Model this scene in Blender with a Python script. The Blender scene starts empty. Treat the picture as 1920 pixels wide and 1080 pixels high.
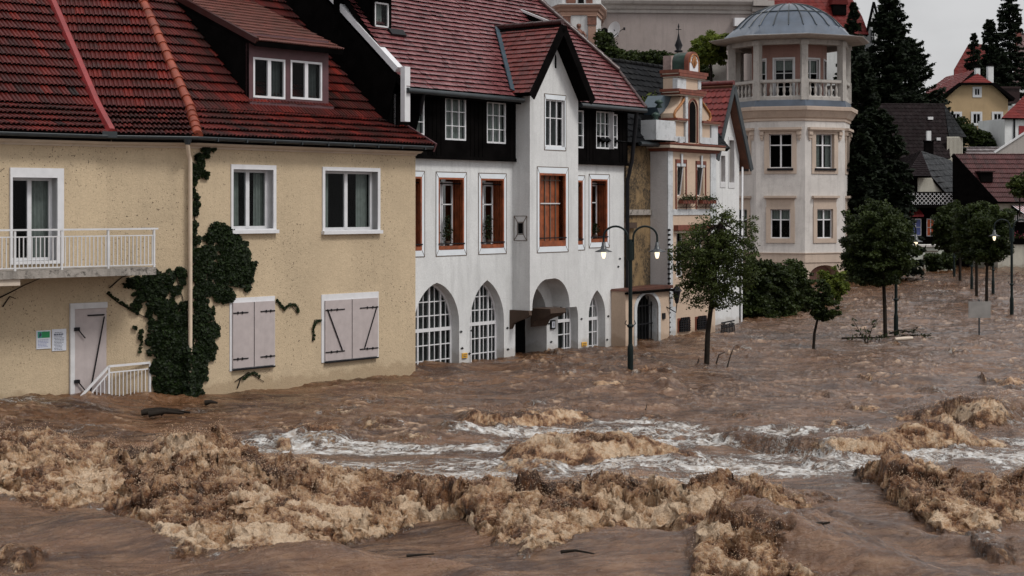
import bpy, bmesh, math, random
import numpy as np
from mathutils import Vector
from mathutils.geometry import tessellate_polygon
random.seed(7); rng = np.random.default_rng(11)
S = bpy.context.scene
COL = S.collection
# ------------------------------------------------------------------ camera
F, H, HY, CX = 3000.0, 4.0, 388.0, 960.0      # focal (px of a 1920 wide frame), eye height over the flood, horizon row
cd = bpy.data.cameras.new('camera'); cam = bpy.data.objects.new('camera', cd); COL.objects.link(cam)
cam.location = (0, 0, H); cam.rotation_euler = (math.pi/2, 0, 0)
cd.sensor_width = 36; cd.lens = F/1920*36; cd.shift_y = -(540-HY)/1920; cd.clip_end = 2000; cd.clip_start = .1
S.camera = cam
# ------------------------------------------------------------------ light
S.view_settings.view_transform = 'Standard'; S.view_settings.look = 'None'
S.view_settings.gamma = 1; S.view_settings.exposure = 0.38
SUN_EL, SUN_AZ = math.radians(52), math.radians(125)   # azimuth measured from +Y towards +X
world = bpy.data.worlds.new('World'); S.world = world; world.use_nodes = True
nt = world.node_tree; nt.nodes.clear()
def N(nt, t, **k):
    n = nt.nodes.new(t)
    for a, b in k.items(): setattr(n, a, b)
    return n
wo = N(nt, 'ShaderNodeOutputWorld'); bg = N(nt, 'ShaderNodeBackground'); bg.inputs[1].default_value = .1
sky = N(nt, 'ShaderNodeTexSky', sky_type='NISHITA', sun_disc=False); sky.sun_elevation = SUN_EL; sky.sun_rotation = SUN_AZ
hs = N(nt, 'ShaderNodeHueSaturation'); hs.inputs['Saturation'].default_value = .12; hs.inputs['Value'].default_value = .25
nt.links.new(sky.outputs[0], hs.inputs['Color'])
tc = N(nt, 'ShaderNodeTexCoord'); sp = N(nt, 'ShaderNodeSeparateXYZ'); nt.links.new(tc.outputs['Generated'], sp.inputs[0])
mr = N(nt, 'ShaderNodeMapRange'); nt.links.new(sp.outputs[2], mr.inputs[0]); mr.inputs[1].default_value = 0; mr.inputs[2].default_value = 1
mr.inputs[3].default_value = 3.3; mr.inputs[4].default_value = 7.4
nz = N(nt, 'ShaderNodeTexNoise'); nz.inputs['Scale'].default_value = 5; nz.inputs['Detail'].default_value = 5
mp = N(nt, 'ShaderNodeMapping'); mp.inputs['Scale'].default_value = (1, 1, 2.4); nt.links.new(tc.outputs['Generated'], mp.inputs[0]); nt.links.new(mp.outputs[0], nz.inputs[0])
mr2 = N(nt, 'ShaderNodeMapRange'); nt.links.new(nz.outputs[0], mr2.inputs[0]); mr2.inputs[1].default_value = .25; mr2.inputs[2].default_value = .75
mr2.inputs[3].default_value = .72; mr2.inputs[4].default_value = 1.22
mu = N(nt, 'ShaderNodeMath', operation='MULTIPLY'); nt.links.new(mr.outputs[0], mu.inputs[0]); nt.links.new(mr2.outputs[0], mu.inputs[1])
cm = N(nt, 'ShaderNodeVectorMath', operation='SCALE'); cm.inputs[0].default_value = (1.0, .998, 1.012); nt.links.new(mu.outputs[0], cm.inputs['Scale'])
mx = N(nt, 'ShaderNodeMixRGB', blend_type='ADD'); mx.inputs[0].default_value = 1; nt.links.new(cm.outputs[0], mx.inputs[1]); nt.links.new(hs.outputs[0], mx.inputs[2])
nt.links.new(mx.outputs[0], bg.inputs[0]); nt.links.new(bg.outputs[0], wo.inputs[0])
sl = bpy.data.lights.new('sun', 'SUN'); sl.energy = 1.5; sl.angle = math.radians(14); sl.color = (1, .965, .91)
so = bpy.data.objects.new('sun', sl); COL.objects.link(so)
sd = Vector((math.sin(SUN_AZ)*math.cos(SUN_EL), math.cos(SUN_AZ)*math.cos(SUN_EL), math.sin(SUN_EL)))
so.rotation_euler = sd.to_track_quat('Z', 'Y').to_euler()

# ------------------------------------------------------------------ helpers: geometry
def gnd(px, py, z=0.0):
    d = (H-z)*F/(py-HY); return np.array([(px-CX)/F*d, d, z])
def P3(px, py, D): return np.array([(px-CX)/F*D, D, H+(HY-py)/F*D])
class Wall:
    """a vertical plane: origin, direction u along it, outward normal n"""
    def __init__(s, px=None, py=None, vp=None, th=None, o=None, u=None, D=None, z0=0):
        if o is None:
            o = gnd(px, py, z0)[:2] if D is None else np.array([(px-CX)/F*D, D])
        if u is None:
            if vp is not None: u = np.array([(vp-CX)/F, 1.])
            else: u = np.array([math.sin(math.radians(th)), math.cos(math.radians(th))])
        s.o = np.array(o[:2], float); s.u = np.array(u[:2], float)/np.linalg.norm(u[:2]); s.n = np.array([s.u[1], -s.u[0]])
    def P(s, a, z, o=0.0):
        q = s.o+s.u*a+s.n*o; return np.array([q[0], q[1], z])
    def at(s, px, py, o=0.0):
        r = np.array([(px-CX)/F, 1.]); q = s.o+s.n*o
        t = (q@s.n)/(r@s.n); p = r*t; return ((p-q)@s.u, H+(HY-py)/F*t)
    def sx(s, px, o=0.0): return s.at(px, 0, o)[0]
    def z(s, px, py, o=0.0): return s.at(px, py, o)[1]
    def rect(s, x0, y0, x1, y1, o=0.0):
        xm = (x0+x1)/2
        return (s.sx(x0, o), s.sx(x1, o), s.z(xm, y1, o), s.z(xm, y0, o))
    def poly(s, pts, o=0.0): return [s.at(x, y, o) for x, y in pts]
    def back(s, a, o=0.0, inner=False):      # perpendicular plane at position a, its u pointing away from the viewer
        w = Wall(o=s.P(a, 0, o), u=-s.n); return w
def pray(px, py, p, n):
    r = np.array([(px-CX)/F, 1., (HY-py)/F]); c = np.array([0, 0, H]); t = ((p-c)@n)/(r@n); return c+r*t
class RP:
    """a sloping roof plane rising behind a wall line"""
    def __init__(s, W, z, o=0.0, pitch=45., a=0.):
        p = math.radians(pitch); s.p = W.P(a, z, o); s.n = np.array([W.n[0]*math.sin(p), W.n[1]*math.sin(p), math.cos(p)])
    def hit(s, px, py): return pray(px, py, s.p, s.n)
def plane3(a, b, c):
    n = np.cross(b-a, c-a); n /= np.linalg.norm(n)
    if n[2] < 0: n = -n
    return a, n

class MB:
    def __init__(s): s.v = []; s.f = []; s.m = []; s.mats = []; s.sm = []
    def mi(s, mat):
        if mat not in s.mats: s.mats.append(mat)
        return s.mats.index(mat)
    def face(s, pts, mat, smooth=False):
        b = len(s.v); s.v += [tuple(map(float, p)) for p in pts]; s.f.append(tuple(range(b, b+len(pts)))); s.m.append(s.mi(mat)); s.sm.append(smooth)
    def raw(s, vs, fs, mat, smooth=False):
        b = len(s.v); s.v += [tuple(map(float, p)) for p in vs]; k = s.mi(mat)
        for f in fs: s.f.append(tuple(i+b for i in f)); s.m.append(k); s.sm.append(smooth)
    def box8(s, q, mat):
        s.raw(q, [(0,1,2,3),(7,6,5,4),(0,4,5,1),(1,5,6,2),(2,6,7,3),(3,7,4,0)], mat)
    def box(s, W, s0, s1, z0, z1, o0, o1, mat):
        s.box8([W.P(s0,z0,o1),W.P(s1,z0,o1),W.P(s1,z1,o1),W.P(s0,z1,o1),W.P(s0,z0,o0),W.P(s1,z0,o0),W.P(s1,z1,o0),W.P(s0,z1,o0)], mat)
    def cap(s, W, loops, o, mat):
        tri = tessellate_polygon([[Vector((a, b, 0)) for a, b in L] for L in loops]); fl = [p for L in loops for p in L]
        s.raw([W.P(a, b, o) for a, b in fl], [tuple(t) for t in tri], mat)
    def rim(s, W, L, o0, o1, mat, smooth=False):
        n = len(L); s.raw([W.P(a, b, o0) for a, b in L]+[W.P(a, b, o1) for a, b in L], [(i, (i+1) % n, n+(i+1) % n, n+i) for i in range(n)], mat, smooth)
    def prism(s, W, L, o0, o1, mat, holes=(), hmat=None, hdepth=None, backcap=True):
        """front at o1, back at o0; holes are cut and lined"""
        s.cap(W, [L]+list(holes), o1, mat); s.rim(W, L, o0, o1, mat)
        if backcap and not holes: s.cap(W, [L], o0, mat)
        for h in holes: s.rim(W, h, o1-(hdepth or (o1-o0)), o1, hmat or mat)
    def bar(s, a, b, w, t, mat, up=(0, 0, 1)):
        a = np.array(a, float); b = np.array(b, float); d = b-a; d /= np.linalg.norm(d); up = np.array(up, float)
        x = np.cross(d, up)
        if np.linalg.norm(x) < 1e-5: x = np.cross(d, (1, 0, 0))
        x /= np.linalg.norm(x); y = np.cross(x, d); x = x*w/2; y = y*t/2
        s.box8([a-x-y, a+x-y, a+x+y, a-x+y, b-x-y, b+x-y, b+x+y, b-x+y], mat)
    def tube(s, path, r, mat, n=8, smooth=True, capends=True):
        path = [np.array(p, float) for p in path]; k = len(path); rs = r if hasattr(r, '__len__') else [r]*k
        vs = []; px = None
        for i, p in enumerate(path):
            d = path[min(i+1, k-1)]-path[max(i-1, 0)]; d /= (np.linalg.norm(d)+1e-9)
            if px is None:
                px = np.cross(d, (0, 0, 1)); 
                if np.linalg.norm(px) < 1e-3: px = np.cross(d, (1, 0, 0))
            px = px-d*(px@d); px /= (np.linalg.norm(px)+1e-9); py = np.cross(d, px)
            for j in range(n):
                a = 2*math.pi*j/n; vs.append(p+rs[i]*(px*math.cos(a)+py*math.sin(a)))
        fs = [(i*n+j, i*n+(j+1) % n, (i+1)*n+(j+1) % n, (i+1)*n+j) for i in range(k-1) for j in range(n)]
        s.raw(vs, fs, mat, smooth)
        if capends: s.raw(vs[:n], [tuple(range(n))], mat); s.raw(vs[-n:], [tuple(range(n))], mat)
    def lathe(s, c, prof, mat, n=16, smooth=True):
        vs = [np.array([c[0]+r*math.cos(2*math.pi*j/n), c[1]+r*math.sin(2*math.pi*j/n), c[2]+z]) for r, z in prof for j in range(n)]
        s.raw(vs, [(i*n+j, i*n+(j+1) % n, (i+1)*n+(j+1) % n, (i+1)*n+j) for i in range(len(prof)-1) for j in range(n)], mat, smooth)
    def sweep(s, path, prof, mat, closed=False, ends=True):
        """prof: (outward, z) swept along a 2D path with mitred corners; outward = right-hand side normal (u.y,-u.x)"""
        P = [np.array(p[:2], float) for p in path]; n = len(P); rings = []
        for i in range(n):
            if closed: a, b, c = P[i-1], P[i], P[(i+1) % n]
            else: a, b, c = P[max(i-1, 0)], P[i], P[min(i+1, n-1)]
            d1 = (b-a) if np.linalg.norm(b-a) > 1e-9 else (c-b); d2 = (c-b) if np.linalg.norm(c-b) > 1e-9 else d1
            d1 = d1/np.linalg.norm(d1); d2 = d2/np.linalg.norm(d2)
            n1 = np.array([d1[1], -d1[0]]); n2 = np.array([d2[1], -d2[0]]); m = n1+n2; m /= (m@n1)
            rings.append([(b[0]+m[0]*o, b[1]+m[1]*o, z) for o, z in prof])
        k = len(prof); vs = [p for r in rings for p in r]; fs = []
        for i in range(n if closed else n-1):
            j = (i+1) % n
            for q in range(k): fs.append((i*k+q, j*k+q, j*k+(q+1) % k, i*k+(q+1) % k))
        if not closed and ends: fs += [tuple(range(k)), tuple(range((n-1)*k, n*k))]
        s.raw(vs, fs, mat)
    def build(s, name, parent=None, origin=None):
        me = bpy.data.meshes.new(name); o0 = np.array(origin if origin is not None else root_loc(parent))
        vs = np.array(s.v, float).reshape(-1, 3)-o0
        me.from_pydata(vs.tolist(), [], s.f)
        for m in s.mats: me.materials.append(m)
        me.polygons.foreach_set('material_index', s.m); me.polygons.foreach_set('use_smooth', s.sm); me.update()
        ob = bpy.data.objects.new(name, me); COL.objects.link(ob)
        if parent: ob.parent = parent
        else: ob.location = o0.tolist()
        return ob
def root_loc(p):
    if p is None: return (0, 0, 0)
    while p.parent: p = p.parent
    return tuple(p.location)
def tag(o, label=None, cat=None, group=None, kind=None):
    for k, v in (('label', label), ('category', cat), ('group', group), ('kind', kind)):
        if v: o[k] = v
    return o
def thing(name, loc, label, cat, group=None):
    o = bpy.data.objects.new(name, None); COL.objects.link(o); o.location = tuple(map(float, loc)); o.empty_display_size = .2
    return tag(o, label, cat, group)
def npmesh(name, V, Fq, mats, parent=None, origin=None, attrs=None, smooth=False, fmat=None, nper=4):
    """fast mesh from arrays: V (n,3), Fq (m,nper)"""
    o0 = np.array(origin if origin is not None else root_loc(parent))
    me = bpy.data.meshes.new(name); V = np.asarray(V, np.float32)-o0.astype(np.float32); m = len(Fq)
    me.vertices.add(len(V)); me.vertices.foreach_set('co', V.ravel())
    me.loops.add(m*nper); me.loops.foreach_set('vertex_index', np.asarray(Fq, np.int32).ravel())
    me.polygons.add(m); me.polygons.foreach_set('loop_start', np.arange(0, m*nper, nper, dtype=np.int32)); 
    me.polygons.foreach_set('use_smooth', np.full(m, smooth))
    for mt in mats: me.materials.append(mt)
    if fmat is not None: me.polygons.foreach_set('material_index', np.asarray(fmat, np.int32))
    for k, (dom, arr) in (attrs or {}).items():
        a = me.attributes.new(k, 'FLOAT', dom); a.data.foreach_set('value', np.asarray(arr, np.float32))
    me.update(calc_edges=True)
    ob = bpy.data.objects.new(name, me); COL.objects.link(ob)
    if parent: ob.parent = parent
    else: ob.location = o0.tolist()
    return ob

# ------------------------------------------------------------------ helpers: materials
def lin(h):
    h = h.lstrip('#'); c = [int(h[i:i+2], 16)/255 for i in (0, 2, 4)]
    return tuple((x/12.92 if x <= .04045 else ((x+.055)/1.055)**2.4) for x in c)
def C4(c): return (c[0], c[1], c[2], 1)
def newmat(name):
    m = bpy.data.materials.new(name); m.use_nodes = True; t = m.node_tree; b = t.nodes['Principled BSDF']; return m, t, b
def noise(t, src, scale, detail=4, rough=.55, dist=0, vec=None):
    n = N(t, 'ShaderNodeTexNoise'); n.inputs['Scale'].default_value = scale; n.inputs['Detail'].default_value = detail
    n.inputs['Roughness'].default_value = rough; n.inputs['Distortion'].default_value = dist; t.links.new(src, n.inputs['Vector']); return n.outputs[0]
def rng_(t, src, a, b, c, d):
    m = N(t, 'ShaderNodeMapRange'); t.links.new(src, m.inputs[0])
    for i, v in enumerate((a, b, c, d)): m.inputs[i+1].default_value = v
    return m.outputs[0]
def mixc(t, fac, a, b, blend='MIX'):
    m = N(t, 'ShaderNodeMixRGB', blend_type=blend)
    for i, v in enumerate((fac, a, b)):
        if hasattr(v, 'links'): t.links.new(v, m.inputs[i])
        elif i == 0: m.inputs[0].default_value = v
        else: m.inputs[i].default_value = C4(v)
    return m.outputs[0]
def mth(t, op, a, b):
    m = N(t, 'ShaderNodeMath', operation=op)
    for i, v in enumerate((a, b)):
        if hasattr(v, 'links'): t.links.new(v, m.inputs[i])
        else: m.inputs[i].default_value = v
    return m.outputs[0]
def coords(t, scale=(1, 1, 1)):
    c = N(t, 'ShaderNodeTexCoord'); m = N(t, 'ShaderNodeMapping'); m.inputs['Scale'].default_value = scale; t.links.new(c.outputs['Object'], m.inputs[0]); return m.outputs[0]
def bump(t, b, h, strength, dist):
    n = N(t, 'ShaderNodeBump'); n.inputs['Strength'].default_value = strength; n.inputs['Distance'].default_value = dist; t.links.new(h, n.inputs['Height']); t.links.new(n.outputs[0], b.inputs['Normal'])
def plain(name, c, rough=.6, var=.12, scale=3, bmp=0., bscale=40, metal=0, streak=0):
    m, t, b = newmat(name); v = coords(t)
    if max(c) < .03: b.inputs['Specular IOR Level'].default_value = .12 if max(c) > .008 else .02
    col = mixc(t, rng_(t, noise(t, v, scale, 5), .3, .7, 0, 1), tuple(x*(1-var) for x in c), tuple(min(1, x*(1+var)) for x in c))
    if streak:
        v2 = coords(t, (6, 6, .5)); col = mixc(t, rng_(t, noise(t, v2, 1.2, 5), .55, .75, 0, streak), col, tuple(x*.35 for x in c))
    t.links.new(col, b.inputs['Base Color']); b.inputs['Roughness'].default_value = rough; b.inputs['Metallic'].default_value = metal
    if bmp: bump(t, b, noise(t, v, bscale, 3), bmp, .02)
    return m
def stucco(name, c, spots=0., spotcol=(.05, .035, .02), stain=0., staincol=(.03, .025, .02), sscale=.9, streak=.12, spotscale=16, bmp=.5):
    m, t, b = newmat(name); v = coords(t)
    col = mixc(t, rng_(t, noise(t, v, .7, 6, .6), .3, .7, 0, 1), tuple(x*.86 for x in c), tuple(min(1, x*1.08) for x in c))
    col = mixc(t, rng_(t, noise(t, v, 28, 3), .35, .65, 0, .45), col, tuple(x*.74 for x in c)); col = mixc(t, rng_(t, noise(t, v, 3.1, 6, .7), .52, .72, 0, .35), col, tuple(x*.72 for x in c))
    v2 = coords(t, (3, 3, .35)); col = mixc(t, rng_(t, noise(t, v2, 1.6, 6, .6), .5, .8, 0, streak*2), col, tuple(x*.5 for x in c))
    if spots:
        f = rng_(t, noise(t, v, spotscale, 2, .5), .645, .69, 0, 1); big = rng_(t, noise(t, v, .55, 3), .38, .62, .15, 1)
        f2 = rng_(t, noise(t, v, spotscale*2.3, 2, .5), .68, .72, 0, .8)
        col = mixc(t, mth(t, 'MULTIPLY', mth(t, 'MAXIMUM', f, f2), mth(t, 'MULTIPLY', big, spots)), col, spotcol)
    if stain:
        f = rng_(t, noise(t, v, sscale, 8, .75, .4), *((.44, .54) if stain >= 1 else (.5, .6)), 0, stain); f2 = rng_(t, noise(t, v, 14, 4, .7), .35, .6, .3, 1)
        col = mixc(t, mth(t, 'MULTIPLY', f, f2), col, staincol)
    sz_ = N(t, 'ShaderNodeSeparateXYZ'); t.links.new(v, sz_.inputs[0]); wet = rng_(t, mth(t, 'ADD', sz_.outputs[2], rng_(t, noise(t, v, 2.2, 5, .6), .3, .7, -.14, .14)), .10, .22, .42, 0)
    col = mixc(t, wet, col, tuple(x*.42 for x in (c[0], c[1]*.85, c[2]*.7)))
    t.links.new(col, b.inputs['Base Color']); b.inputs['Roughness'].default_value = .9
    bump(t, b, mth(t, 'ADD', noise(t, v, 45, 4, .6), mth(t, 'MULTIPLY', noise(t, v, 9, 3), .8)), bmp, .03)
    return m
def tilemat(name, c0, c1, c2, rough=.45, spec=.5, moss=0., mosscol=(.012, .014, .006)):
    m, t, b = newmat(name); v = coords(t); a = N(t, 'ShaderNodeAttribute', attribute_name='tone'); b.inputs['Specular IOR Level'].default_value = spec if c1[0] > .04 else .06
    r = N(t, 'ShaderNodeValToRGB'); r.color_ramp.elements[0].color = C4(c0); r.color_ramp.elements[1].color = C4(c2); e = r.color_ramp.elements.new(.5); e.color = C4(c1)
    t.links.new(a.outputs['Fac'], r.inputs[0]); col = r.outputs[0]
    col = mixc(t, rng_(t, noise(t, v, 25, 4), .3, .75, 0, .55), col, tuple(x*.45 for x in c0))
    if moss:
        col = mixc(t, rng_(t, noise(t, v, .8, 8, .72, .3), .5, .62, 0, moss), col, mosscol)
    t.links.new(col, b.inputs['Base Color']); t.links.new(rng_(t, noise(t, v, 3, 4), .3, .7, rough-.1, rough+.15), b.inputs['Roughness'])
    bump(t, b, noise(t, v, 60, 3), .3, .01)
    return m
def glassmat(name='window_glass', tint=.9, rough=.02):
    m, t, b = newmat(name); t.nodes.remove(b); o = t.nodes['Material Output']
    tr = N(t, 'ShaderNodeBsdfTransparent'); tr.inputs[0].default_value = (tint*.8, tint*.85, tint*.85, 1); gl = N(t, 'ShaderNodeBsdfGlossy'); gl.inputs['Roughness'].default_value = rough
    fr = N(t, 'ShaderNodeFresnel'); fr.inputs[0].default_value = 1.22; mx = N(t, 'ShaderNodeMixShader')
    v = coords(t); n = N(t, 'ShaderNodeBump'); n.inputs['Strength'].default_value = .15; n.inputs['Distance'].default_value = .05
    t.links.new(noise(t, v, 1.5, 2), n.inputs['Height']); t.links.new(n.outputs[0], gl.inputs['Normal'])
    t.links.new(fr.outputs[0], mx.inputs[0]); t.links.new(tr.outputs[0], mx.inputs[1]); t.links.new(gl.outputs[0], mx.inputs[2]); t.links.new(mx.outputs[0], o.inputs[0]); return m
def leafmat(name, c0, c1, rough=.55):
    m, t, b = newmat(name); b.inputs['Specular IOR Level'].default_value = .2; a = N(t, 'ShaderNodeAttribute', attribute_name='tone'); col = mixc(t, a.outputs['Fac'], c0, c1)
    t.links.new(col, b.inputs['Base Color']); b.inputs['Roughness'].default_value = rough
    o = t.nodes['Material Output']; tl = N(t, 'ShaderNodeBsdfTranslucent'); t.links.new(mixc(t, .5, col, tuple(x*1.6 for x in c1)), tl.inputs[0])
    mx = N(t, 'ShaderNodeMixShader'); mx.inputs[0].default_value = .22; t.links.new(b.outputs[0], mx.inputs[1]); t.links.new(tl.outputs[0], mx.inputs[2]); t.links.new(mx.outputs[0], o.inputs[0]); return m
def emis(name, c, s, base=(.8, .8, .8)):
    m, t, b = newmat(name); b.inputs['Base Color'].default_value = C4(base); b.inputs['Emission Color'].default_value = C4(c); b.inputs['Emission Strength'].default_value = s; return m

M = {}
M['cream'] = stucco('cream_render', (.54, .425, .285), spots=1., spotscale=26, stain=.0, streak=.1)
M['corn'] = plain('cream_cornice', (.52, .44, .36), .7, .1, 2, .2, 40, 0, .3)
M['white'] = plain('white_paint', (.62, .62, .64), .5, .06, 5, 0, 40, 0, .12)
M['gwhite'] = plain('grey_white_paint', (.56, .56, .57), .6, .08, 5, .1, 40, 0, .25)
M['shutter'] = plain('shutter_paint', (.40, .35, .345), .65, .07, 6, .1, 50, 0, .12)
M['iron'] = plain('black_iron', (.012, .012, .014), .45, .2, 8)
M['gutter'] = plain('dark_gutter', (.02, .026, .03), .4, .3, 4, metal=.0)
M['black'] = plain('room_dark', (.006, .006, .006), .9, .2, 2)
M['glass'] = glassmat()
M['curtain'] = plain('curtain_cloth', (.27, .29, .27), .85, .15, 9)
M['curtain_d'] = plain('net_curtain', (.05, .055, .055), .85, .25, 9)
M['pipe'] = plain('cream_pipe', (.58, .47, .36), .5, .1, 4)
M['rtile'] = tilemat('red_interlocking_tile', (.009, .002, .0015), (.090, .0085, .006), (.25, .020, .010), .5, spec=.25, moss=.6, mosscol=(.014, .008, .005))
M['dtile'] = tilemat('dormer_weathered_tile', (.10, .035, .025), (.17, .05, .035), (.24, .07, .05), .4, moss=.35)
M['redflash'] = plain('red_painted_flashing', (.21, .020, .020), .4, .25, 3, .1, 20, 0, .4)
M['hiptile'] = plain('orange_ridge_tile', (.22, .045, .022), .5, .35, 2.2, .3, 30)
M['plum'] = plain('plum_painted_wood', (.085, .035, .04), .6, .2, 4)
M['darkwood'] = plain('black_stained_wood', (.0035, .003, .003), .9, .4, 3, .3, 30)
M['ww'] = stucco('white_render', (.66, .668, .67), streak=.24, bmp=.25)
M['wside'] = stucco('white_render_bay', (.66, .664, .665), streak=.24, bmp=.25)
M['ptile'] = tilemat('plain_tile_pink', (.022, .005, .006), (.215, .070, .074), (.34, .155, .155), .25, moss=.0)  # darkest tone also paints the shade under each tile edge
M['ptile2'] = tilemat('plain_tile_red', (.035, .006, .005), (.17, .024, .019), (.25, .042, .032), .35)
M['brownwin'] = plain('rust_brown_wood', (.24, .062, .02), .5, .4, 5, .3, 20, 0, .5)
M['line'] = plain('incised_line', (.13, .10, .08), .8, .2, 4)
M['blueflash'] = plain('blue_grey_flashing', (.05, .075, .095), .35, .2, 3)
M['stonec'] = stucco('brown_corbel_stone', (.07, .042, .028), stain=.6, sscale=6)
M['bark'] = plain('bark', (.018, .014, .011), .85, .4, 8, .5, 30)
M['leafpot'] = leafmat('pot_plant', (.008, .012, .004), (.03, .045, .012))
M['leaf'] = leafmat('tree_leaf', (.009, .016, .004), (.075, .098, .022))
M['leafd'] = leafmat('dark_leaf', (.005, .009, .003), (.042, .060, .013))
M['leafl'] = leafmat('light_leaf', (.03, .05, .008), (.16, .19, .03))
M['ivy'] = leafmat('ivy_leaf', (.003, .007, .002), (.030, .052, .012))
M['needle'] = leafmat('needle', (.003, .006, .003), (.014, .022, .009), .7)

# ------------------------------------------------------------------ roofs made of real courses of tiles
def roofpoly(name, parent, pts, mat, tw=.22, tl=.33, h=.035, rib=.02, kind='rib', thick=.14, slab=None, sag=.01, origin=None, seed=0, toneamp=.28, tvar=.13):
    pts = [np.array(p, float) for p in pts]; a, b = pts[0], pts[1]; U = (b-a)/np.linalg.norm(b-a)
    n = np.cross(U, pts[-1]-a); n /= np.linalg.norm(n)
    if n[2] < 0: n = -n
    V = np.cross(n, U)
    if V[2] < 0: V = -V
    uv = [((p-a)@U, (p-a)@V) for p in pts]; u0, u1 = min(q[0] for q in uv), max(q[0] for q in uv); v0, v1 = min(q[1] for q in uv), max(q[1] for q in uv)
    r = np.random.default_rng(seed+3); nc = int((u1-u0)/tw)+2; nr = int((v1-v0)/tl)+2
    if kind == 'rib': prof = [(0, .0), (.07, 0), (.16, .9), (.36, 1.), (.46, .1), (.54, .1), (.64, .9), (.84, 1.), (.93, 0), (1., .0)]
    elif kind == 'scallop': prof = [(0, 0), (.2, .3), (.5, .5), (.8, .3), (1, 0)]
    else: prof = [(0, 0), (.06, .15), (.94, .15), (1, 0)]
    verts = []; faces = []; tones = []; k = len(prof)
    big = lambda x, y: math.sin(x*1.1+seed)*math.cos(y*.9+seed*2)
    for j in range(nr):
        vb = v0+j*tl; off = (.5*tw if (kind != 'rib' and j % 2) else 0)-tw
        for i in range(nc+1):
            ub = u0+i*tw+off; t = .45+tvar*r.standard_normal()+toneamp*.4*big(ub, vb)+(.4*r.random() if r.random() < .03 else 0)
            jit = r.normal(0, .004); jv = r.normal(0, .05)*tl*.25; base = len(verts)
            sg = sag*big(ub*.7, vb*.6)
            for (q, c) in prof:
                dv = 0
                if kind == 'scallop': dv = -tl*.22*math.sin(math.pi*q)
                p0 = a+U*(ub+q*tw)+V*(vb+dv+jv); hh = c*rib
                verts.append(p0+V*min(.05, tl*.16)+n*(sg+.0)); verts.append(p0+n*(sg+h+hh+jit)); verts.append(a+U*(ub+q*tw)+V*(vb+tl*1.06)+n*(sg+hh*.9+.001))
            for q in range(k-1):
                A = base+q*3; B = base+(q+1)*3
                faces.append((A, B, B+1, A+1)); faces.append((A+1, B+1, B+2, A+2)); tones += [0, t]  # butt faces get the darkest tone: shadow gap between courses painted in
    bm = bmesh.new(); lay = bm.faces.layers.float.new('tone'); bv = [bm.verts.new(p) for p in verts]
    for f, t in zip(faces, tones):
        ff = bm.faces.new([bv[i] for i in f]); ff[lay] = max(0, min(1, t))
    cen = sum(pts)/len(pts)
    for i in range(len(pts)):
        p, q = pts[i], pts[(i+1) % len(pts)]; e = q-p; m = np.cross(e, n); L = np.linalg.norm(m)
        if L < 1e-6: continue
        m /= L
        if (cen-p)@m > 0: m = -m
        bmesh.ops.bisect_plane(bm, geom=bm.verts[:]+bm.edges[:]+bm.faces[:], plane_co=Vector(p+(m*.02 if i == 0 else m*0)), plane_no=Vector(m), clear_outer=True)
    nf = len(bm.faces)
    o0 = Vector(origin if origin is not None else root_loc(parent))
    # slab under the courses
    top = [bm.verts.new(Vector(p-n*.004)) for p in pts]; bot = [bm.verts.new(Vector(p-n*thick)) for p in pts]
    k = len(pts); new = [bm.faces.new(top), bm.faces.new(bot[::-1])]+[bm.faces.new([top[i], bot[i], bot[(i+1) % k], top[(i+1) % k]]) for i in range(k)]
    for f in new: f.material_index = 1
    bmesh.ops.translate(bm, verts=bm.verts[:], vec=-o0)
    me = bpy.data.meshes.new(name); bm.to_mesh(me); bm.free(); me.materials.append(mat); me.materials.append(slab or M['darkwood'])
    ob = bpy.data.objects.new(name, me); COL.objects.link(ob)
    if parent: ob.parent = parent
    else: ob.location = o0
    return ob

def rectloop(r): return [(r[0], r[2]), (r[1], r[2]), (r[1], r[3]), (r[0], r[3])]
def archloop(s0, s1, z0, zs, zp, n=9, pointed=True):
    """pointed or round arch: jambs from z0 to the spring zs, peak zp"""
    a = (s1-s0)/2; c = (s0+s1)/2; r = zp-zs; L = [(s0, z0), (s1, z0)]
    if pointed:
        R = (a*a+r*r)/(2*a); th = math.asin(min(1, r/R))
        for i in range(n+1):
            t = th*i/n; L.append((c+a-R+R*math.cos(t), zs+R*math.sin(t)))
        for i in range(n-1, -1, -1):
            t = th*i/n; L.append((c-a+R-R*math.cos(t), zs+R*math.sin(t)))
    else:
        for i in range(2*n+1):
            t = math.pi*i/(2*n); L.append((c+a*math.cos(t), zs+r*math.sin(t)))
    return L
def clipwidth(L, z):
    xs = []
    for i in range(len(L)):
        (a, b), (c, d) = L[i], L[(i+1) % len(L)]
        if (b-z)*(d-z) < 0: xs.append(a+(c-a)*(z-b)/(d-b))
    return (min(xs), max(xs)) if len(xs) > 1 else None
def clipheight(L, s):
    zs = []
    for i in range(len(L)):
        (a, b), (c, d) = L[i], L[(i+1) % len(L)]
        if (a-s)*(c-s) < 0: zs.append(b+(d-b)*(s-a)/(c-a))
    return (min(zs), max(zs)) if len(zs) > 1 else None
def curtain(mb, W, s0, s1, z0, z1, o, mat, amp=.03, wl=.11):
    n = max(6, int((s1-s0)/.018)); vs = []
    for i in range(n+1):
        s = s0+(s1-s0)*i/n; d = amp*math.sin(s*2*math.pi/wl+math.sin(s*9))
        vs += [W.P(s, z0, o+d), W.P(s, z1, o+d*.7)]
    mb.raw(vs, [(2*i, 2*i+2, 2*i+3, 2*i+1) for i in range(n)], mat, True)
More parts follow.
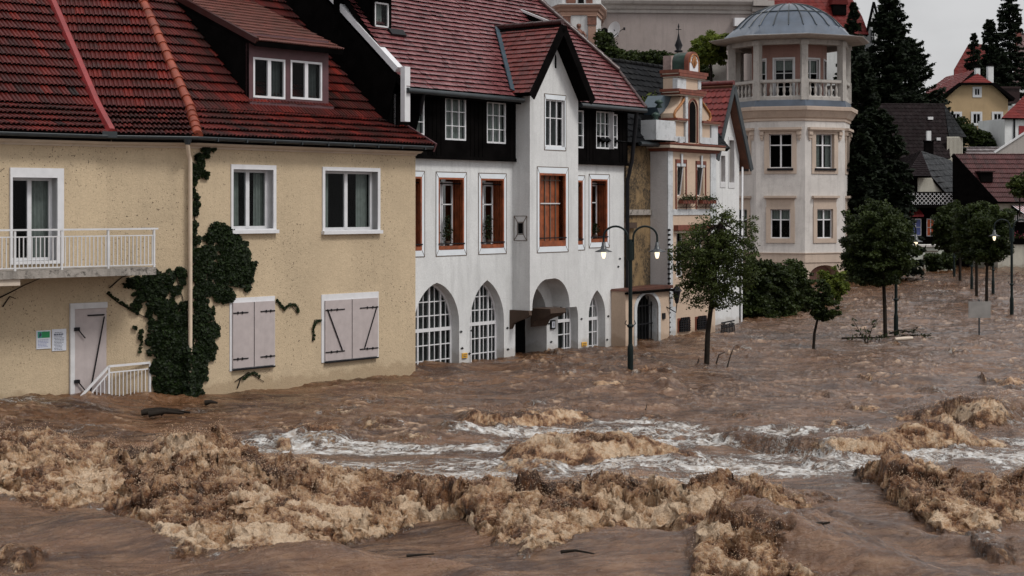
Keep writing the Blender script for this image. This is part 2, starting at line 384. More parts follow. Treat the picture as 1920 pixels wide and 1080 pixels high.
def window(root, W, r, depth=.18, cols=2, rows=1, fr=.055, mid=.05, fmat=None, curt='both', cfrac=.3, surround=None, smat=None, sill=None, sillmat=None,
           crows=None, name='window', loop=None, room=.5, sub=None, cmat=None, sproj=.03, panes=True):
    """frame (the part) with pane, curtain, surround and sill under it"""
    fmat = fmat or M['white']; s0, s1, z0, z1 = r; f = MB(); o = -depth; L = loop or rectloop(r)
    f.rim(W, L, o-room, o-.01, M['black']); f.cap(W, [L], o-room, M['black'])
    if loop is None:
        for a, b, c, d in ((s0, s0+fr, z0, z1), (s1-fr, s1, z0, z1), (s0+fr, s1-fr, z0, z0+fr), (s0+fr, s1-fr, z1-fr, z1)): f.box(W, a, b, c, d, o-.04, o+.02, fmat)
    else:
        inner = [((a-(s0+s1)/2)*(1-2*fr/(s1-s0))+(s0+s1)/2, z0+fr*.5+(b-z0)*(1-fr*1.4/(z1-z0))) for a, b in L]
        f.cap(W, [L, inner], o+.02, fmat); f.rim(W, inner, o-.03, o+.02, fmat)
    for i in range(1, cols):
        s = s0+(s1-s0)*i/cols; q = clipheight(L, s) or (z0, z1); f.box(W, s-mid/2, s+mid/2, q[0]+.01, q[1]-.01, o-.035, o+.024, fmat)
    zl = crows if crows else [z0+(z1-z0)*j/rows for j in range(1, rows)]
    for z in zl:
        q = clipwidth(L, z) or (s0, s1); zz = z if not isinstance(z, tuple) else z[0]
        f.box(W, q[0]+.01, q[1]-.01, z-mid*.35, z+mid*.35, o-.03, o+.018, fmat)
    if sub:   # thin glazing bars: (columns, rows)
        for i in range(1, sub[0]):
            s = s0+(s1-s0)*i/sub[0]; q = clipheight(L, s) or (z0, z1); f.box(W, s-.011, s+.011, q[0]+.01, q[1]-.01, o-.02, o+.012, fmat)
        for j in range(1, sub[1]):
            z = z0+(z1-z0)*j/sub[1]; q = clipwidth(L, z) or (s0, s1); f.box(W, q[0]+.01, q[1]-.01, z-.011, z+.011, o-.02, o+.01, fmat)
    fo = f.build(name, root)
    if panes:
        g = MB(); g.cap(W, [L], o-.008, M['glass']); g.build('pane', fo)
    if curt:
        w = s1-s0; cm_ = cmat or M['curtain']; k = len(bpy.data.objects)*.7; am = .03+.012*math.sin(k); wl = .12+.03*math.sin(k*1.7); A_ = []
        if curt in ('both', 'left'): A_.append((s0+.03, s0+w*cfrac*(1+.25*math.sin(k*2)), z0+.02, z1-.02))
        if curt in ('both', 'right'): A_.append((s1-w*cfrac*(1+.25*math.cos(k*3)), s1-.03, z0+.02, z1-.02))
        if curt == 'full': A_.append((s0+.02, s1-.02, z0+.02, z1-.02))
        if curt == 'top': A_.append((s0+.02, s1-.02, z1-(z1-z0)*cfrac*(1+.2*math.sin(k)), z1-.02))
        for a_ in A_: c = MB(); curtain(c, W, *a_, o-.12, cm_, am, wl); c.build('curtain', fo)
    if surround:
        q = MB(); a, b, c, d = surround; q.prism(W, rectloop((a, b, c, d)), -.01, sproj, smat or fmat, holes=[rectloop(r)], hdepth=depth+.0); q.build('surround', fo)
    if sill:
        q = MB(); a, b, c, d, e = sill; q.box(W, a, b, c, d, -.02, e, sillmat or fmat); q.build('sill', fo)
    return fo
# ================================================================== CREAM HOUSE
WC = Wall(357, 738, vp=3550); sCR = WC.sx(779)
WBdir = -np.array([math.sin(math.radians(69)), math.cos(math.radians(69))])
cornerBC = WC.o
_t = Wall(o=cornerBC, u=-WBdir); sAB = _t.sx(200); cornerAB = _t.P(sAB, 0)[:2]
WB = Wall(o=cornerAB, u=-WBdir); sBC = np.linalg.norm(cornerBC-cornerAB)
WA = Wall(o=cornerAB, th=48); sA0 = WA.sx(-260)
ze = WC.z(600, 283.5)         # underside of the cornice
zc0, zc1 = WC.z(390, 279), WC.z(390, 265)
BASE = -1.6
house = thing('cream_house', (WC.o[0], WC.o[1], 0), 'cream rendered house with red tiled roof, ivy and closed shutters, nearest the camera', 'house')
def rr(W, *p, o=0.): return W.rect(*p, o=o)
w1 = rr(WC, 436, 318, 511, 429); w2 = rr(WC, 608, 321, 707, 431)
sh1 = rr(WC, 434, 566, 512, 687); sh2 = rr(WC, 607, 561, 705.5, 672)
door_g = rr(WA, 138, 578, 199, 760); door_g = (door_g[0], -.03, BASE, door_g[3])
bal = rr(WA, 22, 333, 106, 489)
mb = MB()
mb.prism(WC, rectloop((0, sCR, BASE, zc0+.02)), -.3, 0, M['cream'], holes=[rectloop(w1), rectloop(w2)], hdepth=.2, hmat=M['white'])
mb.cap(WB, [rectloop((0, sBC, BASE, zc0+.02))], 0, M['cream'])
mb.cap(WA, [rectloop((sA0, 0, BASE, zc0+.02)), rectloop(bal)], 0, M['cream']); mb.rim(WA, rectloop(bal), -.25, 0, M['white'])
WS = WC.back(sCR); mb.cap(WS, [[(0, BASE), (9, BASE), (9, zc0), (4.5, zc0+4.6), (0, zc0)]], 0, M['cream'])
# back and side closing walls
bk = WC.P(sCR, 0, -9)[:2]; 
mb.build('wall', house)
path = [WA.P(sA0, 0), cornerAB, cornerBC, WC.P(sCR, 0)]
mb = MB(); zt = zc1
prof = [(-.05, zc0), (.03, zc0), (.05, zc0+.03), (.10, zc0+.05), (.20, zt-.10), (.26, zt-.06), (.27, zt), (-.05, zt)]
mb.sweep(path, prof, M['corn']); mb.build('cornice', house)
mb = MB(); g = .065
gp = [(.36+g*math.cos(a), zt+.06+g*math.sin(a)) for a in [math.pi+i*math.pi/6 for i in range(7)]]; gp += [(.415, zt+.075), (.305, zt+.075)]
mb.sweep([WA.P(sA0, 0), cornerAB, cornerBC, WC.P(sCR+.22, 0)], gp, M['gutter'])
for i in range(9):
    s = .4+i*.8
    if s < sCR: mb.box(WC, s, s+.03, zt-.02, zt+.07, .2, .43, M['gutter'])
mb.build('gutter', house)
# --- roof planes
ovr = .30; G = WC.back(sCR+ovr)
zev = zt+.07; eo = .36
ER = WC.P(sCR+ovr, zev, eo)
def onplane(W, px, py):
    a, z = W.at(px, py); return W.P(a, z)
P1 = onplane(G, 742, 228); P2 = onplane(G, 560, 0)
uC = np.array([WC.u[0], WC.u[1], 0]); uB = np.array([WB.u[0], WB.u[1], 0]); uA = np.array([WA.u[0], WA.u[1], 0])
def mit(Wa, Wb, c, o):
    m = Wa.n+Wb.n; m = m/(m@Wa.n); return np.array([c[0]+m[0]*o, c[1]+m[1]*o, zev])
EBC = mit(WB, WC, cornerBC, eo); EAB = mit(WA, WB, cornerAB, eo); EA0 = WA.P(sA0, zev, eo)
zk = P1[2]
Cm_p, Cm_n = plane3(P1, P2, P1+uC); Ck_p, Ck_n = plane3(ER, P1, ER+uC)
def on_line_z(p, n, x0, y0, x1, y1, z):     # point of plane p,n on the picture line with height z
    lo, hi = 0., 1.
    f = lambda t: pray(x0+(x1-x0)*t, y0+(y1-y0)*t, p, n)
    for _ in range(50):
        mid = (lo+hi)/2
        if f(mid)[2] < z: lo = mid
        else: hi = mid
    return f(lo)
Hk = on_line_z(Ck_p, Ck_n, 380, 258, 265, 0, zk); H2 = pray(265, 0, Cm_p, Cm_n)
Bm_p, Bm_n = plane3(Hk, H2, Hk+uB)
Bk_p, Bk_n = plane3(EBC, Hk, EBC+uB)
Vk = on_line_z(Bk_p, Bk_n, 207, 260, 95, 0, zk); V2 = pray(95, 0, Bm_p, Bm_n)
Am_p, Am_n = plane3(Vk, V2, Vk+uA)
print('CREAM zt %.2f zk %.2f pitchC %.1f pitchB %.1f pitchA %.1f kick %.1f' % (zt, zk, *[math.degrees(math.acos(n[2])) for n in (Cm_n, Bm_n, Am_n, Ck_n)]))
zr = P2[2]+1.2
def upz(p, q, z): return p+(q-p)*((z-p[2])/(q[2]-p[2]))
Hr, P2r, Vr = upz(Hk, H2, zr), upz(P1, P2, zr), upz(Vk, V2, zr)
A0k = Vk-uA*(np.linalg.norm(EAB-EA0)+1); A0r = A0k+(Vr-Vk)-uA*((Vr-Vk)@uA)
T = dict(tw=.205, tl=.335, h=.06, rib=.034)
roofpoly('roof', house, [EBC, ER, P1, Hk], M['rtile'], seed=1, **T)
roofpoly('roof', house, [Hk, P1, P2r, Hr], M['rtile'], seed=2, **T)
roofpoly('roof', house, [EAB, EBC, Hk, Vk], M['rtile'], seed=3, **T)
roofpoly('roof', house, [Vk, Hk, Hr, Vr], M['rtile'], seed=4, **T)
roofpoly('roof', house, [EA0, EAB, Vk, A0k], M['rtile'], seed=5, **T)
roofpoly('roof', house, [A0k, Vk, Vr, A0r], M['rtile'], seed=6, **T)
# hip tiles: overlapping tapered half rounds
mb = MB()
def hipline(mb, a, b, r0, r1, L, mat, n=10):
    a, b = np.array(a), np.array(b); d = b-a; T_ = np.linalg.norm(d); d /= T_; k = int(T_/L)
    for i in range(k+1):
        p = a+d*(i*L); q = a+d*min(T_, (i+1)*L+.05)
        mb.tube([p, p+d*.03, q], [r0*1.04, r0, r1], mat, n)
hipline(mb, EBC+np.array([0, 0, .03]), Hk+np.array([0, 0, .05]), .115, .09, .33, M['hiptile'])
hipline(mb, Hk+np.array([0, 0, .05]), Hr+np.array([0, 0, .05]), .115, .09, .33, M['hiptile']); mb.build('hip_tiles', house)
mb = MB()
def strip(mb, a, b, w, mat, lift=.09):
    for sgn in (-1, 1):
        pass
def valley(mb, pts, wl, wr, ul, ur, mat, lift):
    for a, b in zip(pts, pts[1:]):
        L = lambda p: p+np.array([0, 0, lift]); d = 0.0
        mb.face([L(a), L(b), L(b)-ul*wl+np.array([0, 0, .03]), L(a)-ul*wl+np.array([0, 0, .03])], mat)
        mb.face([L(a)+np.array([0, 0, d]), L(a)+ur*wr+np.array([0, 0, .03]), L(b)+ur*wr+np.array([0, 0, .03]), L(b)], mat)
mb.tube([EAB+np.array([0, 0, .06]), Vk+np.array([0, 0, .07]), Vr+np.array([0, 0, .07])], .105, M['redflash'], 6, smooth=False)
mb.build('valley_flashing', house)
mb = MB(); mb.box(WB, -.14, .16, zt+.02, zt+.15, .28, .46, M['gutter']); mb.build('valley_outlet', house)
# verge board at the right
mb = MB()
for a, b in ((ER, P1), (P1, P2r)): mb.bar(a+np.array([0, 0, -.03])+uC*.03, b+np.array([0, 0, -.03])+uC*.03, .05, .22, M['plum'])
mb.build('verge_board', house)
# --- downpipe at the corner
sp_ = WB.sx(352, .1)
mb = MB(); pc = WB.P(sBC-.02, 0, .10)
mb.tube([WB.P(sBC-.12, zt-.03, .36), WB.P(sBC-.12, zt-.12, .36), WB.P(sBC-.06, zt-.30, .14), WB.P(sBC-.02, zt-.42, .10), WB.P(sBC-.02, BASE, .10)], .045, M['pipe'], 10)
mb.tube([WB.P(sBC-.12, zt+.02, .36), WB.P(sBC-.12, zt-.10, .36)], [.1, .055], M['gutter'], 10); mb.build('downpipe', house)
# --- windows
def creamwin(W, r, outer, sillr):
    o = W.rect(*outer)
    fo = window(house, W, r, depth=.2, cols=2, fr=.06, mid=.10, curt='both', cfrac=.28, surround=o, smat=M['white'], sill=(o[0]-.02, o[1]+.02, o[2]-.02, o[2]+.06, .11), sillmat=M['white'], sproj=.035)
    return fo
creamwin(WC, w1, (432, 309, 516.5, 436), None); creamwin(WC, w2, (603.5, 314, 711.5, 437), None)
window(house, WA, bal, depth=.25, cols=2, fr=.06, mid=.09, curt='right', cfrac=.5, surround=WA.rect(17.5, 315, 118, 495), smat=M['white'], sproj=.05, name='balcony_door')
# dormer
zd, = (0,)
pd = pray(470, 192, Cm_p, Cm_n); od = (pd[:2]-WC.o)@WC.n; WD = Wall(o=WC.P(0, 0, od), u=WC.u)
D0, D1 = WD.sx(467), WD.sx(616); zb, ztp = WD.z(540, 192), WD.z(540, 93)
zb0 = WD.z(467, 188); 
dw1, dw2 = WD.rect(474.5, 109.5, 534.5, 184.5), WD.rect(544.5, 115, 603.5, 187)
mb = MB()
mb.prism(WD, rectloop((D0, D1, zb0-.35, ztp+.3)), -.12, 0, M['plum'], holes=[rectloop(dw1), rectloop(dw2)], hdepth=.12, hmat=M['plum'])
EDL, EDR = WD.P(D0-.04, 0, .32), WD.P(D1+.22, 0, .32)
edz = WD.z(634, 93, .32); EDL[2] = EDR[2] = edz
Vg = WD.back(D0-.04); gq = onplane(Vg, 339, 0)      # left verge direction
Dp, Dn = plane3(EDL, gq, EDL+uC)
dr0, dr1 = EDL, EDR; dl = (gq-EDL); dl = dl/np.linalg.norm(dl)*6.5
# cheeks: vertical sides under the shed roof
for s in (D0, D1):
    Wk = WD.back(s); m = math.tan(math.acos(Dn[2])); zf = edz+.32*m-.12
    mb.cap(Wk, [[(0, zb0-.5), (0, zf), (6, zf+6*m), (6, zb0-.5)]], 0, M['darkwood'])
dorm = mb.build('dormer', house)
window(dorm, WD, dw1, depth=.03, cols=2, fr=.05, mid=.08, curt='both', cfrac=.4, cmat=M['curtain_d'], name='dormer_window', panes=False, curt_=None) if False else None
for r in (dw1, dw2):
    q = MB(); s0, s1, z0, z1 = r; L = rectloop(r); q.cap(WD, [L], -.5, M['black']); q.rim(WD, L, -.5, -.12, M['black'])
    for a, b, c, d in ((s0, s0+.05, z0, z1), (s1-.05, s1, z0, z1), (s0+.05, s1-.05, z0, z0+.05), (s0+.05, s1-.05, z1-.05, z1), ((s0+s1)/2-.05, (s0+s1)/2+.05, z0+.05, z1-.05)): q.box(WD, a, b, c, d, -.05, .0+.012, M['white'])
    q.cap(WD, [L], -.03, M['glass']); curtain(q, WD, (s0+s1)/2+.04, s1-.05, z0+.04, z1-.04, -.15, M['curtain_d']); 
    q.build('dormer_window', dorm)
q = MB(); q.box(WD, D0-.06, D1+.08, zb0-.12, zb0-.02, 0, .10, M['plum']); q.build('dormer_sill', dorm)
roofpoly('dormer_roof', dorm, [dr0, dr1, dr1+dl, dr0+dl], M['dtile'], seed=9, tw=.16, tl=.27, h=.03, rib=.028, thick=.12)
q = MB(); q.bar(dr0+np.array([0, 0, .02]), dr0+dl+np.array([0, 0, .02]), .10, .14, M['ptile2']); q.build('dormer_verge', dorm)
# --- shuttered ground-floor windows
for r, outer, diag in ((sh1, (430, 557, 514.5, 692), 0), (sh2, (602, 549.5, 709, 675), 1)):
    o = WC.rect(*outer); q = MB(); q.prism(WC, rectloop(o), -.01, .02, M['white']); fr_ = q.build('window_surround', house)
    s0, s1, z0, z1 = r; m = (s0+s1)/2
    for a, b in ((s0, m-.012), (m+.012, s1)):
        q = MB(); q.box(WC, a, b, z0, z1, .025, .06, M['shutter']); sh = q.build('shutter', fr_)
        left = a == s0
        for zz in (z0+.2, z1-.22):
            q = MB(); e = a if left else b; e2 = a+(b-a)*.72 if left else b-(b-a)*.72; q.box(WC, min(e, e2), max(e, e2), zz-.012, zz+.012, .061, .075, M['iron'])
            for k in (.3, .6): q.box(WC, e+(e2-e)*k-.015, e+(e2-e)*k+.015, zz-.028, zz+.028, .061, .08, M['iron'])
            q.build('shutter_hinge', sh)
        if diag:
            q = MB()
            if left: q.bar(WC.P(a+.05, z1-.2, .08), WC.P(a+(b-a)*.62, z0+.22, .08), .02, .02, M['iron'])
            else: q.bar(WC.P(b-.05, z1-.2, .08), WC.P(b-(b-a)*.55, z0+.22, .08), .02, .02, M['iron'])
            q.build('iron_brace', sh)
    q = MB(); q.box(WC, s0, s1, z0-.05, z0-.02, .02, .09, M['iron']); q.box(WC, m-.008, m+.008, z0, z1, .03, .05, M['iron']); q.build('shutter_bar', fr_)
# --- grey door in the left wing
q = MB(); a, b, c, d = door_g
q.box(WA, a-.10, a, c, d+.12, -.02, .06, M['gwhite']); q.box(WA, a, -.01, d, d+.12, -.02, .06, M['gwhite']); q.box(WA, a, -.02, c, d, -.01, .03, M['shutter']); dr = q.build('door', house)
q = MB()
for zz in (.35, d-.45): q.box(WA, a-.02, a+.10, zz, zz+.07, .03, .09, M['iron']); q.bar(WA.P(a+.06, zz+.03, .08), WA.P(a+.22, zz-.16, .08), .02, .02, M['iron'])
q.bar(WA.P(b-.06, d-.18, .07), WA.P(a+(b-a)*.45, .05, .07), .025, .02, M['iron']); q.box(WA, a+.55*(b-a)-.1, b-.05, d-.16, d-.13, .03, .06, M['iron']); q.build('iron_strap', dr)
# --- balcony
bo = 1.1; BW = Wall(o=WA.P(0, 0, bo), u=WA.u)
b1 = BW.sx(293); b0 = BW.sx(-200); zs1 = BW.z(150, 505); zs0 = BW.z(150, 519.5); zrail = BW.z(150, 430); zr2 = BW.z(150, 443); zr3 = BW.z(150, 500)
q = MB(); pts = [BW.P(b0, 0), BW.P(b1, 0), BW.P(b1, 0, -.6), WA.P(.3, 0, 0.0) , WA.P(-.1, 0, -.1), WA.P(b0, 0, -.1)]
tp = [np.array([p[0], p[1], zs1]) for p in pts]; bt = [np.array([p[0], p[1], zs0]) for p in pts]
M['slab'] = stucco('balcony_concrete', (.33, .30, .27), stain=.9, sscale=5, streak=.9)
q.face(tp, M['slab']); q.face(bt, M['slab'])
for i in range(len(pts)): j = (i+1) % len(pts); q.face([tp[i], tp[j], bt[j], bt[i]], M['slab'])
q.box(BW, b0, BW.sx(40), zs0-.13, zs0-.002, -.9, -.05, M['corn'])
bal_ = q.build('balcony', house)
q = MB()
q.box(BW, b0, b1, zrail-.02, zrail+.015, -.06, 0, M['gwhite']); q.box(BW, b0, b1, zr2-.012, zr2+.01, -.045, -.02, M['gwhite']); q.box(BW, b0, b1, zr3-.012, zr3+.01, -.045, -.02, M['gwhite'])
for px in (-150, 29, 117, 204, 290):
    s = BW.sx(px); q.box(BW, s-.02, s+.02, zs1-.1, zrail-.02, -.055, -.01, M['gwhite'])
s = b0
while s < b1-.03:
    q.box(BW, s-.009, s+.009, zr3, zr2, -.04, -.022, M['gwhite']); s += .088
Wr = BW.back(b1)
q.box(Wr, 0, .6, zrail-.02, zrail+.015, 0, .05, M['gwhite'])
q.build('railing', bal_)
# --- stair railing standing in the water
RW = Wall(o=gnd(152, 752)[:2], u=(gnd(284, 741)[:2]-gnd(152, 752)[:2]))
ra, rb, rc = RW.at(150, 743), RW.at(204, 687), RW.at(281, 681)
q = MB(); q.bar(RW.P(ra[0]-.1, ra[1]-.12), RW.P(*rb), .04, .045, M['white'], up=(0, 0, 1)); q.bar(RW.P(*rb), RW.P(rc[0], rb[1]+.02), .04, .045, M['white'])
zlow = rb[1]-.13
q.bar(RW.P(rb[0]-.02, zlow), RW.P(rc[0], zlow+.02), .02, .025, M['white']); q.bar(RW.P(ra[0]+.16, ra[1]-.05), RW.P(rb[0], zlow), .02, .025, M['white'])
q.box(RW, rb[0]-.02, rb[0]+.02, -1.2, rb[1], -.02, .02, M['white']); q.box(RW, rc[0]-.02, rc[0]+.02, -1.2, rb[1], -.02, .02, M['white'])
s = ra[0]+.2
while s < rc[0]:
    zt_ = zlow if s > rb[0] else ra[1]-.05+(zlow-ra[1]+.05)*(s-ra[0]-.16)/(rb[0]-ra[0]-.16)
    q.box(RW, s-.008, s+.008, -1, zt_, -.008, .008, M['white']); s += .085
tag(q.build('stair_railing', None, origin=RW.P(rb[0], 0)), 'white metal stair railing half under water beside the grey door', 'railing')
# --- two notices
M['paper'] = plain('notice_paper', (.62, .65, .72), .5, .03, 4); M['ink'] = plain('ink', (.04, .05, .09), .6, .1, 4); M['green'] = plain('notice_green', (.01, .22, .07), .5, .1, 4)
M['teal'] = plain('notice_teal', (.05, .30, .24), .5, .1, 4); M['inkb'] = plain('ink_blue', (.12, .14, .35), .6, .1, 4)
def notice(rect, green, label):
    a, b, c, d = WA.rect(*rect); q = MB(); q.box(WA, a, b, c, d, .0, .02, M['paper']); ob = q.build('notice_board', None, origin=WA.P((a+b)/2, c, 0)); tag(ob, label, 'sign', 'notices on the cream wall')
    w, h = b-a, d-c; t = MB(); R = random.Random(3 if green else 5)
    if green:
        t.box(WA, a+.08*w, a+.38*w, d-.40*h, d-.06*h, .02, .024, M['teal']); t.box(WA, a+.38*w, b-.08*w, d-.40*h, d-.06*h, .02, .024, M['green'])
        cx = a+.25*w; t.cap(WA, [[(cx-.09*w, d-.37*h), (cx+.08*w, d-.3*h), (cx+.1*w, d-.2*h), (cx, d-.09*h), (cx-.06*w, d-.2*h)]], .026, M['ink']); y = d-.50*h; col = M['inkb']; n = 6
    else:
        y = d-.14*h; col = M['ink']; n = 13
    for i in range(n):
        x = a+w*(.10 if green else .12+.1*R.random()); x1 = b-w*(.12+.22*R.random()); big = (not green and i == 1); hh = h*(.055 if big else .022)
        while x < x1:
            ww = w*R.uniform(.05, .15); t.box(WA, x, min(x+ww, x1), y-hh, y, .02, .023, col); x += ww+w*.03
        y -= h*(.075 if green else .066)
    o = t.build('printed_text', ob, origin=ob.location)
notice((67.5, 619.5, 94.5, 654), True, 'small notice with a green header, left of the two on the cream wall')
notice((97, 617, 123.5, 657.5), False, 'small white notice with dark print only, next to the grey door')

# ================================================================== IVY
class Leaves:
    def __init__(s): s.P = []; s.N = []; s.S = []; s.T = []
    def add(s, P, Nn, S_, T): s.P.append(P); s.N.append(Nn); s.S.append(S_); s.T.append(T)
    def build(s, name, parent, mat, origin=None, long=1.25, seed=0):
        P = np.concatenate(s.P); Nn = np.concatenate(s.N); S_ = np.concatenate(s.S); T = np.concatenate(s.T); r = np.random.default_rng(seed); n = len(P)
        Nn = Nn/(np.linalg.norm(Nn, axis=1, keepdims=True)+1e-9); q = r.normal(size=(n, 3)); A = np.cross(Nn, q); A /= (np.linalg.norm(A, axis=1, keepdims=True)+1e-9); B = np.cross(Nn, A)
        a = A*S_[:, None]*.5; b = B*S_[:, None]*.5*long; k = Nn*S_[:, None]*.12
        V = np.stack([P-b, P+a*.95-b*.1+k, P+b, P-a*.95-b*.1+k], 1).reshape(-1, 3); Fq = np.arange(4*n).reshape(-1, 4)
        return npmesh(name, V, Fq, [mat], parent, origin, attrs={'tone': ('FACE', np.clip(T, 0, 1))})
def wall_leaves(L, W, blobs, dens, size, bulge, r, s_lim=None):
    if bulge > .1: blobs = [(x+r.normal()*2, y+r.normal()*2, q*(.75+.3*r.random())) for x, y, q in blobs]+[(x+q*1.05*math.cos(a), y+q*1.05*math.sin(a), q*.22+1) for x, y, q in blobs for a in r.random(3)*6.28 if q > 8]
    for px, py, rad in blobs:
        sc = abs(W.at(px+rad, py)[0]-W.at(px, py)[0]); zc = W.z(px, py); s0 = W.sx(px); zr_ = abs(W.z(px, py-rad)-zc); n = int(dens*sc*zr_*3.14)+6
        a = r.random(n)*2*np.pi; q = np.sqrt(r.random(n)); s = s0+sc*q*np.cos(a)*1.05; z = zc+zr_*q*np.sin(a)*1.05
        hump = np.sqrt(np.clip(1-q*q, 0, 1)); o = .03+bulge*hump*(.55+.45*r.random(n))*(zr_/.45)
        if s_lim is not None: k = (s > s_lim[0]) & (s < s_lim[1]); s, z, o = s[k], z[k], o[k]; n = len(s)
        P = np.stack([W.o[0]+W.u[0]*s+W.n[0]*o, W.o[1]+W.u[1]*s+W.n[1]*o, z], 1)
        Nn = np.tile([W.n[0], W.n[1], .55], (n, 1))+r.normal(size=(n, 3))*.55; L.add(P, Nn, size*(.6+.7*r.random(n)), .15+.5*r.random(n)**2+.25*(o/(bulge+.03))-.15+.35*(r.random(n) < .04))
ivy = thing('climbing_ivy', WC.P(0, 0, .3), 'dark green ivy climbing the corner of the cream house to the cornice', 'ivy')
L = Leaves(); r = np.random.default_rng(5)
right = [(385, 284, 9), (396, 277, 6), (376, 296, 9), (370, 308, 10), (365, 322, 10), (375, 318, 9), (383, 330, 8), (386, 326, 5), (362, 332, 8), (366, 370, 8), (371, 383, 6), (364, 388, 9), (366, 402, 8), (363, 420, 8), (362, 436, 8), (366, 452, 9),
         (364, 345, 4), (362, 356, 5), (365, 480, 14), (372, 470, 10), (388, 470, 16), (380, 495, 18), (370, 515, 14), (395, 445, 12), (410, 435, 16), (404, 428, 9), (425, 450, 22), (440, 465, 22), (452, 480, 22), (430, 490, 26), (455, 505, 18), (466, 515, 12), (470, 500, 10), (440, 520, 18), (415, 515, 20), (410, 540, 16), (425, 555, 12), (405, 560, 9), (396, 545, 10), (460, 540, 7), (462, 528, 7),
         (385, 540, 12), (366, 548, 12), (372, 570, 14), (366, 595, 14), (378, 590, 12), (370, 620, 16), (386, 625, 14), (398, 615, 9), (400, 630, 8), (384, 650, 17), (370, 650, 14), (392, 660, 12), (374, 675, 17), (368, 700, 15), (365, 722, 14), (378, 706, 9), (370, 740, 12), (399, 598, 6), (398, 588, 4), (370, 690, 14)]
left = [(300, 520, 12), (285, 525, 14), (265, 530, 12), (250, 530, 10), (240, 535, 7), (320, 520, 12), (335, 515, 10), (345, 530, 8), (330, 545, 10), (315, 535, 9), (300, 545, 16), (275, 545, 14), (262, 560, 12), (255, 575, 10), (290, 565, 18), (305, 580, 18), (322, 575, 12), (330, 600, 20), (310, 605, 20), (295, 625, 20), (315, 635, 24), (340, 630, 22), (300, 655, 20), (325, 665, 24), (345, 665, 18), (305, 685, 20), (335, 695, 22), (310, 712, 20), (350, 715, 18), (330, 728, 16), (345, 740, 14), (300, 728, 12), (345, 600, 12), (344, 575, 9), (281, 640, 8), (285, 605, 8), (280, 590, 6), (262, 634, 4), (268, 625, 4), (252, 612, 3)]
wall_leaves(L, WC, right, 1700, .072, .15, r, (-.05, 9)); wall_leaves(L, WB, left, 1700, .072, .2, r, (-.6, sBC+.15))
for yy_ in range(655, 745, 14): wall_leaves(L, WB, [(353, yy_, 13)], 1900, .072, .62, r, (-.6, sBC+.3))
# trailing tendrils
for W, pts in ((WB, [(203, 548), (215, 560), (232, 570), (245, 580)]), (WC, [(518, 563), (525, 572), (532, 580), (540, 572), (550, 570), (556, 578), (558, 588)]), (WB, [(262, 660), (265, 640), (262, 625)]), (WC, [(587, 635), (586, 615), (592, 603), (602, 600)]),
               (WC, [(385, 590), (398, 575), (400, 590)]), (WC, [(455, 710), (465, 703), (475, 699), (490, 708)])):
    for (x0, y0), (x1, y1) in zip(pts, pts[1:]):
        for t in np.linspace(0, 1, 4)[:-1]: wall_leaves(L, W, [(x0+(x1-x0)*t, y0+(y1-y0)*t, 2.3)], 900, .05, .03, r)
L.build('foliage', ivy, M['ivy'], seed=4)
q = MB()
for W, pts in ((WB, [(330, 745), (322, 700), (310, 640), (300, 590), (275, 545), (240, 530)]), (WB, [(345, 745), (347, 640), (343, 560), (330, 520)]), (WC, [(366, 745), (368, 640), (366, 540), (368, 450), (364, 400), (366, 330), (385, 282), (400, 275)]), (WC, [(372, 560), (410, 520), (440, 480)]),
               (WB, [(200, 550), (225, 570), (262, 590), (285, 600)]), (WB, [(205, 540), (228, 520), (245, 515)]), (WC, [(445, 728), (452, 708), (466, 698), (480, 706), (495, 716)]), (WC, [(452, 708), (440, 716)]), (WA, [(-5, 560), (20, 548), (45, 535), (75, 522)]), (WA, [(5, 575), (18, 556), (30, 560)]), (WC, [(586, 640), (590, 600), (603, 600)]), (WC, [(518, 563), (530, 577), (545, 571), (558, 588)])):
    pp = [W.P(*W.at(x, y, .02), .02) for x, y in pts]; q = MB(); q.tube(pp, list(np.linspace(.016, .006, len(pp))), M['bark'], 5); q.build('stem', ivy)
# ================================================================== WHITE HOUSE
WW = Wall(779, 684, vp=3300); uW = np.array([WW.u[0], WW.u[1], 0]); nW = np.array([WW.n[0], WW.n[1], 0])
sWL, sWR = WW.sx(762), WW.sx(1170); white = thing('white_house', (WW.P(3, 0)), 'white house with black timber upper storey, pointed arch windows and gabled bay', 'house')
zT0 = WW.z(900, 297.5, .12)                   # underside of the black storey
bf = .60; BB = Wall(o=WW.P(0, 0, bf), u=WW.u)   # bay front
bs0, bs1 = BB.sx(993.5), BB.sx(1084)
def A(*p): return WW.rect(*p)
# big openings of the ground floor
arches = []
for jl, jr, pk, py, sy, wt in ((776, 861, 819, 530, 607, 617), (881, 945, 915, 525, 602, 605), (1046, 1084, 1068, 553, 596, 600), (1104, 1135, 1120, 544, 590, 596)):
    a, b = WW.sx(jl), WW.sx(jr); arches.append((a, b, WW.z(jr, sy), WW.z(pk, py), WW.z((jl+jr)/2, wt, -.28)))
loops = [archloop(a, b, BASE, zs, zp) for a, b, zs, zp, zt_ in arches]
portal = archloop(WW.sx(966), WW.sx(1025), BASE, WW.z(1000, 596), WW.z(996, 535))
bw = [A(766, 331, 791, 470), A(822, 333, 870, 468), A(901.5, 335, 945, 465), A(1046, 338, 1092.6, 459), A(1108, 336, 1139, 454)]
mb = MB(); wallL = rectloop((sWL, sWR, BASE, zT0+.05))
mb.cap(WW, [wallL]+loops+[portal]+[rectloop(r) for r in bw], 0, M['ww'])
for l in loops: mb.rim(WW, l, -.34, 0, M['ww'])
mb.rim(WW, portal, -.75, 0, M['ww'])
for r in bw: mb.rim(WW, rectloop(r), -.02, 0, M['ww'])
WSR = WW.back(sWR); mb.cap(WSR, [[(0, BASE), (10, BASE), (10, zT0+.05), (0, zT0+.05)]], 0, M['ww'])
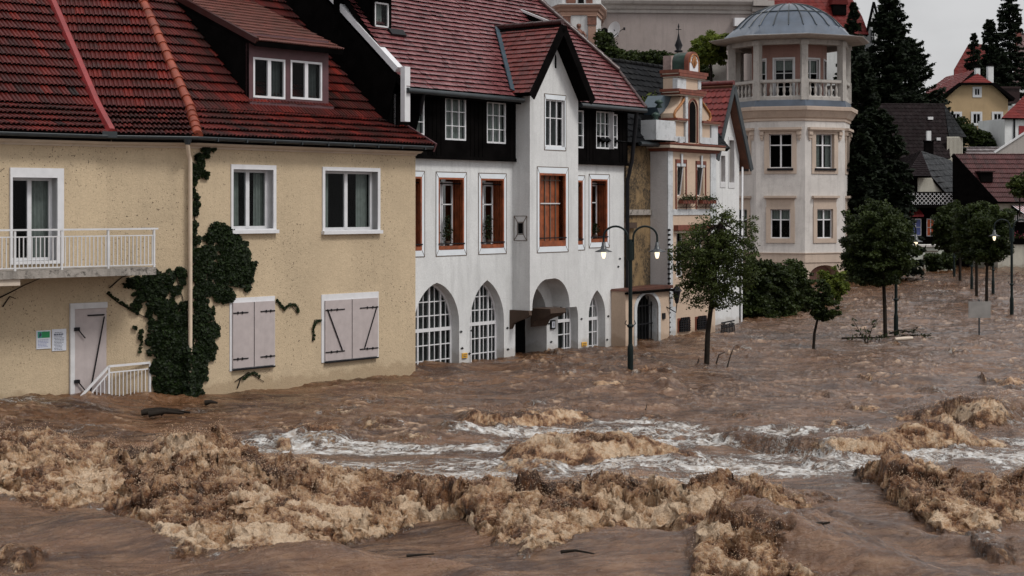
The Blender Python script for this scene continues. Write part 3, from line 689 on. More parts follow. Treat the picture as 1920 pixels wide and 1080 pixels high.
mb.build('wall', white)
q = MB(); q.cap(WW, [portal], -.76, M['black']); s0, s1 = WW.sx(966), WW.sx(1025)
q.box(WW, s0, s1, WW.z(1000, 592), WW.z(1000, 588), -.74, -.70, M['darkwood']); q.box(WW, s0, s0+.9, BASE, WW.z(1000, 595), -.75, -.68, M['darkwood']); q.build('portal_door', white)
# arched french windows
for (a, b, zs, zp, zt_), l in zip(arches, loops):
    n = max(2, round((b-a)/.62)); r = (a, b, BASE, zp); cols = 4 if b-a > 1.2 else 2 if b-a < .8 else 3
    fo = window(white, WW, (a, b, -1.2, zp), depth=.28, cols=cols, mid=.05, fr=.06, loop=[(x, max(z, -1.2)) for x, z in l], curt='full', cmat=M['curtain_d'], name='arched_window', crows=[zt_], panes=True)
    g = MB()
    for i in range(cols):
        s = a+(b-a)*(i+.5)/cols; h = clipheight(l, s)
        if h: g.box(WW, s-.011, s+.011, -1.2, h[1]-.02, -.31, -.275, M['white'])
    z = zt_
    g.box(WW, a+.02, b-.02, zt_-.05, zt_+.04, -.32, -.255, M['white'])
    for dz in (.36, .72, -.40, -.80, -1.2):
        w_ = clipwidth(l, zt_+dz)
        if w_: g.box(WW, w_[0]+.01, w_[1]-.01, zt_+dz-.013, zt_+dz+.013, -.31, -.272, M['white'])
    g.build('glazing_bars', fo)
# incised frames round the brown windows, with a brown lining
def incised(W, r, o, parent, ext=(.10, .10, .16, .14), name='painted_surround'):
    a, b, c, d = r; A_, B_, C_, D_ = a-ext[0], b+ext[1], c-ext[2], d+ext[3]; q = MB(); t = .011
    q.prism(W, rectloop((A_, B_, C_, D_)), o-.005, o+.006, M['gwhite2'], holes=[rectloop(r)])
    for x0, x1, z0, z1 in ((A_-t, A_+t, C_, D_), (B_-t, B_+t, C_, D_), (A_, B_, C_-t, C_+t), (A_, B_, D_-t, D_+t)): q.box(W, x0, x1, z0, z1, o, o+.009, M['line'])
    for (x, z), (x2, z2) in (((A_, C_), (a, c)), ((B_, C_), (b, c)), ((A_, D_), (a, d)), ((B_, D_), (b, d))): q.bar(W.P(x, z, o+.008), W.P(x2, z2, o+.008), .014, .006, M['line'], up=(0, 0, 1))
    return q.build(name, parent)
M['gwhite2'] = plain('pale_window_surround', (.66, .70, .74), .8, .05, 3)
def potplant(W, s, z, o, h, w, n=130, seed=0):
    L = Leaves(); r = np.random.default_rng(seed); k = r.random(n); sp_ = (1-k)**.6*w*.5+.02
    P = np.stack([W.P(s, z, o)+np.array([W.u[0], W.u[1], 0])*x+np.array([W.n[0], W.n[1], 0])*y+np.array([0, 0, zz]) for x, y, zz in zip(r.normal(size=n)*sp_*.6, r.normal(size=n)*.04, .06+k*h)])
    L.add(P, r.normal(size=(n, 3)), np.full(n, .05), r.random(n)*.6); return L
for i, r in enumerate(bw):
    a, b, c, d = r; q = MB(); dp = .34
    q.rim(WW, rectloop(r), -dp-.3, -.015, M['brownwin']); q.cap(WW, [rectloop(r)], -dp-.45, M['black'])
    for s, e in ((a, .05), (b-.05, .05)): q.box(WW, s, s+e, c, d, -.06, .004, M['brownwin'])
    q.box(WW, a+.05, b-.05, d-.05, d, -.06, .004, M['brownwin']); q.box(WW, a+.05, b-.05, c, c+.10, -.06, .012, M['brownwin'])
    for k in range(1, 5): q.box(WW, b-.055, b-.03, c+.1, d-.05, -.08*k-.012, -.08*k, M['brownwin'])
    q.box(WW, a+.05, b-.05, d-.17, d-.14, -.1, -.06, M['darkwood'])
    fo = q.build('window', white); incised(WW, r, .0, fo)
    q = MB(); m = (a+b)/2
    for s0_, s1_ in ((a+.05, m-.01), (m+.01, b-.05)):
        for x0, x1, z0, z1 in ((s0_, s0_+.045, c+.1, d-.1), (s1_-.045, s1_, c+.1, d-.1), (s0_, s1_, c+.1, c+.15), (s0_, s1_, d-.2, d-.1), (s0_, s1_, c+.62*(d-c), c+.62*(d-c)+.03)): q.box(WW, x0, x1, z0, z1, -dp-.04, -dp, M['white'])
    q.build('casement', fo); g = MB(); g.cap(WW, [rectloop((a, b, c, d))], -dp-.02, M['glass']); g.build('pane', fo)
    cu = MB(); curtain(cu, WW, a+.05, a+.3, c+.1, d-.1, -dp-.12, M['curtain_d']); cu.build('curtain', fo)
    q = MB(); q.box(WW, a-.01, b+.01, c+.14, c+.17, .01, .03, M['iron']); q.build('sill_rail', fo)
    if i in (1, 2, 4):
        pl = thing('potted_plant', WW.P(a+(b-a)*.55, c+.1, -.18), ('dark potted plant in the first full brown window left of the bay', 'dark potted plant in the brown window nearest the bay on its left', '', 'small dark potted plant in the brown window right of the bay')[i-1], 'plant', 'plants in the brown windows')
        t = MB(); t.lathe(WW.P(a+(b-a)*.55, c+.1, -.18), [(.0, 0), (.06, 0), (.08, .12), (.07, .12), (0, .11)], M['stonec'], 12); t.build('pot', pl)
        potplant(WW, a+(b-a)*.55, c+.2, -.18, .62 if i < 3 else .28, .32, 190, i).build('leaves', pl, M['leafpot'], seed=i)
# --- black timber storey
TW = Wall(o=WW.P(0, 0, .12), u=WW.u); zE = None
G2 = WW.back(sWR+.40); eo2 = .62
E2R = onplane(G2, 1209, 203)
# eave point: where the verge plane meets the eave line
t_, z_ = G2.at(1209, 203); E2R = G2.P(t_, z_); P2b = onplane(G2, 1157, 133)
R2p, R2n = plane3(E2R, P2b, E2R+uW); pit = math.degrees(math.acos(R2n[2])); oe = ((E2R[:2]-WW.o)@WW.n); print('WHITE pitch %.1f eave offset %.2f eave z %.2f zT0 %.2f' % (pit, oe, E2R[2], zT0))
zsof = E2R[2]+.0
ztop = E2R[2]+(oe-.12)*math.tan(math.radians(pit))
ups = [(742, 178, 796.5, 252), (835, 183, 874.5, 263), (913, 191, 949, 269), (1052, 205.5, 1095, 277), (1118, 208.5, 1144, 279)]
ur = [TW.rect(*p) for p in ups]; u5 = TW.rect(1146, 214, 1158.5, 278)
mb = MB(); mb.prism(TW, rectloop((sWL, sWR+.02, zT0, ztop-.05)), -.12, 0, M['darkwood'], holes=[rectloop(r) for r in ur+[u5]], hdepth=.12)
k = sWL
while k < sWR-.1:   # vertical cover strips
    if not any(r[0]-.06 < k < r[1]+.03 for r in ur+[u5]): mb.box(TW, k, k+.03, zT0-.01, ztop-.08, 0, .015, M['darkwood'])
    k += .17
mb.box(TW, sWL, sWR+.04, zT0-.05, zT0+.04, -.05, .03, M['darkwood']); mb.build('timber_storey', white)
for i, r in enumerate(ur+[u5]):
    fo = window(white, TW, r, depth=.03, cols=1 if i == 5 else 3, rows=3, fr=.045, mid=.028, curt=None if i == 5 else 'full', cmat=M['curtain'], name='upper_window', room=.3)
    if i == 4:
        q = MB(); s = r[1]; q.box(TW, s-.02, s+.01, r[2], r[3], 0, .13, M['white']); q.build('open_sash', fo)
# --- roof
def hitR(x, y): return pray(x, y, R2p, R2n)
EL = hitR(752, 150); sEL = (EL[:2]-WW.o)@WW.u; EL = E2R-uW*(((E2R-EL)@uW))
up = np.cross(R2n, uW); up = up if up[2] > 0 else -up
Thip = hitR(1000, -6); vlen = 9.0
bl0, bl1 = BB.sx(988)-.02, BB.sx(1092)
def Rp(s, v): return WW.P(s, 0)*np.array([1, 1, 0])+(E2R-WW.P(((E2R[:2]-WW.o)@WW.u), 0))*1.0+up*v
def Rp(s, v):
    sE = (E2R[:2]-WW.o)@WW.u; return E2R+uW*(s-sE)+up*v
sE = (E2R[:2]-WW.o)@WW.u; vP = (P2b-E2R)@up; hv = (Thip-E2R)@up; hsx = (Thip[:2]-WW.o)@WW.u
hr = (hsx-sE)/(hv-vP)     # hip drift per metre up
T2 = dict(tw=.17, tl=.17, h=.045, rib=.004, tvar=.10, kind='plain', toneamp=.15)
kp = (oe-.02)/math.cos(math.radians(pit))
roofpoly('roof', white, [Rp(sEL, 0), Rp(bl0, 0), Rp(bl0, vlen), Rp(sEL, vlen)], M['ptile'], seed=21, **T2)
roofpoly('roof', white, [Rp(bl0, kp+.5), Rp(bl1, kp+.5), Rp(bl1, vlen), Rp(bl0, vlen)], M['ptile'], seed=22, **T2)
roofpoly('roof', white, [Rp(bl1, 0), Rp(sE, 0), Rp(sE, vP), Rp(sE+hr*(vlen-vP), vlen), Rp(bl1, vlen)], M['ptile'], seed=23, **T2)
q = MB(); hipline(q, Rp(sE+.02, 0)+R2n*.02, Rp(sE+.02, vP)+R2n*.03, .07, .055, .3, M['ptile2']); hipline(q, Rp(sE, vP)+R2n*.05, Rp(sE+hr*(vlen-vP), vlen)+R2n*.05, .10, .08, .33, M['ptile2']); q.build('hip_tiles', white)
# hip end, faces away
hp = [Rp(sE, vP), Rp(sE+hr*(vlen-vP), vlen)]; 
# gutter and soffit
for a_, b_ in ((sEL, bl0-.05), (bl1+.02, sE-.02)):
    q = MB(); pa, pb = Rp(a_, 0), Rp(b_, 0); q.tube([pa+nW*.05-np.array([0, 0, .08]), pb+nW*.05-np.array([0, 0, .08])], .07, M['gutter'], 8)
    ws = [WW.P(a_, E2R[2]-.16, oe-.02), WW.P(b_, E2R[2]-.16, oe-.02), WW.P(b_, E2R[2]-.16, .1), WW.P(a_, E2R[2]-.16, .1)]; q.face(ws, M['darkwood']); q.box(WW, a_, b_, E2R[2]-.19, E2R[2]-.03, oe-.05, oe-.02, M['darkwood']); q.build('gutter', white)
# left gable: dark boards, white barge wall
GLW = WW.back(sWL+.02); gtop = lambda t: E2R[2]+(oe+t)*math.tan(math.radians(pit))
q = MB(); q.cap(GLW, [[(0, zT0-2), (9, zT0-2), (9, gtop(9)-.1), (0, gtop(0)-.1)]], 0, M['darkwood']); q.build('gable_wall', white)
zwp0, zwp1 = WW.z(752, 228, oe-.1), WW.z(752, 134, oe-.1)
GB = WW.back(sEL); q = MB(); a0_, a1_ = GB.at(745, 135), GB.at(622, 0)
pa, pb = GB.P(*a0_), GB.P(*a1_); pb = pa+(pb-pa)*1.35
q.bar(pa+uW*.07+[0, 0, .06], pb+uW*.07+[0, 0, .06], .22, .15, M['white'], up=(0, 0, 1))
q.box(WW, sEL-.06, sEL+.14, zwp0, pa[2]+.12, oe-.12, oe+.02, M['white'])
q.cap(GB, [[(a0_[0]+.0, a0_[1]-.15), (a0_[0]+9, a0_[1]-.15+9*(pb-pa)[2]/np.linalg.norm((pb-pa)[:2])), (a0_[0]+9, zT0), (a0_[0]+.35, zT0), (a0_[0]+.35, zwp0)]], -.02, M['darkwood'])
q.build('barge_board', white)
# --- dormer at the top left
WDm = Wall(o=WW.P(0, 0, (hitR(716, 57)[:2]-WW.o)@WW.n), u=WW.u); r = WDm.rect(703, 5, 729, 51)
q = MB(); o_ = WDm.rect(699, -4, 734, 57); q.prism(WDm, rectloop(o_), -.1, 0, M['darkwood'], holes=[rectloop(r)], hdepth=.1)
for s in (o_[0], o_[1]): q.cap(WDm.back(s), [[(0, o_[2]-.2), (0, o_[3]+.1), (3, o_[3]+2.0), (3, o_[2]-.2)]], 0, M['darkwood'])
q.cap(WDm, [rectloop((o_[0]-.5, o_[0], o_[2]+.0, o_[3]+.8))], -.9, M['darkwood'])
L1 = [WDm.P(o_[0]-.55, o_[3]+.05, .25), WDm.P(o_[1]+.2, o_[3]+.05, .25), WDm.P(o_[1]+.2, o_[3]+2.0, -3), WDm.P(o_[0]-.55, o_[3]+2.0, -3)]
q.box8([*L1, *[p+np.array([0, 0, .12]) for p in L1]], M['darkwood']); dm = q.build('dormer', white)
q = MB(); s0_, s1_, z0_, z1_ = r; q.cap(WDm, [rectloop(r)], -.35, M['black'])
for x0, x1, y0, y1 in ((s0_, s0_+.04, z0_, z1_), (s1_-.04, s1_, z0_, z1_), (s0_, s1_, z0_, z0_+.04), (s0_, s1_, z1_-.04, z1_)): q.box(WDm, x0, x1, y0, y1, -.05, -.0, M['gwhite'])
q.cap(WDm, [rectloop(r)], -.02, M['glass']); curtain(q, WDm, s0_+.05, s1_-.05, z0_+.04, z1_, -.2, M['curtain']); q.build('dormer_window', dm)
for px, py in ((742, 66), (1182-20, 2)):
    pass
q = MB(); p = hitR(742, 64); q.box8([p+uW*-.28-up*.10+R2n*.03, p+uW*.28-up*.10+R2n*.03, p+uW*.28+up*.10+R2n*.03, p-uW*.28+up*.10+R2n*.03]+[x+R2n*.09 for x in (p+uW*-.28-up*.10, p+uW*.28-up*.10, p+uW*.28+up*.10, p-uW*.28+up*.10)], M['iron']); p = hitR(814, -2)
q.build('roof_vent', white)
# --- shed dormer high on the right part of the roof
cs = (hitR(1043, 44)[:2]-WW.o)@WW.u-.0
GS = WW.back((hitR(930, 52)[:2]-WW.o)@WW.u*0+WW.sx(925, 0)*0+cs-1.35)
a_, b_ = GS.at(1036, 47), GS.at(925, 0)
q = MB(); pA, pB = GS.P(*a_), GS.P(*b_); d_ = (pB-pA)*2.2
n0 = pA; poly_ = [(a_[0], a_[1]), (a_[0]+np.linalg.norm(d_[:2]), a_[1]+d_[2]), (a_[0]+np.linalg.norm(d_[:2]), a_[1]-3), (a_[0], a_[1]-1.2)]
q.cap(GS, [poly_], 0, M['darkwood']); W_ = Wall(o=pA[:2], u=WW.u); q.cap(W_, [rectloop((0, .45, pA[2]-1.2, pA[2]))], 0, M['darkwood']); sd_ = q.build('shed_dormer', white)
roofpoly('shed_roof', sd_, [pA-uW*.1+nW*.2, pA+uW*.45+nW*.2, pA+uW*.45+d_, pA-uW*.1+d_], M['dtile'], seed=31, tw=.17, tl=.155, h=.02, rib=.004, kind='plain')
q = MB(); q.bar(pA-uW*.12+nW*.2, pA-uW*.12+d_, .07, .06, M['gwhite']); q.build('shed_verge', sd_)
# --- the gabled bay
zb1 = BB.z(1010, 581); zsp = BB.z(1000, 583)
apx = BB.at(1047, 84)
vo = .42; VG = Wall(o=WW.P(0, 0, bf+vo), u=WW.u)   # verge plane
vA, vL, vR = VG.at(1055, 45), VG.at(1006, 176), VG.at(1111, 184)
mid_ = vA[0]; hw = max(mid_-vL[0], vR[0]-mid_); zft = (vL[1]+vR[1])/2; slope = (vA[1]-zft)/hw; print('BAY slope', math.degrees(math.atan(slope)), 'L', vL, 'R', vR, 'A', vA)
wtop = lambda s: vA[1]-.12-abs(s-mid_)*slope
bl = [(bs0, zb1), (bs1, zb1), (bs1, wtop(bs1)), (mid_, wtop(mid_)), (bs0, wtop(bs0))]
# arch cut in the lower edge of the bay front
aw0, aw1, apk = BB.sx(998), BB.sx(1068), BB.z(1036, 522)
arc = archloop(aw0, aw1, zb1-.2, BB.z(1030, 575), apk, 12, pointed=True)
arc_top = arc[2:]        # right spring ... peak ... left spring
low = [(bs0, zb1), (aw0, zb1)]+[p for p in arc_top[::-1] if p[1] > zb1]+[(aw1, zb1), (bs1, zb1), (bs1, wtop(bs1)), (mid_, wtop(mid_)), (bs0, wtop(bs0))]
uw_ = BB.rect(1023, 187, 1059, 275); lw_ = BB.rect(1011, 325, 1061, 462); slit = BB.rect(1040, 101, 1043.5, 128)
mb = MB(); mb.cap(BB, [low, rectloop(uw_), rectloop(lw_), archloop(slit[0], slit[1], slit[2], slit[3]-.12, slit[3], 4)], 0, M['wside']); mb.rim(BB, rectloop(uw_), -.1, 0, M['wside']); mb.rim(BB, rectloop(lw_), -.1, 0, M['wside'])
mb.cap(BB, [rectloop((slit[0], slit[1], slit[2], slit[3]))], -.08, M['black'])
# intrados of the bay arch
AL = [p for p in arc_top if p[1] > zb1]; AL = [(aw1, zb1)]+AL+[(aw0, zb1)]
for (a_, b_), (c_, d_) in zip(AL, AL[1:]): mb.face([BB.P(a_, b_, 0), BB.P(c_, d_, 0), BB.P(c_, d_, -bf), BB.P(a_, b_, -bf)], M['wside'], True)
for s in (bs0, bs1): mb.face([BB.P(s, zb1, 0), BB.P(s, wtop(s), 0), BB.P(s, wtop(s), -bf-1.5), BB.P(s, zb1, -bf)], M['wside'])
mb.face([BB.P(bs0, zb1), BB.P(aw0, zb1), BB.P(aw0, zb1, -bf), BB.P(bs0, zb1, -bf)], M['wside']); mb.face([BB.P(aw1, zb1), BB.P(bs1, zb1), BB.P(bs1, zb1, -bf), BB.P(aw1, zb1, -bf)], M['wside'])
bay = mb.build('bay', white)
def baywin(r, depth, mat, cols, zz, name, sur=None, lining=None, grid=None):
    a, b, c, d = r; q = MB(); L = rectloop(r); q.cap(BB, [L], -.5, M['black']); q.rim(BB, L, -.5, -.1, M['black'])
    if lining: q.rim(BB, L, -.3, .004, lining); [q.box(BB, x, x+.05, c, d, -.05, .006, lining) for x in (a, b-.05)]; q.box(BB, a+.05, b-.05, d-.06, d, -.05, .006, lining); q.box(BB, a+.05, b-.05, c, c+.16, -.05, .008, lining)
    if grid: # closed rust-brown boards behind bars
        q.box(BB, a+.05, b-.05, c+.1, d-.05, -.22, -.2, lining)
        for i in range(1, 5): s = a+(b-a)*i/5; q.box(BB, s-.012, s+.012, c+.1, d-.05, -.19, -.165, M['corn'] if 0 else M['line'])
        q.box(BB, a+.05, b-.05, c+.58*(d-c), c+.58*(d-c)+.03, -.19, -.16, M['gwhite']); q.box(BB, a+.05, b-.05, d-.2, d-.18, -.19, -.15, M['line'])
        q.box(BB, a, b, c+.22, c+.25, .0, .03, M['iron'])
    else:
        for x0, x1, y0, y1 in ((a, a+.04, c, d), (b-.04, b, c, d), (a, b, c, c+.04), (a, b, d-.04, d), (a, b, c+.6*(d-c), c+.6*(d-c)+.025)): q.box(BB, x0, x1, y0, y1, -.11, -.07, mat)
        for i in range(1, cols): s = a+(b-a)*i/cols; q.box(BB, s-.02, s+.02, c, d, -.105, -.06, mat)
        q.cap(BB, [L], -.09, M['glass']); curtain(q, BB, a+.03, b-.03, c+.02, d-.02, -.25, M['curtain_d'])
    return q.build(name, bay)
baywin(uw_, .1, M['white'], 3, None, 'bay_window'); baywin(lw_, .1, M['white'], 3, None, 'bay_window', lining=M['brownwin'], grid=True)
incised(BB, uw_, 0, bay, (.06, .05, .10, .14), 'painted_surround'); incised(BB, lw_, 0, bay, (.10, .11, .16, .17), 'painted_surround')
# bay roof
rb = 6.5; Rl = lambda s, o, dz=0: VG.P(s, vA[1]-abs(s-mid_)*slope+dz, o)
roofpoly('bay_roof', bay, [Rl(mid_-hw, -rb), Rl(mid_-hw, 0), Rl(mid_, 0), Rl(mid_, -rb)], M['ptile2'], seed=41, tw=.17, tl=.16, h=.032, rib=.004, kind='plain', thick=.12)
roofpoly('bay_roof', bay, [Rl(mid_+hw, 0), Rl(mid_+hw, -rb), Rl(mid_, -rb), Rl(mid_, 0)], M['ptile2'], seed=42, tw=.17, tl=.16, h=.032, rib=.004, kind='plain', thick=.12)
q = MB(); hipline(q, Rl(mid_, 0, .06), Rl(mid_, -rb, .06), .08, .07, .33, M['ptile2']); q.build('ridge_tiles', bay)
q = MB()
for sg in (-1, 1): q.bar(Rl(mid_, .02, -.1), Rl(mid_+sg*hw, .02, -.1), .04, .24, M['darkwood'])
q.build('verge_board', bay)
q = MB()
def onmain(s_):
    p0 = Rl(s_, 0); d_ = -nW; t0 = ((E2R-p0)@R2n)/(d_@R2n); return p0+d_*t0
va, vb_ = onmain(mid_), onmain(mid_-hw*.97)
q.bar(va+R2n*.07-uW*.06, vb_+R2n*.07-uW*.06, .17, .03, M['blueflash'], up=R2n); q.build('valley_flashing', bay)
# niche on the bay's left flank
SF = Wall(o=BB.P(bs0, 0, -bf), u=WW.n)   # left flank, u runs outwards
def flank(x, y): return SF.at(x, y)
q = MB(); a_, b_ = (.10, .52); zc_, zd_ = SF.z(970, 451), SF.z(970, 405); on = .0
nS = -uW
def sp(s, z, o=0.): p = BB.P(bs0, z, -bf+s); return p-uW*o
for s, z, s2, z2 in ((.06, zc_, .5, zc_), (.06, zd_, .5, zd_), (.06, zc_, .06, zd_), (.5, zc_, .5, zd_), (.18, zc_+.17, .38, zc_+.17), (.18, zd_-.17, .38, zd_-.17), (.18, zc_+.17, .18, zd_-.17), (.38, zc_+.17, .38, zd_-.17), (.06, zc_, .18, zc_+.17), (.5, zc_, .38, zc_+.17), (.06, zd_, .18, zd_-.17), (.5, zd_, .38, zd_-.17)):
    q.bar(sp(s, z, .005), sp(s2, z2, .005), .016, .012, M['line'], up=nS)
q.box8([sp(.2, zc_+.19, .006), sp(.36, zc_+.19, .006), sp(.36, zd_-.19, .006), sp(.2, zd_-.19, .006), sp(.2, zc_+.19, -.01), sp(.36, zc_+.19, -.01), sp(.36, zd_-.19, -.01), sp(.2, zd_-.19, -.01)], M['black'])
q.build('flank_window', bay)
# corbels
for s0_, s1_, flip in ((bs0-.01, aw0+.0, 0), (aw1-.28, bs1+.02, 1)):
    q = MB(); zt_ = zb1-.0; Wc = WW.back(s0_)
    pr = [(0.02, zt_), (-bf-.06, zt_), (-bf-.08, zt_-.12), (-bf+.1, zt_-.22), (-bf+.35, zt_-.30), (-.12, zt_-.36), (-.02, zt_-.52), (.02, zt_-.52)]
    q.prism(Wc, [(x, z) for x, z in pr], -(s1_-s0_), 0, M['stonec']); q.build('corbel', white)
# lantern-like house number, yellow tags, iron pins, downpipe
q = MB(); r = WW.rect(1031, 600, 1039, 617); q.box(WW, *r[:2], r[2], r[3], .001, .05, M['iron']); q.box(WW, r[0]+.03, r[1]-.03, r[2]+.04, r[3]-.04, .05, .06, M['paper']); q.box(WW, (r[0]+r[1])/2-.01, (r[0]+r[1])/2+.012, r[2]+.07, r[3]-.07, .06, .065, M['ink']); q.box(WW, r[0]-.1, r[0], r[3]-.1, r[3]-.07, .0, .03, M['iron'])
tag(q.build('house_number_plate', None, origin=WW.P(r[0], r[2])), 'small black framed number plate on the white pier under the bay', 'sign')
M['yel'] = plain('yellow_enamel', (.62, .33, .03), .5, .15, 6)
for rct, lab in (((865.5, 662, 875, 671.5), 'yellow tag low on the wall between the two left arched windows'), ((1090, 641.5, 1099, 649), 'yellow tag low on the wall between the two right arched windows')):
    a, b, c, d = WW.rect(*rct); q = MB(); q.box(WW, a, b, c, d, .0, .03, M['yel']); t = tag(q.build('wall_tag', None, origin=WW.P(a, c)), lab, 'sign', 'yellow tags on the white house')
    q = MB(); 
    for i in range(3): q.box(WW, a+.03, b-.03-.02*i, d-.05-i*.045, d-.035-i*.045, .03, .034, M['ink'])
    q.build('printed_text', t, origin=t.location)
for px, py in ((864, 622), (866, 653), (951, 615), (952, 655), (1033, 641), (1090, 598), (1140, 593), (1138, 637), (880, 663), (884, 620), (1162, 485), (1159, 500)):
    s, z = WW.at(px, py); q = MB(); q.box(WW, s-.05, s+.05, z-.012, z+.012, .0, .02, M['iron']); q.box(WW, s-.01, s+.02, z-.03, z+.03, .0, .015, M['iron']); q.build('iron_pin', white)
q = MB(); s = sWR+.05; q.tube([WW.P(s-.1, E2R[2]-.1, oe), WW.P(s-.05, E2R[2]-.35, oe-.05), WW.P(s, zT0+.1, .25), WW.P(s+.02, zT0-.5, .08), WW.P(s+.02, BASE, .08)], .06, M['iron'], 8); q.build('downpipe', white); q = MB(); q.tube([WW.P(sWL+.12, E2R[2]-.1, oe), WW.P(sWL+.14, E2R[2]-.4, oe-.1), WW.P(sWL+.3, E2R[2]-.6, .2)], .05, M['iron'], 8); q.build('downpipe', white)
# ================================================================== OCHRE HOUSE, ORNATE HOUSE, GABLED HOUSE
M['peach'] = stucco('peach_render', (.54, .41, .31), streak=.1, bmp=.2); M['owhite'] = stucco('white_trim_render', (.54, .56, .58), stain=.35, sscale=2.2, streak=.25, bmp=.3)
M['oside'] = stucco('grey_side_render', (.55, .53, .53), streak=.15); M['ochre'] = stucco('mouldy_ochre_render', (.25, .165, .08), stain=1., sscale=.75, staincol=(.018, .013, .008), streak=.5, spots=.4)
M['rustr'] = plain('rust_red_trim', (.15, .04, .022), .6, .3, 5, .2, 30); M['slate'] = tilemat('black_slate', (.003, .003, .0035), (.006, .0065, .008), (.018, .019, .022), .6, moss=.25, mosscol=(.03, .03, .028))
M['rustd'] = plain('rusty_sheet_metal', (.075, .024, .014), .6, .5, 6, .2, 30); M['orange'] = plain('orange_ornament', (.30, .12, .035), .6, .3, 14); M['copper'] = plain('dark_green_copper', (.012, .035, .026), .5, .5, 5); M['stile'] = tilemat('scalloped_red_tile', (.11, .010, .008), (.19, .016, .012), (.28, .03, .02), .45)
M['brownsof'] = plain('brown_soffit_wood', (.085, .028, .012), .7, .3, 6)
WO = Wall(1251, 631, vp=3100); uO = np.array([WO.u[0], WO.u[1], 0]); nO = np.array([WO.n[0], WO.n[1], 0]); oR = WO.sx(1341)
# --- ochre house (set back)
och = thing('ochre_house', WO.P(-1.5, 0, -.6), 'narrow mouldy ochre house with black slate roof between the white and the ornate house', 'house')
W1 = Wall(o=WO.P(0, 0, -.6), u=WO.u); ocl = W1.sx(1174); z1 = W1.z(1200, 271)
q = MB(); q.prism(W1, rectloop((ocl, 0.1, BASE, z1)), -5, 0, M['ochre']); r = W1.rect(1178, 393, 1226, 403); q.box(W1, ocl, .05, r[2], r[3], 0, .07, M['slab']); q.build('wall', och)
r = W1.rect(1176, 417, 1188, 428); q = MB(); q.box(W1, r[0]-.4, r[1], r[2], r[3], 0, .12, M['stonec']); q.build('ledge', och)
SP = RP(W1, z1+.02, .35, 50); sl_ = SP.hit(1262, 262); upo = np.cross(SP.n, uO); upo = upo if upo[2] > 0 else -upo
def Sp(s, v): return W1.P(s, z1+.02, .35)+upo*v
vt = (SP.hit(1200, 121)-W1.P(0, z1+.02, .35))@upo
roofpoly('roof', och, [Sp(-3.4, 0), Sp(4.6, 0), Sp(4.6, vt), Sp(-3.4, vt)], M['slate'], seed=51, tw=.34, tl=.26, h=.03, rib=.012, kind='scallop')
q = MB(); hipline(q, Sp(-3.4, vt), Sp(4.6, vt), .09, .08, .36, M['slate']); q.build('ridge_tiles', och)
q = MB(); q.tube([W1.P(ocl+.12, z1, .42), W1.P(-.02, z1, .42)], .07, M['gutter'], 8); q.build('gutter', och)
pk = (SP.hit(1222, 207)); wd = thing('roof_weed', pk, 'tuft of green weed growing in the gutter between the white and the ornate house', 'plant')
L = Leaves(); r_ = np.random.default_rng(3); n = 260; L.add(pk+r_.normal(size=(n, 3))*[.16, .1, .16]+[0, 0, .12], r_.normal(size=(n, 3)), np.full(n, .09), r_.random(n)); L.build('leaves', wd, M['leafl'], long=2.5)
# --- porch
por = thing('gate_porch', WO.P(-.7, 0, .15), 'low peach porch with a rusty roof and dark round arched gateway', 'porch')
WP = Wall(o=WO.P(0, 0, .12), u=WO.u); pa_, pb_ = WP.sx(1173), WP.sx(1255); zp_ = WP.z(1215, 543)
ar = archloop(WP.sx(1193), WP.sx(1233), BASE, WP.z(1213, 580), WP.z(1213, 551), 10, False)
q = MB(); q.prism(WP, rectloop((pa_, pb_, BASE, zp_)), -.5, 0, M['peach'], holes=[ar], hdepth=.3, hmat=M['owhite']); q.cap(WP, [ar], -.32, M['black']); q.build('wall', por)
big = archloop(WP.sx(1188.5), WP.sx(1237.5), BASE, WP.z(1213, 579), WP.z(1213, 545.5), 10, False); q = MB(); q.cap(WP, [big, [(a, b) for a, b in ar]], .03, M['owhite']); q.rim(WP, big, 0, .03, M['owhite']); q.build('arch_surround', por)
q = MB(); q.prism(WP, [(pa_-.05, zp_-.0), (pb_+.03, zp_-.0), (pb_+.02, zp_+.09), (pa_-.0, zp_+.06)], -.6, .12, M['rustd']); q.box(WP, pa_-.05, pb_+.05, zp_-.09, zp_-.03, .0, .14, M['darkwood']); q.build('porch_roof', por)
q = MB(); s = WP.sx(1213)
for i in range(7): x = WP.sx(1195)+(WP.sx(1231)-WP.sx(1195))*i/6; h = clipheight(ar, x); q.box(WP, x-.012, x+.012, BASE, h[1] if h else 1, -.2, -.17, M['iron'])
for zz in (.45, 1.0): q.box(WP, WP.sx(1193), WP.sx(1233), zz, zz+.03, -.2, -.17, M['iron'])
q.build('iron_gate', por)
# --- ornate house
orn = thing('ornate_house', WO.P(oR/2, 0), 'peach and white house with a curved baroque gable and orange shell ornament', 'house')
zc_b, zc_t = WO.z(1290, 286), WO.z(1290, 270)
R = WO.rect; win = [R(1270, 312, 1282, 367), R(1307, 313.5, 1319, 367)]; gr_ = [R(1272, 600, 1291, 622), R(1305, 597, 1322, 618)]; low_ = R(1268, 436, 1288, 520); low2 = R(1304, 436, 1324, 516)
q = MB(); q.cap(WO, [rectloop((0, oR, BASE, zc_b))]+[rectloop(x) for x in win+gr_+[low_, low2]], 0, M['peach'])
for x in win+gr_+[low_, low2]: q.rim(WO, rectloop(x), -.2, 0, M['peach'])
q.cap(Wall(o=WO.P(0, 0), u=-WO.n), [rectloop((0, .62, BASE, zc_t))], 0, M['oside']); q.cap(WO.back(oR), [rectloop((0, 6, BASE, zc_t))], 0, M['oside'])
q.build('wall', orn)
q = MB()   # white corner strips and bands
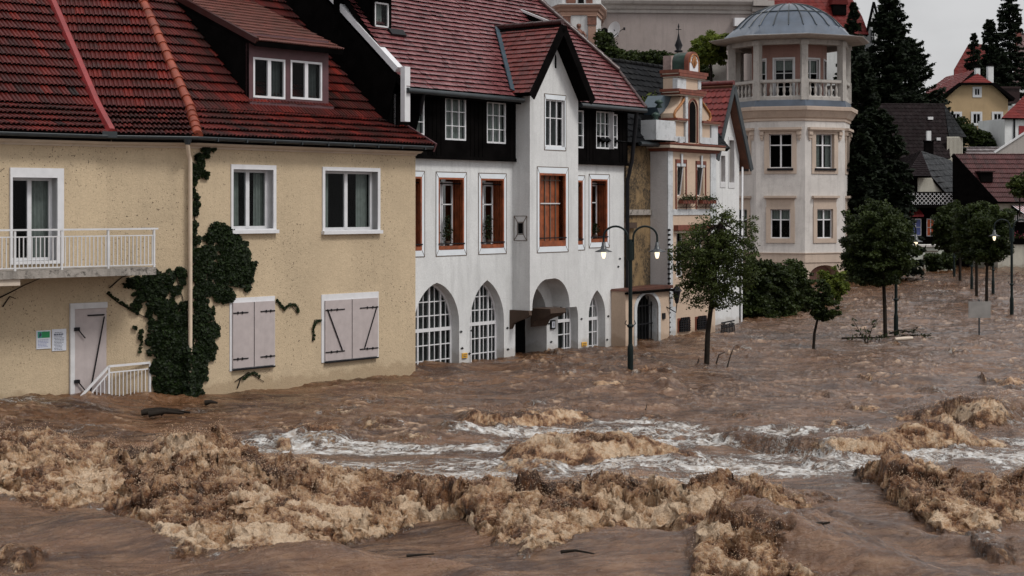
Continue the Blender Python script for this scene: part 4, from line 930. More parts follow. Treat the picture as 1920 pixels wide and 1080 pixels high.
for a, b in ((0, WO.sx(1260)), (WO.sx(1331), oR)): q.box(WO, a, b, .9, zc_b, 0, .035, M['owhite'])
zb_ = R(1262, 392, 1330, 403); q.box(WO, WO.sx(1260), WO.sx(1331), zb_[2], zb_[3], 0, .03, M['owhite']); q.box(WO, 0, .5, BASE, .9, 0, .02, M['owhite'])
q.build('trim', orn)
q = MB(); pr = [(0, zc_b), (.10, zc_b+.02), (.12, zc_b+.08), (.20, zc_b+.12), (.22, zc_t-.06), (.26, zc_t-.04), (.26, zc_t), (0, zc_t)]
q.sweep([WO.P(0, 0, -.62), WO.P(0, 0), WO.P(oR, 0), WO.P(oR, 0, -.5)], pr, M['rustr']); q.sweep([WO.P(0, 0, -.62), WO.P(0, 0), WO.P(oR, 0), WO.P(oR, 0, -.5)], [(.2, zc_b+.1), (.235, zc_b+.11), (.245, zc_t-.08), (.2, zc_t-.07)], M['corn']); q.build('cornice', orn)
for r, sr in zip(win, ((1266, 299, 1286.5, 393), (1304, 302, 1323, 393))):
    sr = R(*sr); fo = window(orn, WO, r, depth=.16, cols=1, fr=.03, curt=None, name='window')
    q = MB(); a, b, c, d = sr; t = .055
    for x0, x1, y0, y1 in ((a, a+t, c, d), (b-t, b, c, d), (a, b, d-.12, d)): q.box(WO, x0, x1, y0, y1, .0, .03, M['rustr'])
    q.box(WO, a+t, b-t, r[3], d-.12, 0, .02, M['owhite']); q.box(WO, (a+b)/2-.05, (a+b)/2+.05, d-.22, d+.18, .03, .06, M['owhite']); q.box(WO, a+t, b-t, c, r[2], .0, .02, M['peach']); q.build('surround', fo)
    q = MB(); q.box8([WO.P(r[0]+.03, r[2]+.03, -.14), WO.P(r[1]-.03, r[2]+.03, -.14), WO.P(r[1]-.03, r[3]-.03, -.03), WO.P(r[0]+.03, r[3]-.03, -.03), WO.P(r[0]+.03, r[2]+.03, -.17), WO.P(r[1]-.03, r[2]+.03, -.17), WO.P(r[1]-.03, r[3]-.03, -.06), WO.P(r[0]+.03, r[3]-.03, -.06)], M['glass'])
    q.bar(WO.P(r[0]+.02, r[2]+.03, -.13), WO.P(r[0]+.02, r[3]-.03, -.02), .03, .03, M['white']); q.bar(WO.P(r[1]-.02, r[2]+.03, -.13), WO.P(r[1]-.02, r[3]-.03, -.02), .03, .03, M['white']); q.build('tilted_sash', fo)
for i, (x0, x1) in enumerate(((1269, 1296), (1306, 1333))):
    a, b, c, d = R(x0, 371, x1, 383); fb = thing('flower_box', WO.P(a, c, .1), ('planted window box with dark foliage under the left window of the ornate house', 'planted window box with dark foliage under the right window of the ornate house')[i], 'flower box', 'flower boxes on the ornate house')
    q = MB(); q.box(WO, a+.03, b-.03, c+.02, c+.14, .05, .22, M['rustr']); q.build('box', fb); q = MB()
    for k in range(6): s = a+(b-a)*k/5; q.tube([WO.P(s, c+.16, .24), WO.P(s, c+.04, .3), WO.P(s, c-.08, .22), WO.P(s, c-.1, .02)], .009, M['iron'], 4)
    q.build('bracket', fb); L = Leaves(); n = 260; r_ = np.random.default_rng(i)
    P_ = np.stack([WO.P(a+(b-a)*x, c+.12+z, .15+y) for x, z, y in zip(r_.random(n), np.abs(r_.normal(0, .08, n)), r_.normal(0, .07, n))]); L.add(P_, r_.normal(size=(n, 3)), np.full(n, .05), r_.random(n)); L.build('plants', fb, M['leafd'])
for r in (low_, low2): window(orn, WO, r, depth=.2, cols=2, rows=3, fr=.04, mid=.025, curt='full', cmat=M['curtain_d'])
lr = R(1263, 421.5, 1329, 431.5); q = MB(); q.box(WO, lr[0], lr[1], lr[2], lr[3], 0, .16, M['rustr']); q.box(WO, lr[0]+.04, lr[1]-.04, lr[2]-.08, lr[2]-.02, 0, .08, M['corn']); q.build('lintel_cornice', orn)
for r in gr_:
    q = MB(); a, b, c, d = r; q.box(WO, a-.07, a-.01, c, d+.07, 0, .03, M['rustr']); q.box(WO, b+.01, b+.07, c, d+.07, 0, .03, M['rustr']); q.box(WO, a, b, d+.01, d+.07, 0, .03, M['rustr']); q.cap(WO, [rectloop(r)], -.2, M['black']); cw = q.build('cellar_window', orn)
    q = MB()
    for k in range(6): s = a+(b-a)*(k+.5)/6; q.box(WO, s-.014, s+.014, c, d+.05, .05, .08, M['iron'])
    for k in range(5): z = c+(d-c)*(k+.5)/5; q.box(WO, a-.02, b+.02, z-.014, z+.014, .05, .075, M['iron'])
    for k in range(4): s = a+(b-a)*(k+.8)/4.6; q.box(WO, s-.035, s+.035, d-.0, d+.09, .045, .085, M['iron'])
    q.build('grille', cw)
# baroque gable
def pl(pts): return [WO.at(x, y) for x, y in pts]
q = MB(); th = .45
q.prism(WO, pl([(1264, 268), (1264, 226), (1283, 226), (1283, 268)]), -th, .02, M['peach']); q.prism(WO, pl([(1312, 269), (1312, 230), (1330, 230), (1330, 270)]), -th, .02, M['peach'])
slot = archloop(WO.sx(1289.3), WO.sx(1302), WO.z(1296, 268), WO.z(1296, 205), WO.z(1296, 190), 6)
q.prism(WO, pl([(1281, 269), (1281, 178), (1312, 178), (1312, 270)]), -th, .05, M['peach'], holes=[slot], hdepth=.3); q.cap(WO, [slot], .052, M['black'])
q.prism(WO, pl([(1276.5, 226), (1263, 222), (1262, 212), (1266, 204), (1272, 196), (1277, 181), (1281, 181), (1281, 226)]), -th, 0, M['peach']); q.prism(WO, pl([(1312, 229), (1312, 181), (1315, 183), (1318, 196), (1325, 205), (1330, 214), (1330, 226), (1326, 230)]), -th, 0, M['peach'])
q.prism(WO, pl([(1267, 168), (1267, 146), (1310, 147), (1310, 169)]), -th, .05, M['peach']); q.build('gable', orn)
q = MB()
for x0, x1, y0, y1 in ((1227, 1264, 226, 263), (1264, 1282, 256, 266), (1331, 1343, 232, 271), (1312, 1331, 258, 270)): q.box(WO, *R(x0, y0, x1, y1)[:2], *R(x0, y0, x1, y1)[2:], -th-.03, .06, M['owhite'])
for x0, x1 in ((1281, 1285.5), (1307.5, 1312)): r = R(x0, 180, x1, 268); q.box(WO, *r, -.1, .09, M['owhite'])
r = R(1266.5, 147, 1283, 168); q.box(WO, *r, -.1, .07, M['owhite']); r = R(1305.5, 148, 1311, 168); q.box(WO, *r, -.1, .07, M['owhite']); q.box(WO, *R(1268, 258, 1274, 268), .06, .12, M['owhite']); q.build('gable_trim', orn)
q = MB()
for x0, x1, y0, y1 in ((1264.5, 1320, 134, 140), (1266, 1317, 140.5, 146), (1264.5, 1317, 169, 174), (1267, 1313, 174.5, 179), (1262, 1283, 222, 226), (1311, 1345, 228, 232.5)):
    r = R(x0, y0, x1, y1); q.box(WO, *r, -th-.08, .16, M['rustr']); q.box(WO, r[0]+.02, r[1]-.02, r[2]-.035, r[2]-.004, -th, .12, M['corn'])
for pts in ([(1283, 181), (1278, 192), (1272, 200), (1265, 208), (1262.5, 215), (1264, 222), (1268, 223)], [(1310, 181), (1315, 192), (1322, 202), (1329, 212), (1331, 220), (1329, 227), (1325, 227)]):
    q.tube([WO.P(*WO.at(x, y), .03) for x, y in pts], .045, M['orange'], 6)
so_ = [WO.P(a, b, .07) for a, b in archloop(WO.sx(1287.5), WO.sx(1303.8), WO.z(1296, 268), WO.z(1296, 204), WO.z(1296, 186), 6)[1:]]+[WO.P(WO.sx(1287.5), WO.z(1296, 268), .07)]
q.tube(so_, .03, M['rustr'], 5); q.build('gable_moulding', orn)
cx_, zb_, zt_ = WO.sx(1298), WO.z(1298, 134), WO.z(1298, 97)
q = MB(); hd = archloop(WO.sx(1288), WO.sx(1309), zb_, zb_+.30, zt_, 10, False); q.prism(WO, hd, -.10, .05, M['rustr']); q.prism(WO, [(cx_+(a-cx_)*.93, zb_+(b-zb_)*.95) for a, b in hd], -.55, -.102, M['copper']); q.cap(WO, [[(cx_+(a-cx_)*.8, zb_+(b-zb_)*.86) for a, b in hd]], .06, M['white'])
for k in range(-3, 4): an = k*.36; q.bar(WO.P(cx_, zb_+.12, .075), WO.P(cx_+.19*math.sin(an)*1., zb_+.14+.36*math.cos(an), .075), .06, .02, M['orange'], up=nO)
q.tube([WO.P(cx_+(a-cx_)*.8, zb_+(b-zb_)*.86, .07) for a, b in hd[1:]], .025, M['orange'], 5); q.build('shell_ornament', orn)
q = MB(); q.prism(WO, [(cx_-.30, zb_), (cx_+.10, zb_), (cx_+.10, zt_-.1), (cx_-.06, zt_-.02), (cx_-.22, zt_-.12), (cx_-.30, zt_-.3)], -.5, -.1, M['copper']); q.build('copper_cover', orn); q = MB(); q.prism(WO, pl([(1250, 200), (1262, 178), (1278, 180), (1268, 205), (1255, 214)]), -.9, -.35, M['blueflash']); q.build('lead_cover', orn)
for x, y in ((1246, 194), (1328, 200), (1332, 222), (1240, 218)): q = MB(); c_ = WO.P(*WO.at(x, y), -.2); q.lathe(c_, [(.0, -.14), (.12, -.12), (.05, -.02), (.14, .03), (.1, .1), (0, .14)], M['copper'], 10); q.build('copper_urn', orn)
q = MB(); c_ = WO.P(WO.sx(1288), WO.z(1288, 97), -.3); q.lathe(c_, [(.12, 0), (.14, .05), (.07, .08), (.13, .22), (.05, .42), (.012, .62), (.012, .9)], M['iron'], 10); q.bar(c_+[-.09, 0, .72], c_+[.09, 0, .72], .02, .02, M['iron']); q.lathe(c_+[0, 0, .75], [(.012, 0), (.03, .06), (0, .18)], M['iron'], 6); q.build('finial', orn)
M['tpd_'] = plain('dull_pink_chimney', (.28, .20, .18), .8, .3, 6); q = MB(); q.prism(WO, WO.poly([(1258, 131), (1258, 104), (1266, 104), (1266, 131)], -1.5), -1.8, -1.5, M['tpd_']); q.build('chimney', orn)
# roof body behind the gable
q = MB(); q.box(WO, .05, oR-.05, zc_t-.2, zc_t+.6, -5, -.5, M['darkwood']); q.build('roof', orn)
# wall lantern at the porch
ln = thing('wall_lantern', WO.P(WO.sx(1253), WO.z(1253, 556), .3), 'black iron lantern on the corner of the ornate house above the porch', 'lantern')
c_ = WO.P(WO.sx(1252), WO.z(1252, 567), .32); q = MB(); q.lathe(c_, [(.0, -.05), (.05, 0), (.12, .34), (.17, .36), (.06, .5), (0, .55)], M['iron'], 6, False); q.build('lantern_body', ln); q = MB(); q.tube([c_+[0, 0, -.05], c_+[-.02, .02, -.3], WO.P(WO.sx(1243), WO.z(1243, 575), .12)], .018, M['iron'], 5); q.build('bracket', ln)
q = MB(); q.box(WP, *WP.rect(1241, 587, 1246, 598), 0, .04, M['iron']); tag(q.build('house_plaque', None, origin=WP.P(*WP.at(1243, 590))), 'small dark plaque right of the round arched gateway', 'sign')
# iron chain-like drainpipe on the corner
q = MB(); q.tube([WO.P(.0, BASE, .07), WO.P(.0, zc_b-3.0, .07), WO.P(.0, zc_b-3.05, .07)], .02, M['iron'], 5)
for i in range(24): z = -.2+i*.15; q.lathe(WO.P(0, z, .07), [(0, 0), (.05, .02), (.05, .06), (0, .08)], M['iron'], 6)
q.build('rain_chain', orn)
q = MB(); a, b, c, d = R(1327, 600, 1351, 618); W_ = Wall(o=WO.P(0, 0, .9), u=WO.u)
for i in range(9): s = a+(b-a)*i/8; q.tube([WO.P(s, -1, .5), WO.P(s, d-.1+.08*math.sin(i*1.3), .5)], .022, M['iron'], 5)
for z in (c+.1, d-.15, d-.05): q.tube([WO.P(a, z, .5), WO.P(b, z+.03, .5)], .025, M['iron'], 5)
tag(q.build('iron_railing', None, origin=WO.P(a, 0, .5)), 'ornate black iron railing in the water behind the leaning street tree', 'railing')

# --- gabled house
WG = Wall(1385, 602, vp=3100); uG = np.array([WG.u[0], WG.u[1], 0]); gR = WG.sx(1386)
gab = thing('gabled_house', WG.P(gR-.8, 0), 'narrow white gabled house with scalloped red tiles and deep brown eaves', 'house')
gv = .3; VG2 = Wall(o=WG.P(0, 0, gv), u=WG.u); ga, gl, gd = VG2.at(1376, 158), VG2.at(1345, 270), VG2.at(1406, 300)
slp = (ga[1]-gd[1])/(gd[0]-ga[0]); print('GAB', ga, gl, gd, slp, gR)
fl = lambda s: ga[1]-.15-abs(s-ga[0])*slp
nw = [WG.rect(1351, 292, 1359, 340.6), WG.rect(1366.4, 263, 1376, 342)]
q = MB(); gl0 = ga[0]-(ga[1]-WG.z(1341, 270))/slp-.3
q.cap(WG, [[(gl0, BASE), (gR, BASE), (gR, fl(gR)), (ga[0], fl(ga[0])), (gl0, fl(gl0))]]+[rectloop(r) for r in nw], 0, M['ww'])
for r in nw: q.rim(WG, rectloop(r), -.2, 0, M['oside'])
q.cap(WG.back(gR), [rectloop((0, 8, BASE, fl(gR)))], 0, M['ww']); q.build('wall', gab)
M['greyglass'] = plain('dull_grey_panel', (.22, .21, .20), .5, .2, 3)
for r in nw:
    q = MB(); a, b, c, d = r
    for x0, x1, y0, y1 in ((a-.05, a, c-.2, d+.12), (b, b+.05, c-.2, d+.12), (a, b, d, d+.12), (a, b, c-.2, c)): q.box(WG, x0, x1, y0, y1, 0, .02, M['gwhite'])
    q.cap(WG, [rectloop(r)], -.12, M['greyglass']); q.build('slit_window', gab)
Rg = lambda s, o, dz=0: VG2.P(s, ga[1]-abs(s-ga[0])*slp+dz, o)
eR, eL = gd[0]+.12, ga[0]-(gd[0]-ga[0])+.0
bkd = 4.4
roofpoly('roof', gab, [Rg(eL, -bkd), Rg(eL, 0), Rg(ga[0], 0), Rg(ga[0], -bkd)], M['stile'], seed=61, tw=.19, tl=.24, h=.04, rib=.02, kind='scallop', thick=.1, slab=M['brownsof'])
roofpoly('roof', gab, [Rg(eR, 0), Rg(eR, -bkd), Rg(ga[0], -bkd), Rg(ga[0], 0)], M['stile'], seed=62, tw=.19, tl=.24, h=.04, rib=.02, kind='scallop', thick=.14, slab=M['brownsof'])
q = MB(); hipline(q, Rg(ga[0], 0, .05), Rg(ga[0], -bkd, .05), .09, .08, .3, M['stile']); q.build('ridge_tiles', gab)
q = MB(); q.bar(Rg(ga[0], .02, -.06), Rg(eL, .02, -.06), .05, .16, M['gutter']); q.bar(Rg(ga[0], .02, -.1), Rg(eR, .02, -.1), .05, .2, M['gutter']); q.build('verge_board', gab)
q = MB(); q.tube([Rg(eR-.1, -.3, -.2), WG.P(gR+.05, fl(gR)-.6, .1), WG.P(gR+.03, BASE, .06)], .035, M['white'], 6); q.build('downpipe', gab)

# ================================================================== OCTAGONAL TOWER
DT = 84.; cxT = (1480-CX)/F*(DT+3.36); view = math.atan2(cxT, DT); RT = 3.36
M['tw'] = stucco('tower_white_render', (.58, .55, .525), stain=.3, staincol=(.30, .27, .26), sscale=1.3, streak=.3, bmp=.2); M['tp'] = stucco('tower_pink_trim', (.48, .385, .315), streak=.2, bmp=.15); M['tpd'] = stucco('tower_pink_wall', (.30, .17, .14), streak=.2)
M['lead'] = plain('blue_lead_sheet', (.055, .072, .10), .3, .25, 1.6, .1, 6); M['stg'] = stucco('grey_cast_stone', (.40, .375, .35), stain=.25, sscale=3, streak=.3)
tow = thing('tower', (cxT, DT+3.4, 0), 'white octagonal tower with pink window frames, balustrade and lead dome', 'tower')
cT = np.array([cxT, DT+3.36])
def octv(R_, k): a = math.radians(14.3+45*k)-view*0; d = np.array([math.sin(a), -math.cos(a)]); c, s = math.cos(-view), math.sin(-view); d = np.array([d[0]*math.cos(view)+(-d[1])*math.sin(view)*1.0, d[1]*math.cos(view)+d[0]*math.sin(view)]) if False else np.array([math.sin(a-0)*math.cos(view)-math.cos(a)*math.sin(view)*1., -math.cos(a)*math.cos(view)-math.sin(a)*math.sin(view)]); return cT+d*R_
zpx = lambda y, D=84.4: H+(HY-y)/F*D
zz_ = dict(base=zpx(492), band=zpx(474.5), corn0=zpx(227), corn1=zpx(200), bal0=zpx(187.5), rail=zpx(149), eav=zpx(71, 84.0), dome=zpx(55, 86), top=zpx(8, 87.4))
def oct(R_): return [octv(R_, k) for k in range(-4, 4)]
faces_ = [Wall(o=octv(RT, k), u=octv(RT, k+1)-octv(RT, k)) for k in range(-4, 4)]; Lf = np.linalg.norm(octv(RT, 1)-octv(RT, 0))
q = MB(); holes = {}
for i, W_ in enumerate(faces_):
    c = Lf/2; hu = (c-.60, c+.60, zpx(315), zpx(251)); hl = (c-.52, c+.52, zpx(447), zpx(392)); vis = i in (2, 3, 4, 5)
    q.cap(W_, [rectloop((0, Lf, zz_['band'], zz_['corn0']))]+([rectloop(hu), rectloop(hl)] if vis else []), 0, M['tw'])
    if vis: q.rim(W_, rectloop(hu), -.2, 0, M['tp']); q.rim(W_, rectloop(hl), -.12, 0, M['tp'])
q.build('wall', tow)
for i in (2, 3, 4, 5):
    W_ = faces_[i]; c = Lf/2; hu = (c-.60, c+.60, zpx(315), zpx(251)); hl = (c-.52, c+.52, zpx(447), zpx(392))
    fo = window(tow, W_, hu, depth=.2, cols=2, fr=.05, mid=.09, crows=[zpx(272)], curt='both' if i != 3 else None, cfrac=.35, cmat=M['curtain'])
    t = MB(); o = (hu[0]-.25, hu[1]+.25, hu[2]-.30, hu[3]+.22); t.prism(W_, rectloop(o), -.005, .05, M['tp'], holes=[rectloop(hu)])
    t.box(W_, c-1.12, c+1.12, zpx(243.5), zpx(239), 0, .24, M['tp']); t.box(W_, c-1.06, c+1.06, zpx(246.5), zpx(243.7), 0, .14, M['tp']); t.build('surround', fo)
    for sx_ in (-.98, .98): t = MB(); t.box(W_, c+sx_-.11, c+sx_+.11, zpx(253), zpx(246.7), 0, .16, M['tp']); t.box(W_, c+sx_-.09, c+sx_+.09, zpx(259), zpx(253.2), 0, .10, M['tp']); t.box(W_, c+sx_-.06, c+sx_+.06, zpx(262.5), zpx(259.2), 0, .07, M['tp']); t.build('console', fo)
    t = MB(); t.box(W_, hu[0]-.08, hu[1]+.08, hu[2]-.13, hu[2]-.01, 0, .12, M['iron']); t.build('sill', fo)
    fo = window(tow, W_, hl, depth=.12, cols=2, fr=.06, mid=.08, crows=[zpx(412)], curt='top', cfrac=.36, cmat=M['curtain'], fmat=M['white'])
    t = MB(); o = (hl[0]-.24, hl[1]+.24, hl[2]-.24, hl[3]+.12); t.prism(W_, rectloop(o), -.005, .05, M['tp'], holes=[rectloop(hl)]); t.prism(W_, rectloop((o[0]+.02, o[1]-.02, o[3]+.002, zpx(373))), 0, .035, M['tp']); t.box(W_, c-.85, c+.85, zpx(371), zpx(367), 0, .2, M['tp']); t.box(W_, c-.78, c+.78, zpx(373), zpx(371.2), 0, .1, M['tp']); t.build('surround', fo)
q = MB(); cor = [(0, zz_['corn0']), (.06, zz_['corn0']+.02), (.06, zz_['corn0']+.14), (.14, zz_['corn0']+.2), (.20, zz_['corn0']+.3), (.34, zz_['corn1']-.22), (.40, zz_['corn1']-.2), (.42, zz_['corn1']-.05), (.42, zz_['corn1']), (0, zz_['corn1'])]
q.sweep(oct(RT), cor, M['tp'], closed=True); q.build('cornice', tow)
q = MB(); q.sweep(oct(RT), [(-.3, zz_['corn1']-.02), (.12, zz_['corn1']), (.05, zz_['bal0']), (-.3, zz_['bal0'])], M['lead'], closed=True); q.build('lead_flashing', tow)
q = MB(); q.sweep(oct(RT), [(-.05, zz_['base']), (.045, zz_['base']), (.045, zz_['band']-.04), (.09, zz_['band']-.02), (.09, zz_['band']+.02), (-.05, zz_['band']+.02)], M['tp'], closed=True); q.build('base_band', tow)
# base: arched openings and corner pillars
q = MB()
for i, W_ in enumerate(faces_):
    al = archloop(.28, Lf-.28, BASE, zz_['base']-.75, zz_['base']-.15, 8, False)
    q.cap(W_, [rectloop((0, Lf, BASE, zz_['base'])), al], 0, M['tp']); q.rim(W_, al, -.7, 0, M['tp'])
q.build('arcade', tow); q = MB(); q.sweep(oct(RT-.75), [(-.02, BASE), (0, BASE), (0, zz_['base']), (-.02, zz_['base'])], M['tpd'], closed=True); q.build('arcade_wall', tow)
# terrace floor, balustrade
q = MB(); q.raw([(*v, zz_['bal0']) for v in oct(RT)], [tuple(range(8))], M['stg']); q.sweep(oct(RT), [(-.32, zz_['bal0']), (.0, zz_['bal0']), (.0, zz_['bal0']+.18), (-.04, zz_['bal0']+.22), (-.32, zz_['bal0']+.22)], M['stg'], closed=True)
q.sweep(oct(RT), [(-.26, zz_['rail']-.17), (.02, zz_['rail']-.17), (.04, zz_['rail']-.13), (.04, zz_['rail']), (-.28, zz_['rail'])], M['stg'], closed=True); q.build('terrace_rail', tow)
bz0, bz1 = zz_['bal0']+.22, zz_['rail']-.17
bpr = [(.08, 0), (.08, .04), (.045, .06), (.055, .14), (.085, .26), (.075, .36), (.045, .5), (.04, .58), (.07, .62), (.07, .66)]; k_ = (bz1-bz0)/.66; protob = None
for i, W_ in enumerate(faces_):
    for j in range(6):
        s = .42+(Lf-.84)*j/5; p = W_.P(s, bz0, -.13)
        t = MB(); t.lathe(p, [(r_*1.05, z*k_) for r_, z in bpr], M['stg'], 10); t.build('baluster', tow)
for i in range(8):
    v = octv(RT-.16, i-4); t = MB(); a = math.atan2(*(v-cT)); W_ = Wall(o=v, u=(math.cos(a), -math.sin(a)))
    t.box(W_, -.17, .17, zz_['bal0'], zz_['eav']-.05, -.17, .17, M['stg']); t.box(W_, -.2, .2, zz_['bal0'], zz_['rail']+.03, -.2, .2, M['stg']); t.box(W_, -.22, .22, zz_['eav']-.32, zz_['eav']-.1, -.22, .22, M['stg']); t.build('column', tow)
q = MB(); q.sweep(oct(RT-.05), [(-.4, zz_['eav']-.28), (0, zz_['eav']-.28), (0, zz_['eav']), (-.4, zz_['eav'])], M['stg'], closed=True); q.build('architrave', tow)
q = MB(); q.sweep(oct(RT), [(-.2, zz_['eav']-.02), (.75, zz_['eav']-.0), (1.0, zz_['eav']+.10), (1.02, zz_['eav']+.14), (-.2, zz_['eav']+.3)], M['stg'], closed=True); q.raw([(*v, zz_['eav']-.03) for v in oct(RT)], [tuple(range(8))], M['stg']); q.build('roof_eave', tow)
# inner pavilion
ri = RT*.62; inn = [Wall(o=octv(ri, k), u=octv(ri, k+1)-octv(ri, k)) for k in range(-4, 4)]; Li = np.linalg.norm(octv(ri, 1)-octv(ri, 0))
q = MB()
for i, W_ in enumerate(inn): 
    h = (Li/2-.5, Li/2+.5, zz_['bal0']+.05, zz_['bal0']+2.25); q.cap(W_, [rectloop((0, Li, zz_['bal0'], zz_['eav'])), rectloop(h)], 0, M['tpd']); q.rim(W_, rectloop(h), -.15, 0, M['tpd'])
q.build('pavilion_wall', tow)
for i in (2, 3, 4, 5):
    W_ = inn[i]; h = (Li/2-.5, Li/2+.5, zz_['bal0']+.05, zz_['bal0']+2.25); window(tow, W_, h, depth=.1, cols=2, rows=3, fr=.06, mid=.06, curt='top', cfrac=.3, surround=(h[0]-.1, h[1]+.1, h[2]-.04, h[3]+.1), fmat=M['gwhite'], smat=M['gwhite'])
# dome: 8 curved faces with standing seams
q = MB(); nseg = 7; Rb = RT+.78; zd0 = zz_['eav']+.12; hd_ = zz_['top']-zz_['dome']
zdm = zz_['dome']+.12; hd_ = zz_['top']-zdm
a_d = RT-.38; Rs = (a_d**2+hd_**2)/(2*hd_); td = math.asin(a_d/Rs); prd = [(RT+1.03, zd0), (RT+.25, zd0+.16), (a_d+.1, zdm-.05)]+[(Rs*math.sin(t), zdm+Rs*math.cos(t)-Rs*math.cos(td)) for t in np.linspace(td, .05, 9)]
NS = 24
def ringpt(R_, f):   # f in 0..8 around, chord-linear between corners -> softened octagon
    k = math.floor(f); t = f-k; a, b = octv(R_, k-4), octv(R_, k-3); p = a+(b-a)*t; d = p-cT; d1 = d/np.linalg.norm(d)*R_; w_ = 0. if R_ > RT+.1 else .55; return cT+d*(1-w_)+d1*w_
vs = [(*ringpt(r_, j*8/48), z) for r_, z in prd for j in range(48)]
q.raw(vs, [(i*48+j, i*48+(j+1) % 48, (i+1)*48+(j+1) % 48, (i+1)*48+j) for i in range(len(prd)-1) for j in range(48)], M['lead'], True); q.build('dome', tow)
q = MB()
for j in range(24): q.tube([np.array([*ringpt(r_+.015, j*8/24), z+.015]) for r_, z in prd[2:-1]], .028, M['gutter'], 5, False)
im = 6; q.tube([np.array([*ringpt(prd[im][0]+.01, j*8/48), prd[im][1]+.02]) for j in range(49)], .03, M['gutter'], 5, False); q.lathe((cT[0], cT[1], zz_['top']-.1), [(.35, 0), (.3, .08), (.1, .12), (0, .16)], M['iron'], 12); q.build('dome_seams', tow)
# ================================================================== BUILDINGS BEHIND
M['pgrey'] = stucco('pinkish_grey_render', (.30, .255, .24), streak=.25, bmp=.2, stain=.2, sscale=.8, staincol=(.2, .17, .16)); M['pgrey2'] = stucco('grey_band_render', (.36, .33, .31), streak=.3)
M['yhouse'] = stucco('yellow_house_render', (.42, .30, .17), streak=.15, bmp=.1); M['rsheet'] = tilemat('bright_red_tile', (.09, .007, .006), (.14, .011, .009), (.19, .02, .014), .6, spec=.2); M['maroon'] = tilemat('maroon_tile', (.02, .005, .005), (.075, .018, .018), (.12, .036, .036), .5, spec=.3)
M['brslate'] = tilemat('brown_black_shingle', (.007, .004, .0045), (.012, .007, .008), (.022, .014, .015), .6); M['sheet'] = tilemat('dark_glossy_sheet', (.005, .0055, .006), (.009, .010, .012), (.03, .034, .038), .35); M['creamb'] = stucco('pale_board_wall', (.45, .43, .37), streak=.4)
M['striped'] = tilemat('pale_striped_tile', (.10, .07, .07), (.20, .17, .17), (.36, .33, .33), .3)
def quickwin(parent, W, r, fmat=None, sur=None, cols=2, rows=2, g=None, depth=.12, room=.35, name='window'):
    a, b, c, d = r; q = MB(); L = rectloop(r); fmat = fmat or M['white']
    q.box(W, a, b, c, d, .0, .015, g or M['black'])
    for x0, x1, y0, y1 in [(a, a+.05, c, d), (b-.05, b, c, d), (a, b, c, c+.05), (a, b, d-.05, d)]+[(a+(b-a)*i/cols-.03, a+(b-a)*i/cols+.03, c, d) for i in range(1, cols)]+[(a, b, c+(d-c)*j/rows-.02, c+(d-c)*j/rows+.02) for j in range(1, rows)]: q.box(W, x0, x1, y0, y1, .015, .04, fmat)
    fo = q.build(name, parent)
    if sur:
        m, e = sur; q = MB(); q.prism(W, rectloop((a-e, b+e, c-e, d+e)), -.01, .06, m, holes=[L]); q.build('surround', fo)
    return fo
# --- church tower with pilasters and a statue
DC = 100.; ch = thing('church_tower', P3(1086, 388, DC)*[1, 1, 0], 'pink and white baroque church tower with pilasters and a niche statue', 'tower')
cp = [P3(1018, 0, 104)[:2], P3(1054, 0, 100)[:2], P3(1118, 0, 100)[:2], P3(1127, 0, 102.5)[:2], P3(1127, 0, 108)[:2]]
zq = lambda y, D=100.: H+(HY-y)/F*D
M['chw'] = stucco('church_white', (.56, .56, .56), streak=.3); M['chp'] = stucco('church_pink', (.33, .20, .15), streak=.25); M['gilt'] = plain('brown_carved_stone', (.13, .05, .03), .6, .5, 9, .5, 12)
q = MB(); q.sweep(cp, [(-.1, zq(120)-8), (0, zq(120)-8), (0, zq(-60)), (-.1, zq(-60))], M['chw']); q.build('wall', ch)
q = MB(); q.sweep(cp, [(0, zq(29)), (.08, zq(28)), (.08, zq(22)), (.16, zq(21)), (.2, zq(17)), (.32, zq(13)), (.36, zq(10)), (.1, zq(9)), (0, zq(9))], M['chp']); q.sweep(cp, [(0, zq(9.2)), (.34, zq(9.2)), (.34, zq(7.6)), (0, zq(7.6))], M['chw']); q.build('cornice', ch)
CWs = [Wall(o=a, u=b-a) for a, b in zip(cp, cp[1:])]
for W_, xs in ((CWs[1], ((0, .50), (1.60, 2.13))), (CWs[0], ((.1, .5), (1.4, 1.9)))):
    for a, b in xs: q = MB(); q.box(W_, a+.02, b-.02, zq(140), zq(48), 0, .1, M['chp']); q.box(W_, a-.02, b+.02, zq(47), zq(29.2), 0, .16, M['gilt']); q.box(W_, a-.05, b+.05, zq(31), zq(29), .0, .2, M['chp']); q.build('pilaster', ch)
for a, b in ((.25, .85), (1.0, 1.36), (1.5, 1.9)):
    q = MB(); q.box(CWs[1], a, b, zq(7), zq(-20), 0, .05, M['black'] if a == 1.0 else M['gilt']); q.build('upper_panel', ch)
st = thing('niche_statue', CWs[1].P(1.0, zq(90), .25), 'dark brown saint statue standing in the white niche of the church tower', 'statue')
q = MB(); b0_ = CWs[1].P(1.03, zq(96), .28); k = .9
q.lathe(b0_, [(.0, 0), (.34, 0), (.36, .25), (.30, .7), (.24, 1.0), (.27, 1.2), (.12, 1.34), (.07, 1.38), (.13, 1.46), (.15, 1.56), (.12, 1.66), (0, 1.70)], M['gilt'], 12)
for sx_ in (-1, 1): q.tube([b0_+[sx_*.24, 0, 1.18], b0_+[sx_*.42, -.05, .95], b0_+[sx_*.36, -.2, .72]], [.09, .08, .06], M['gilt'], 6)
q.tube([b0_+[-.3, 0, .5], b0_+[0, -.15, .65], b0_+[.3, 0, .4]], [.06, .1, .06], M['chw'], 6); q.build('figure', st)
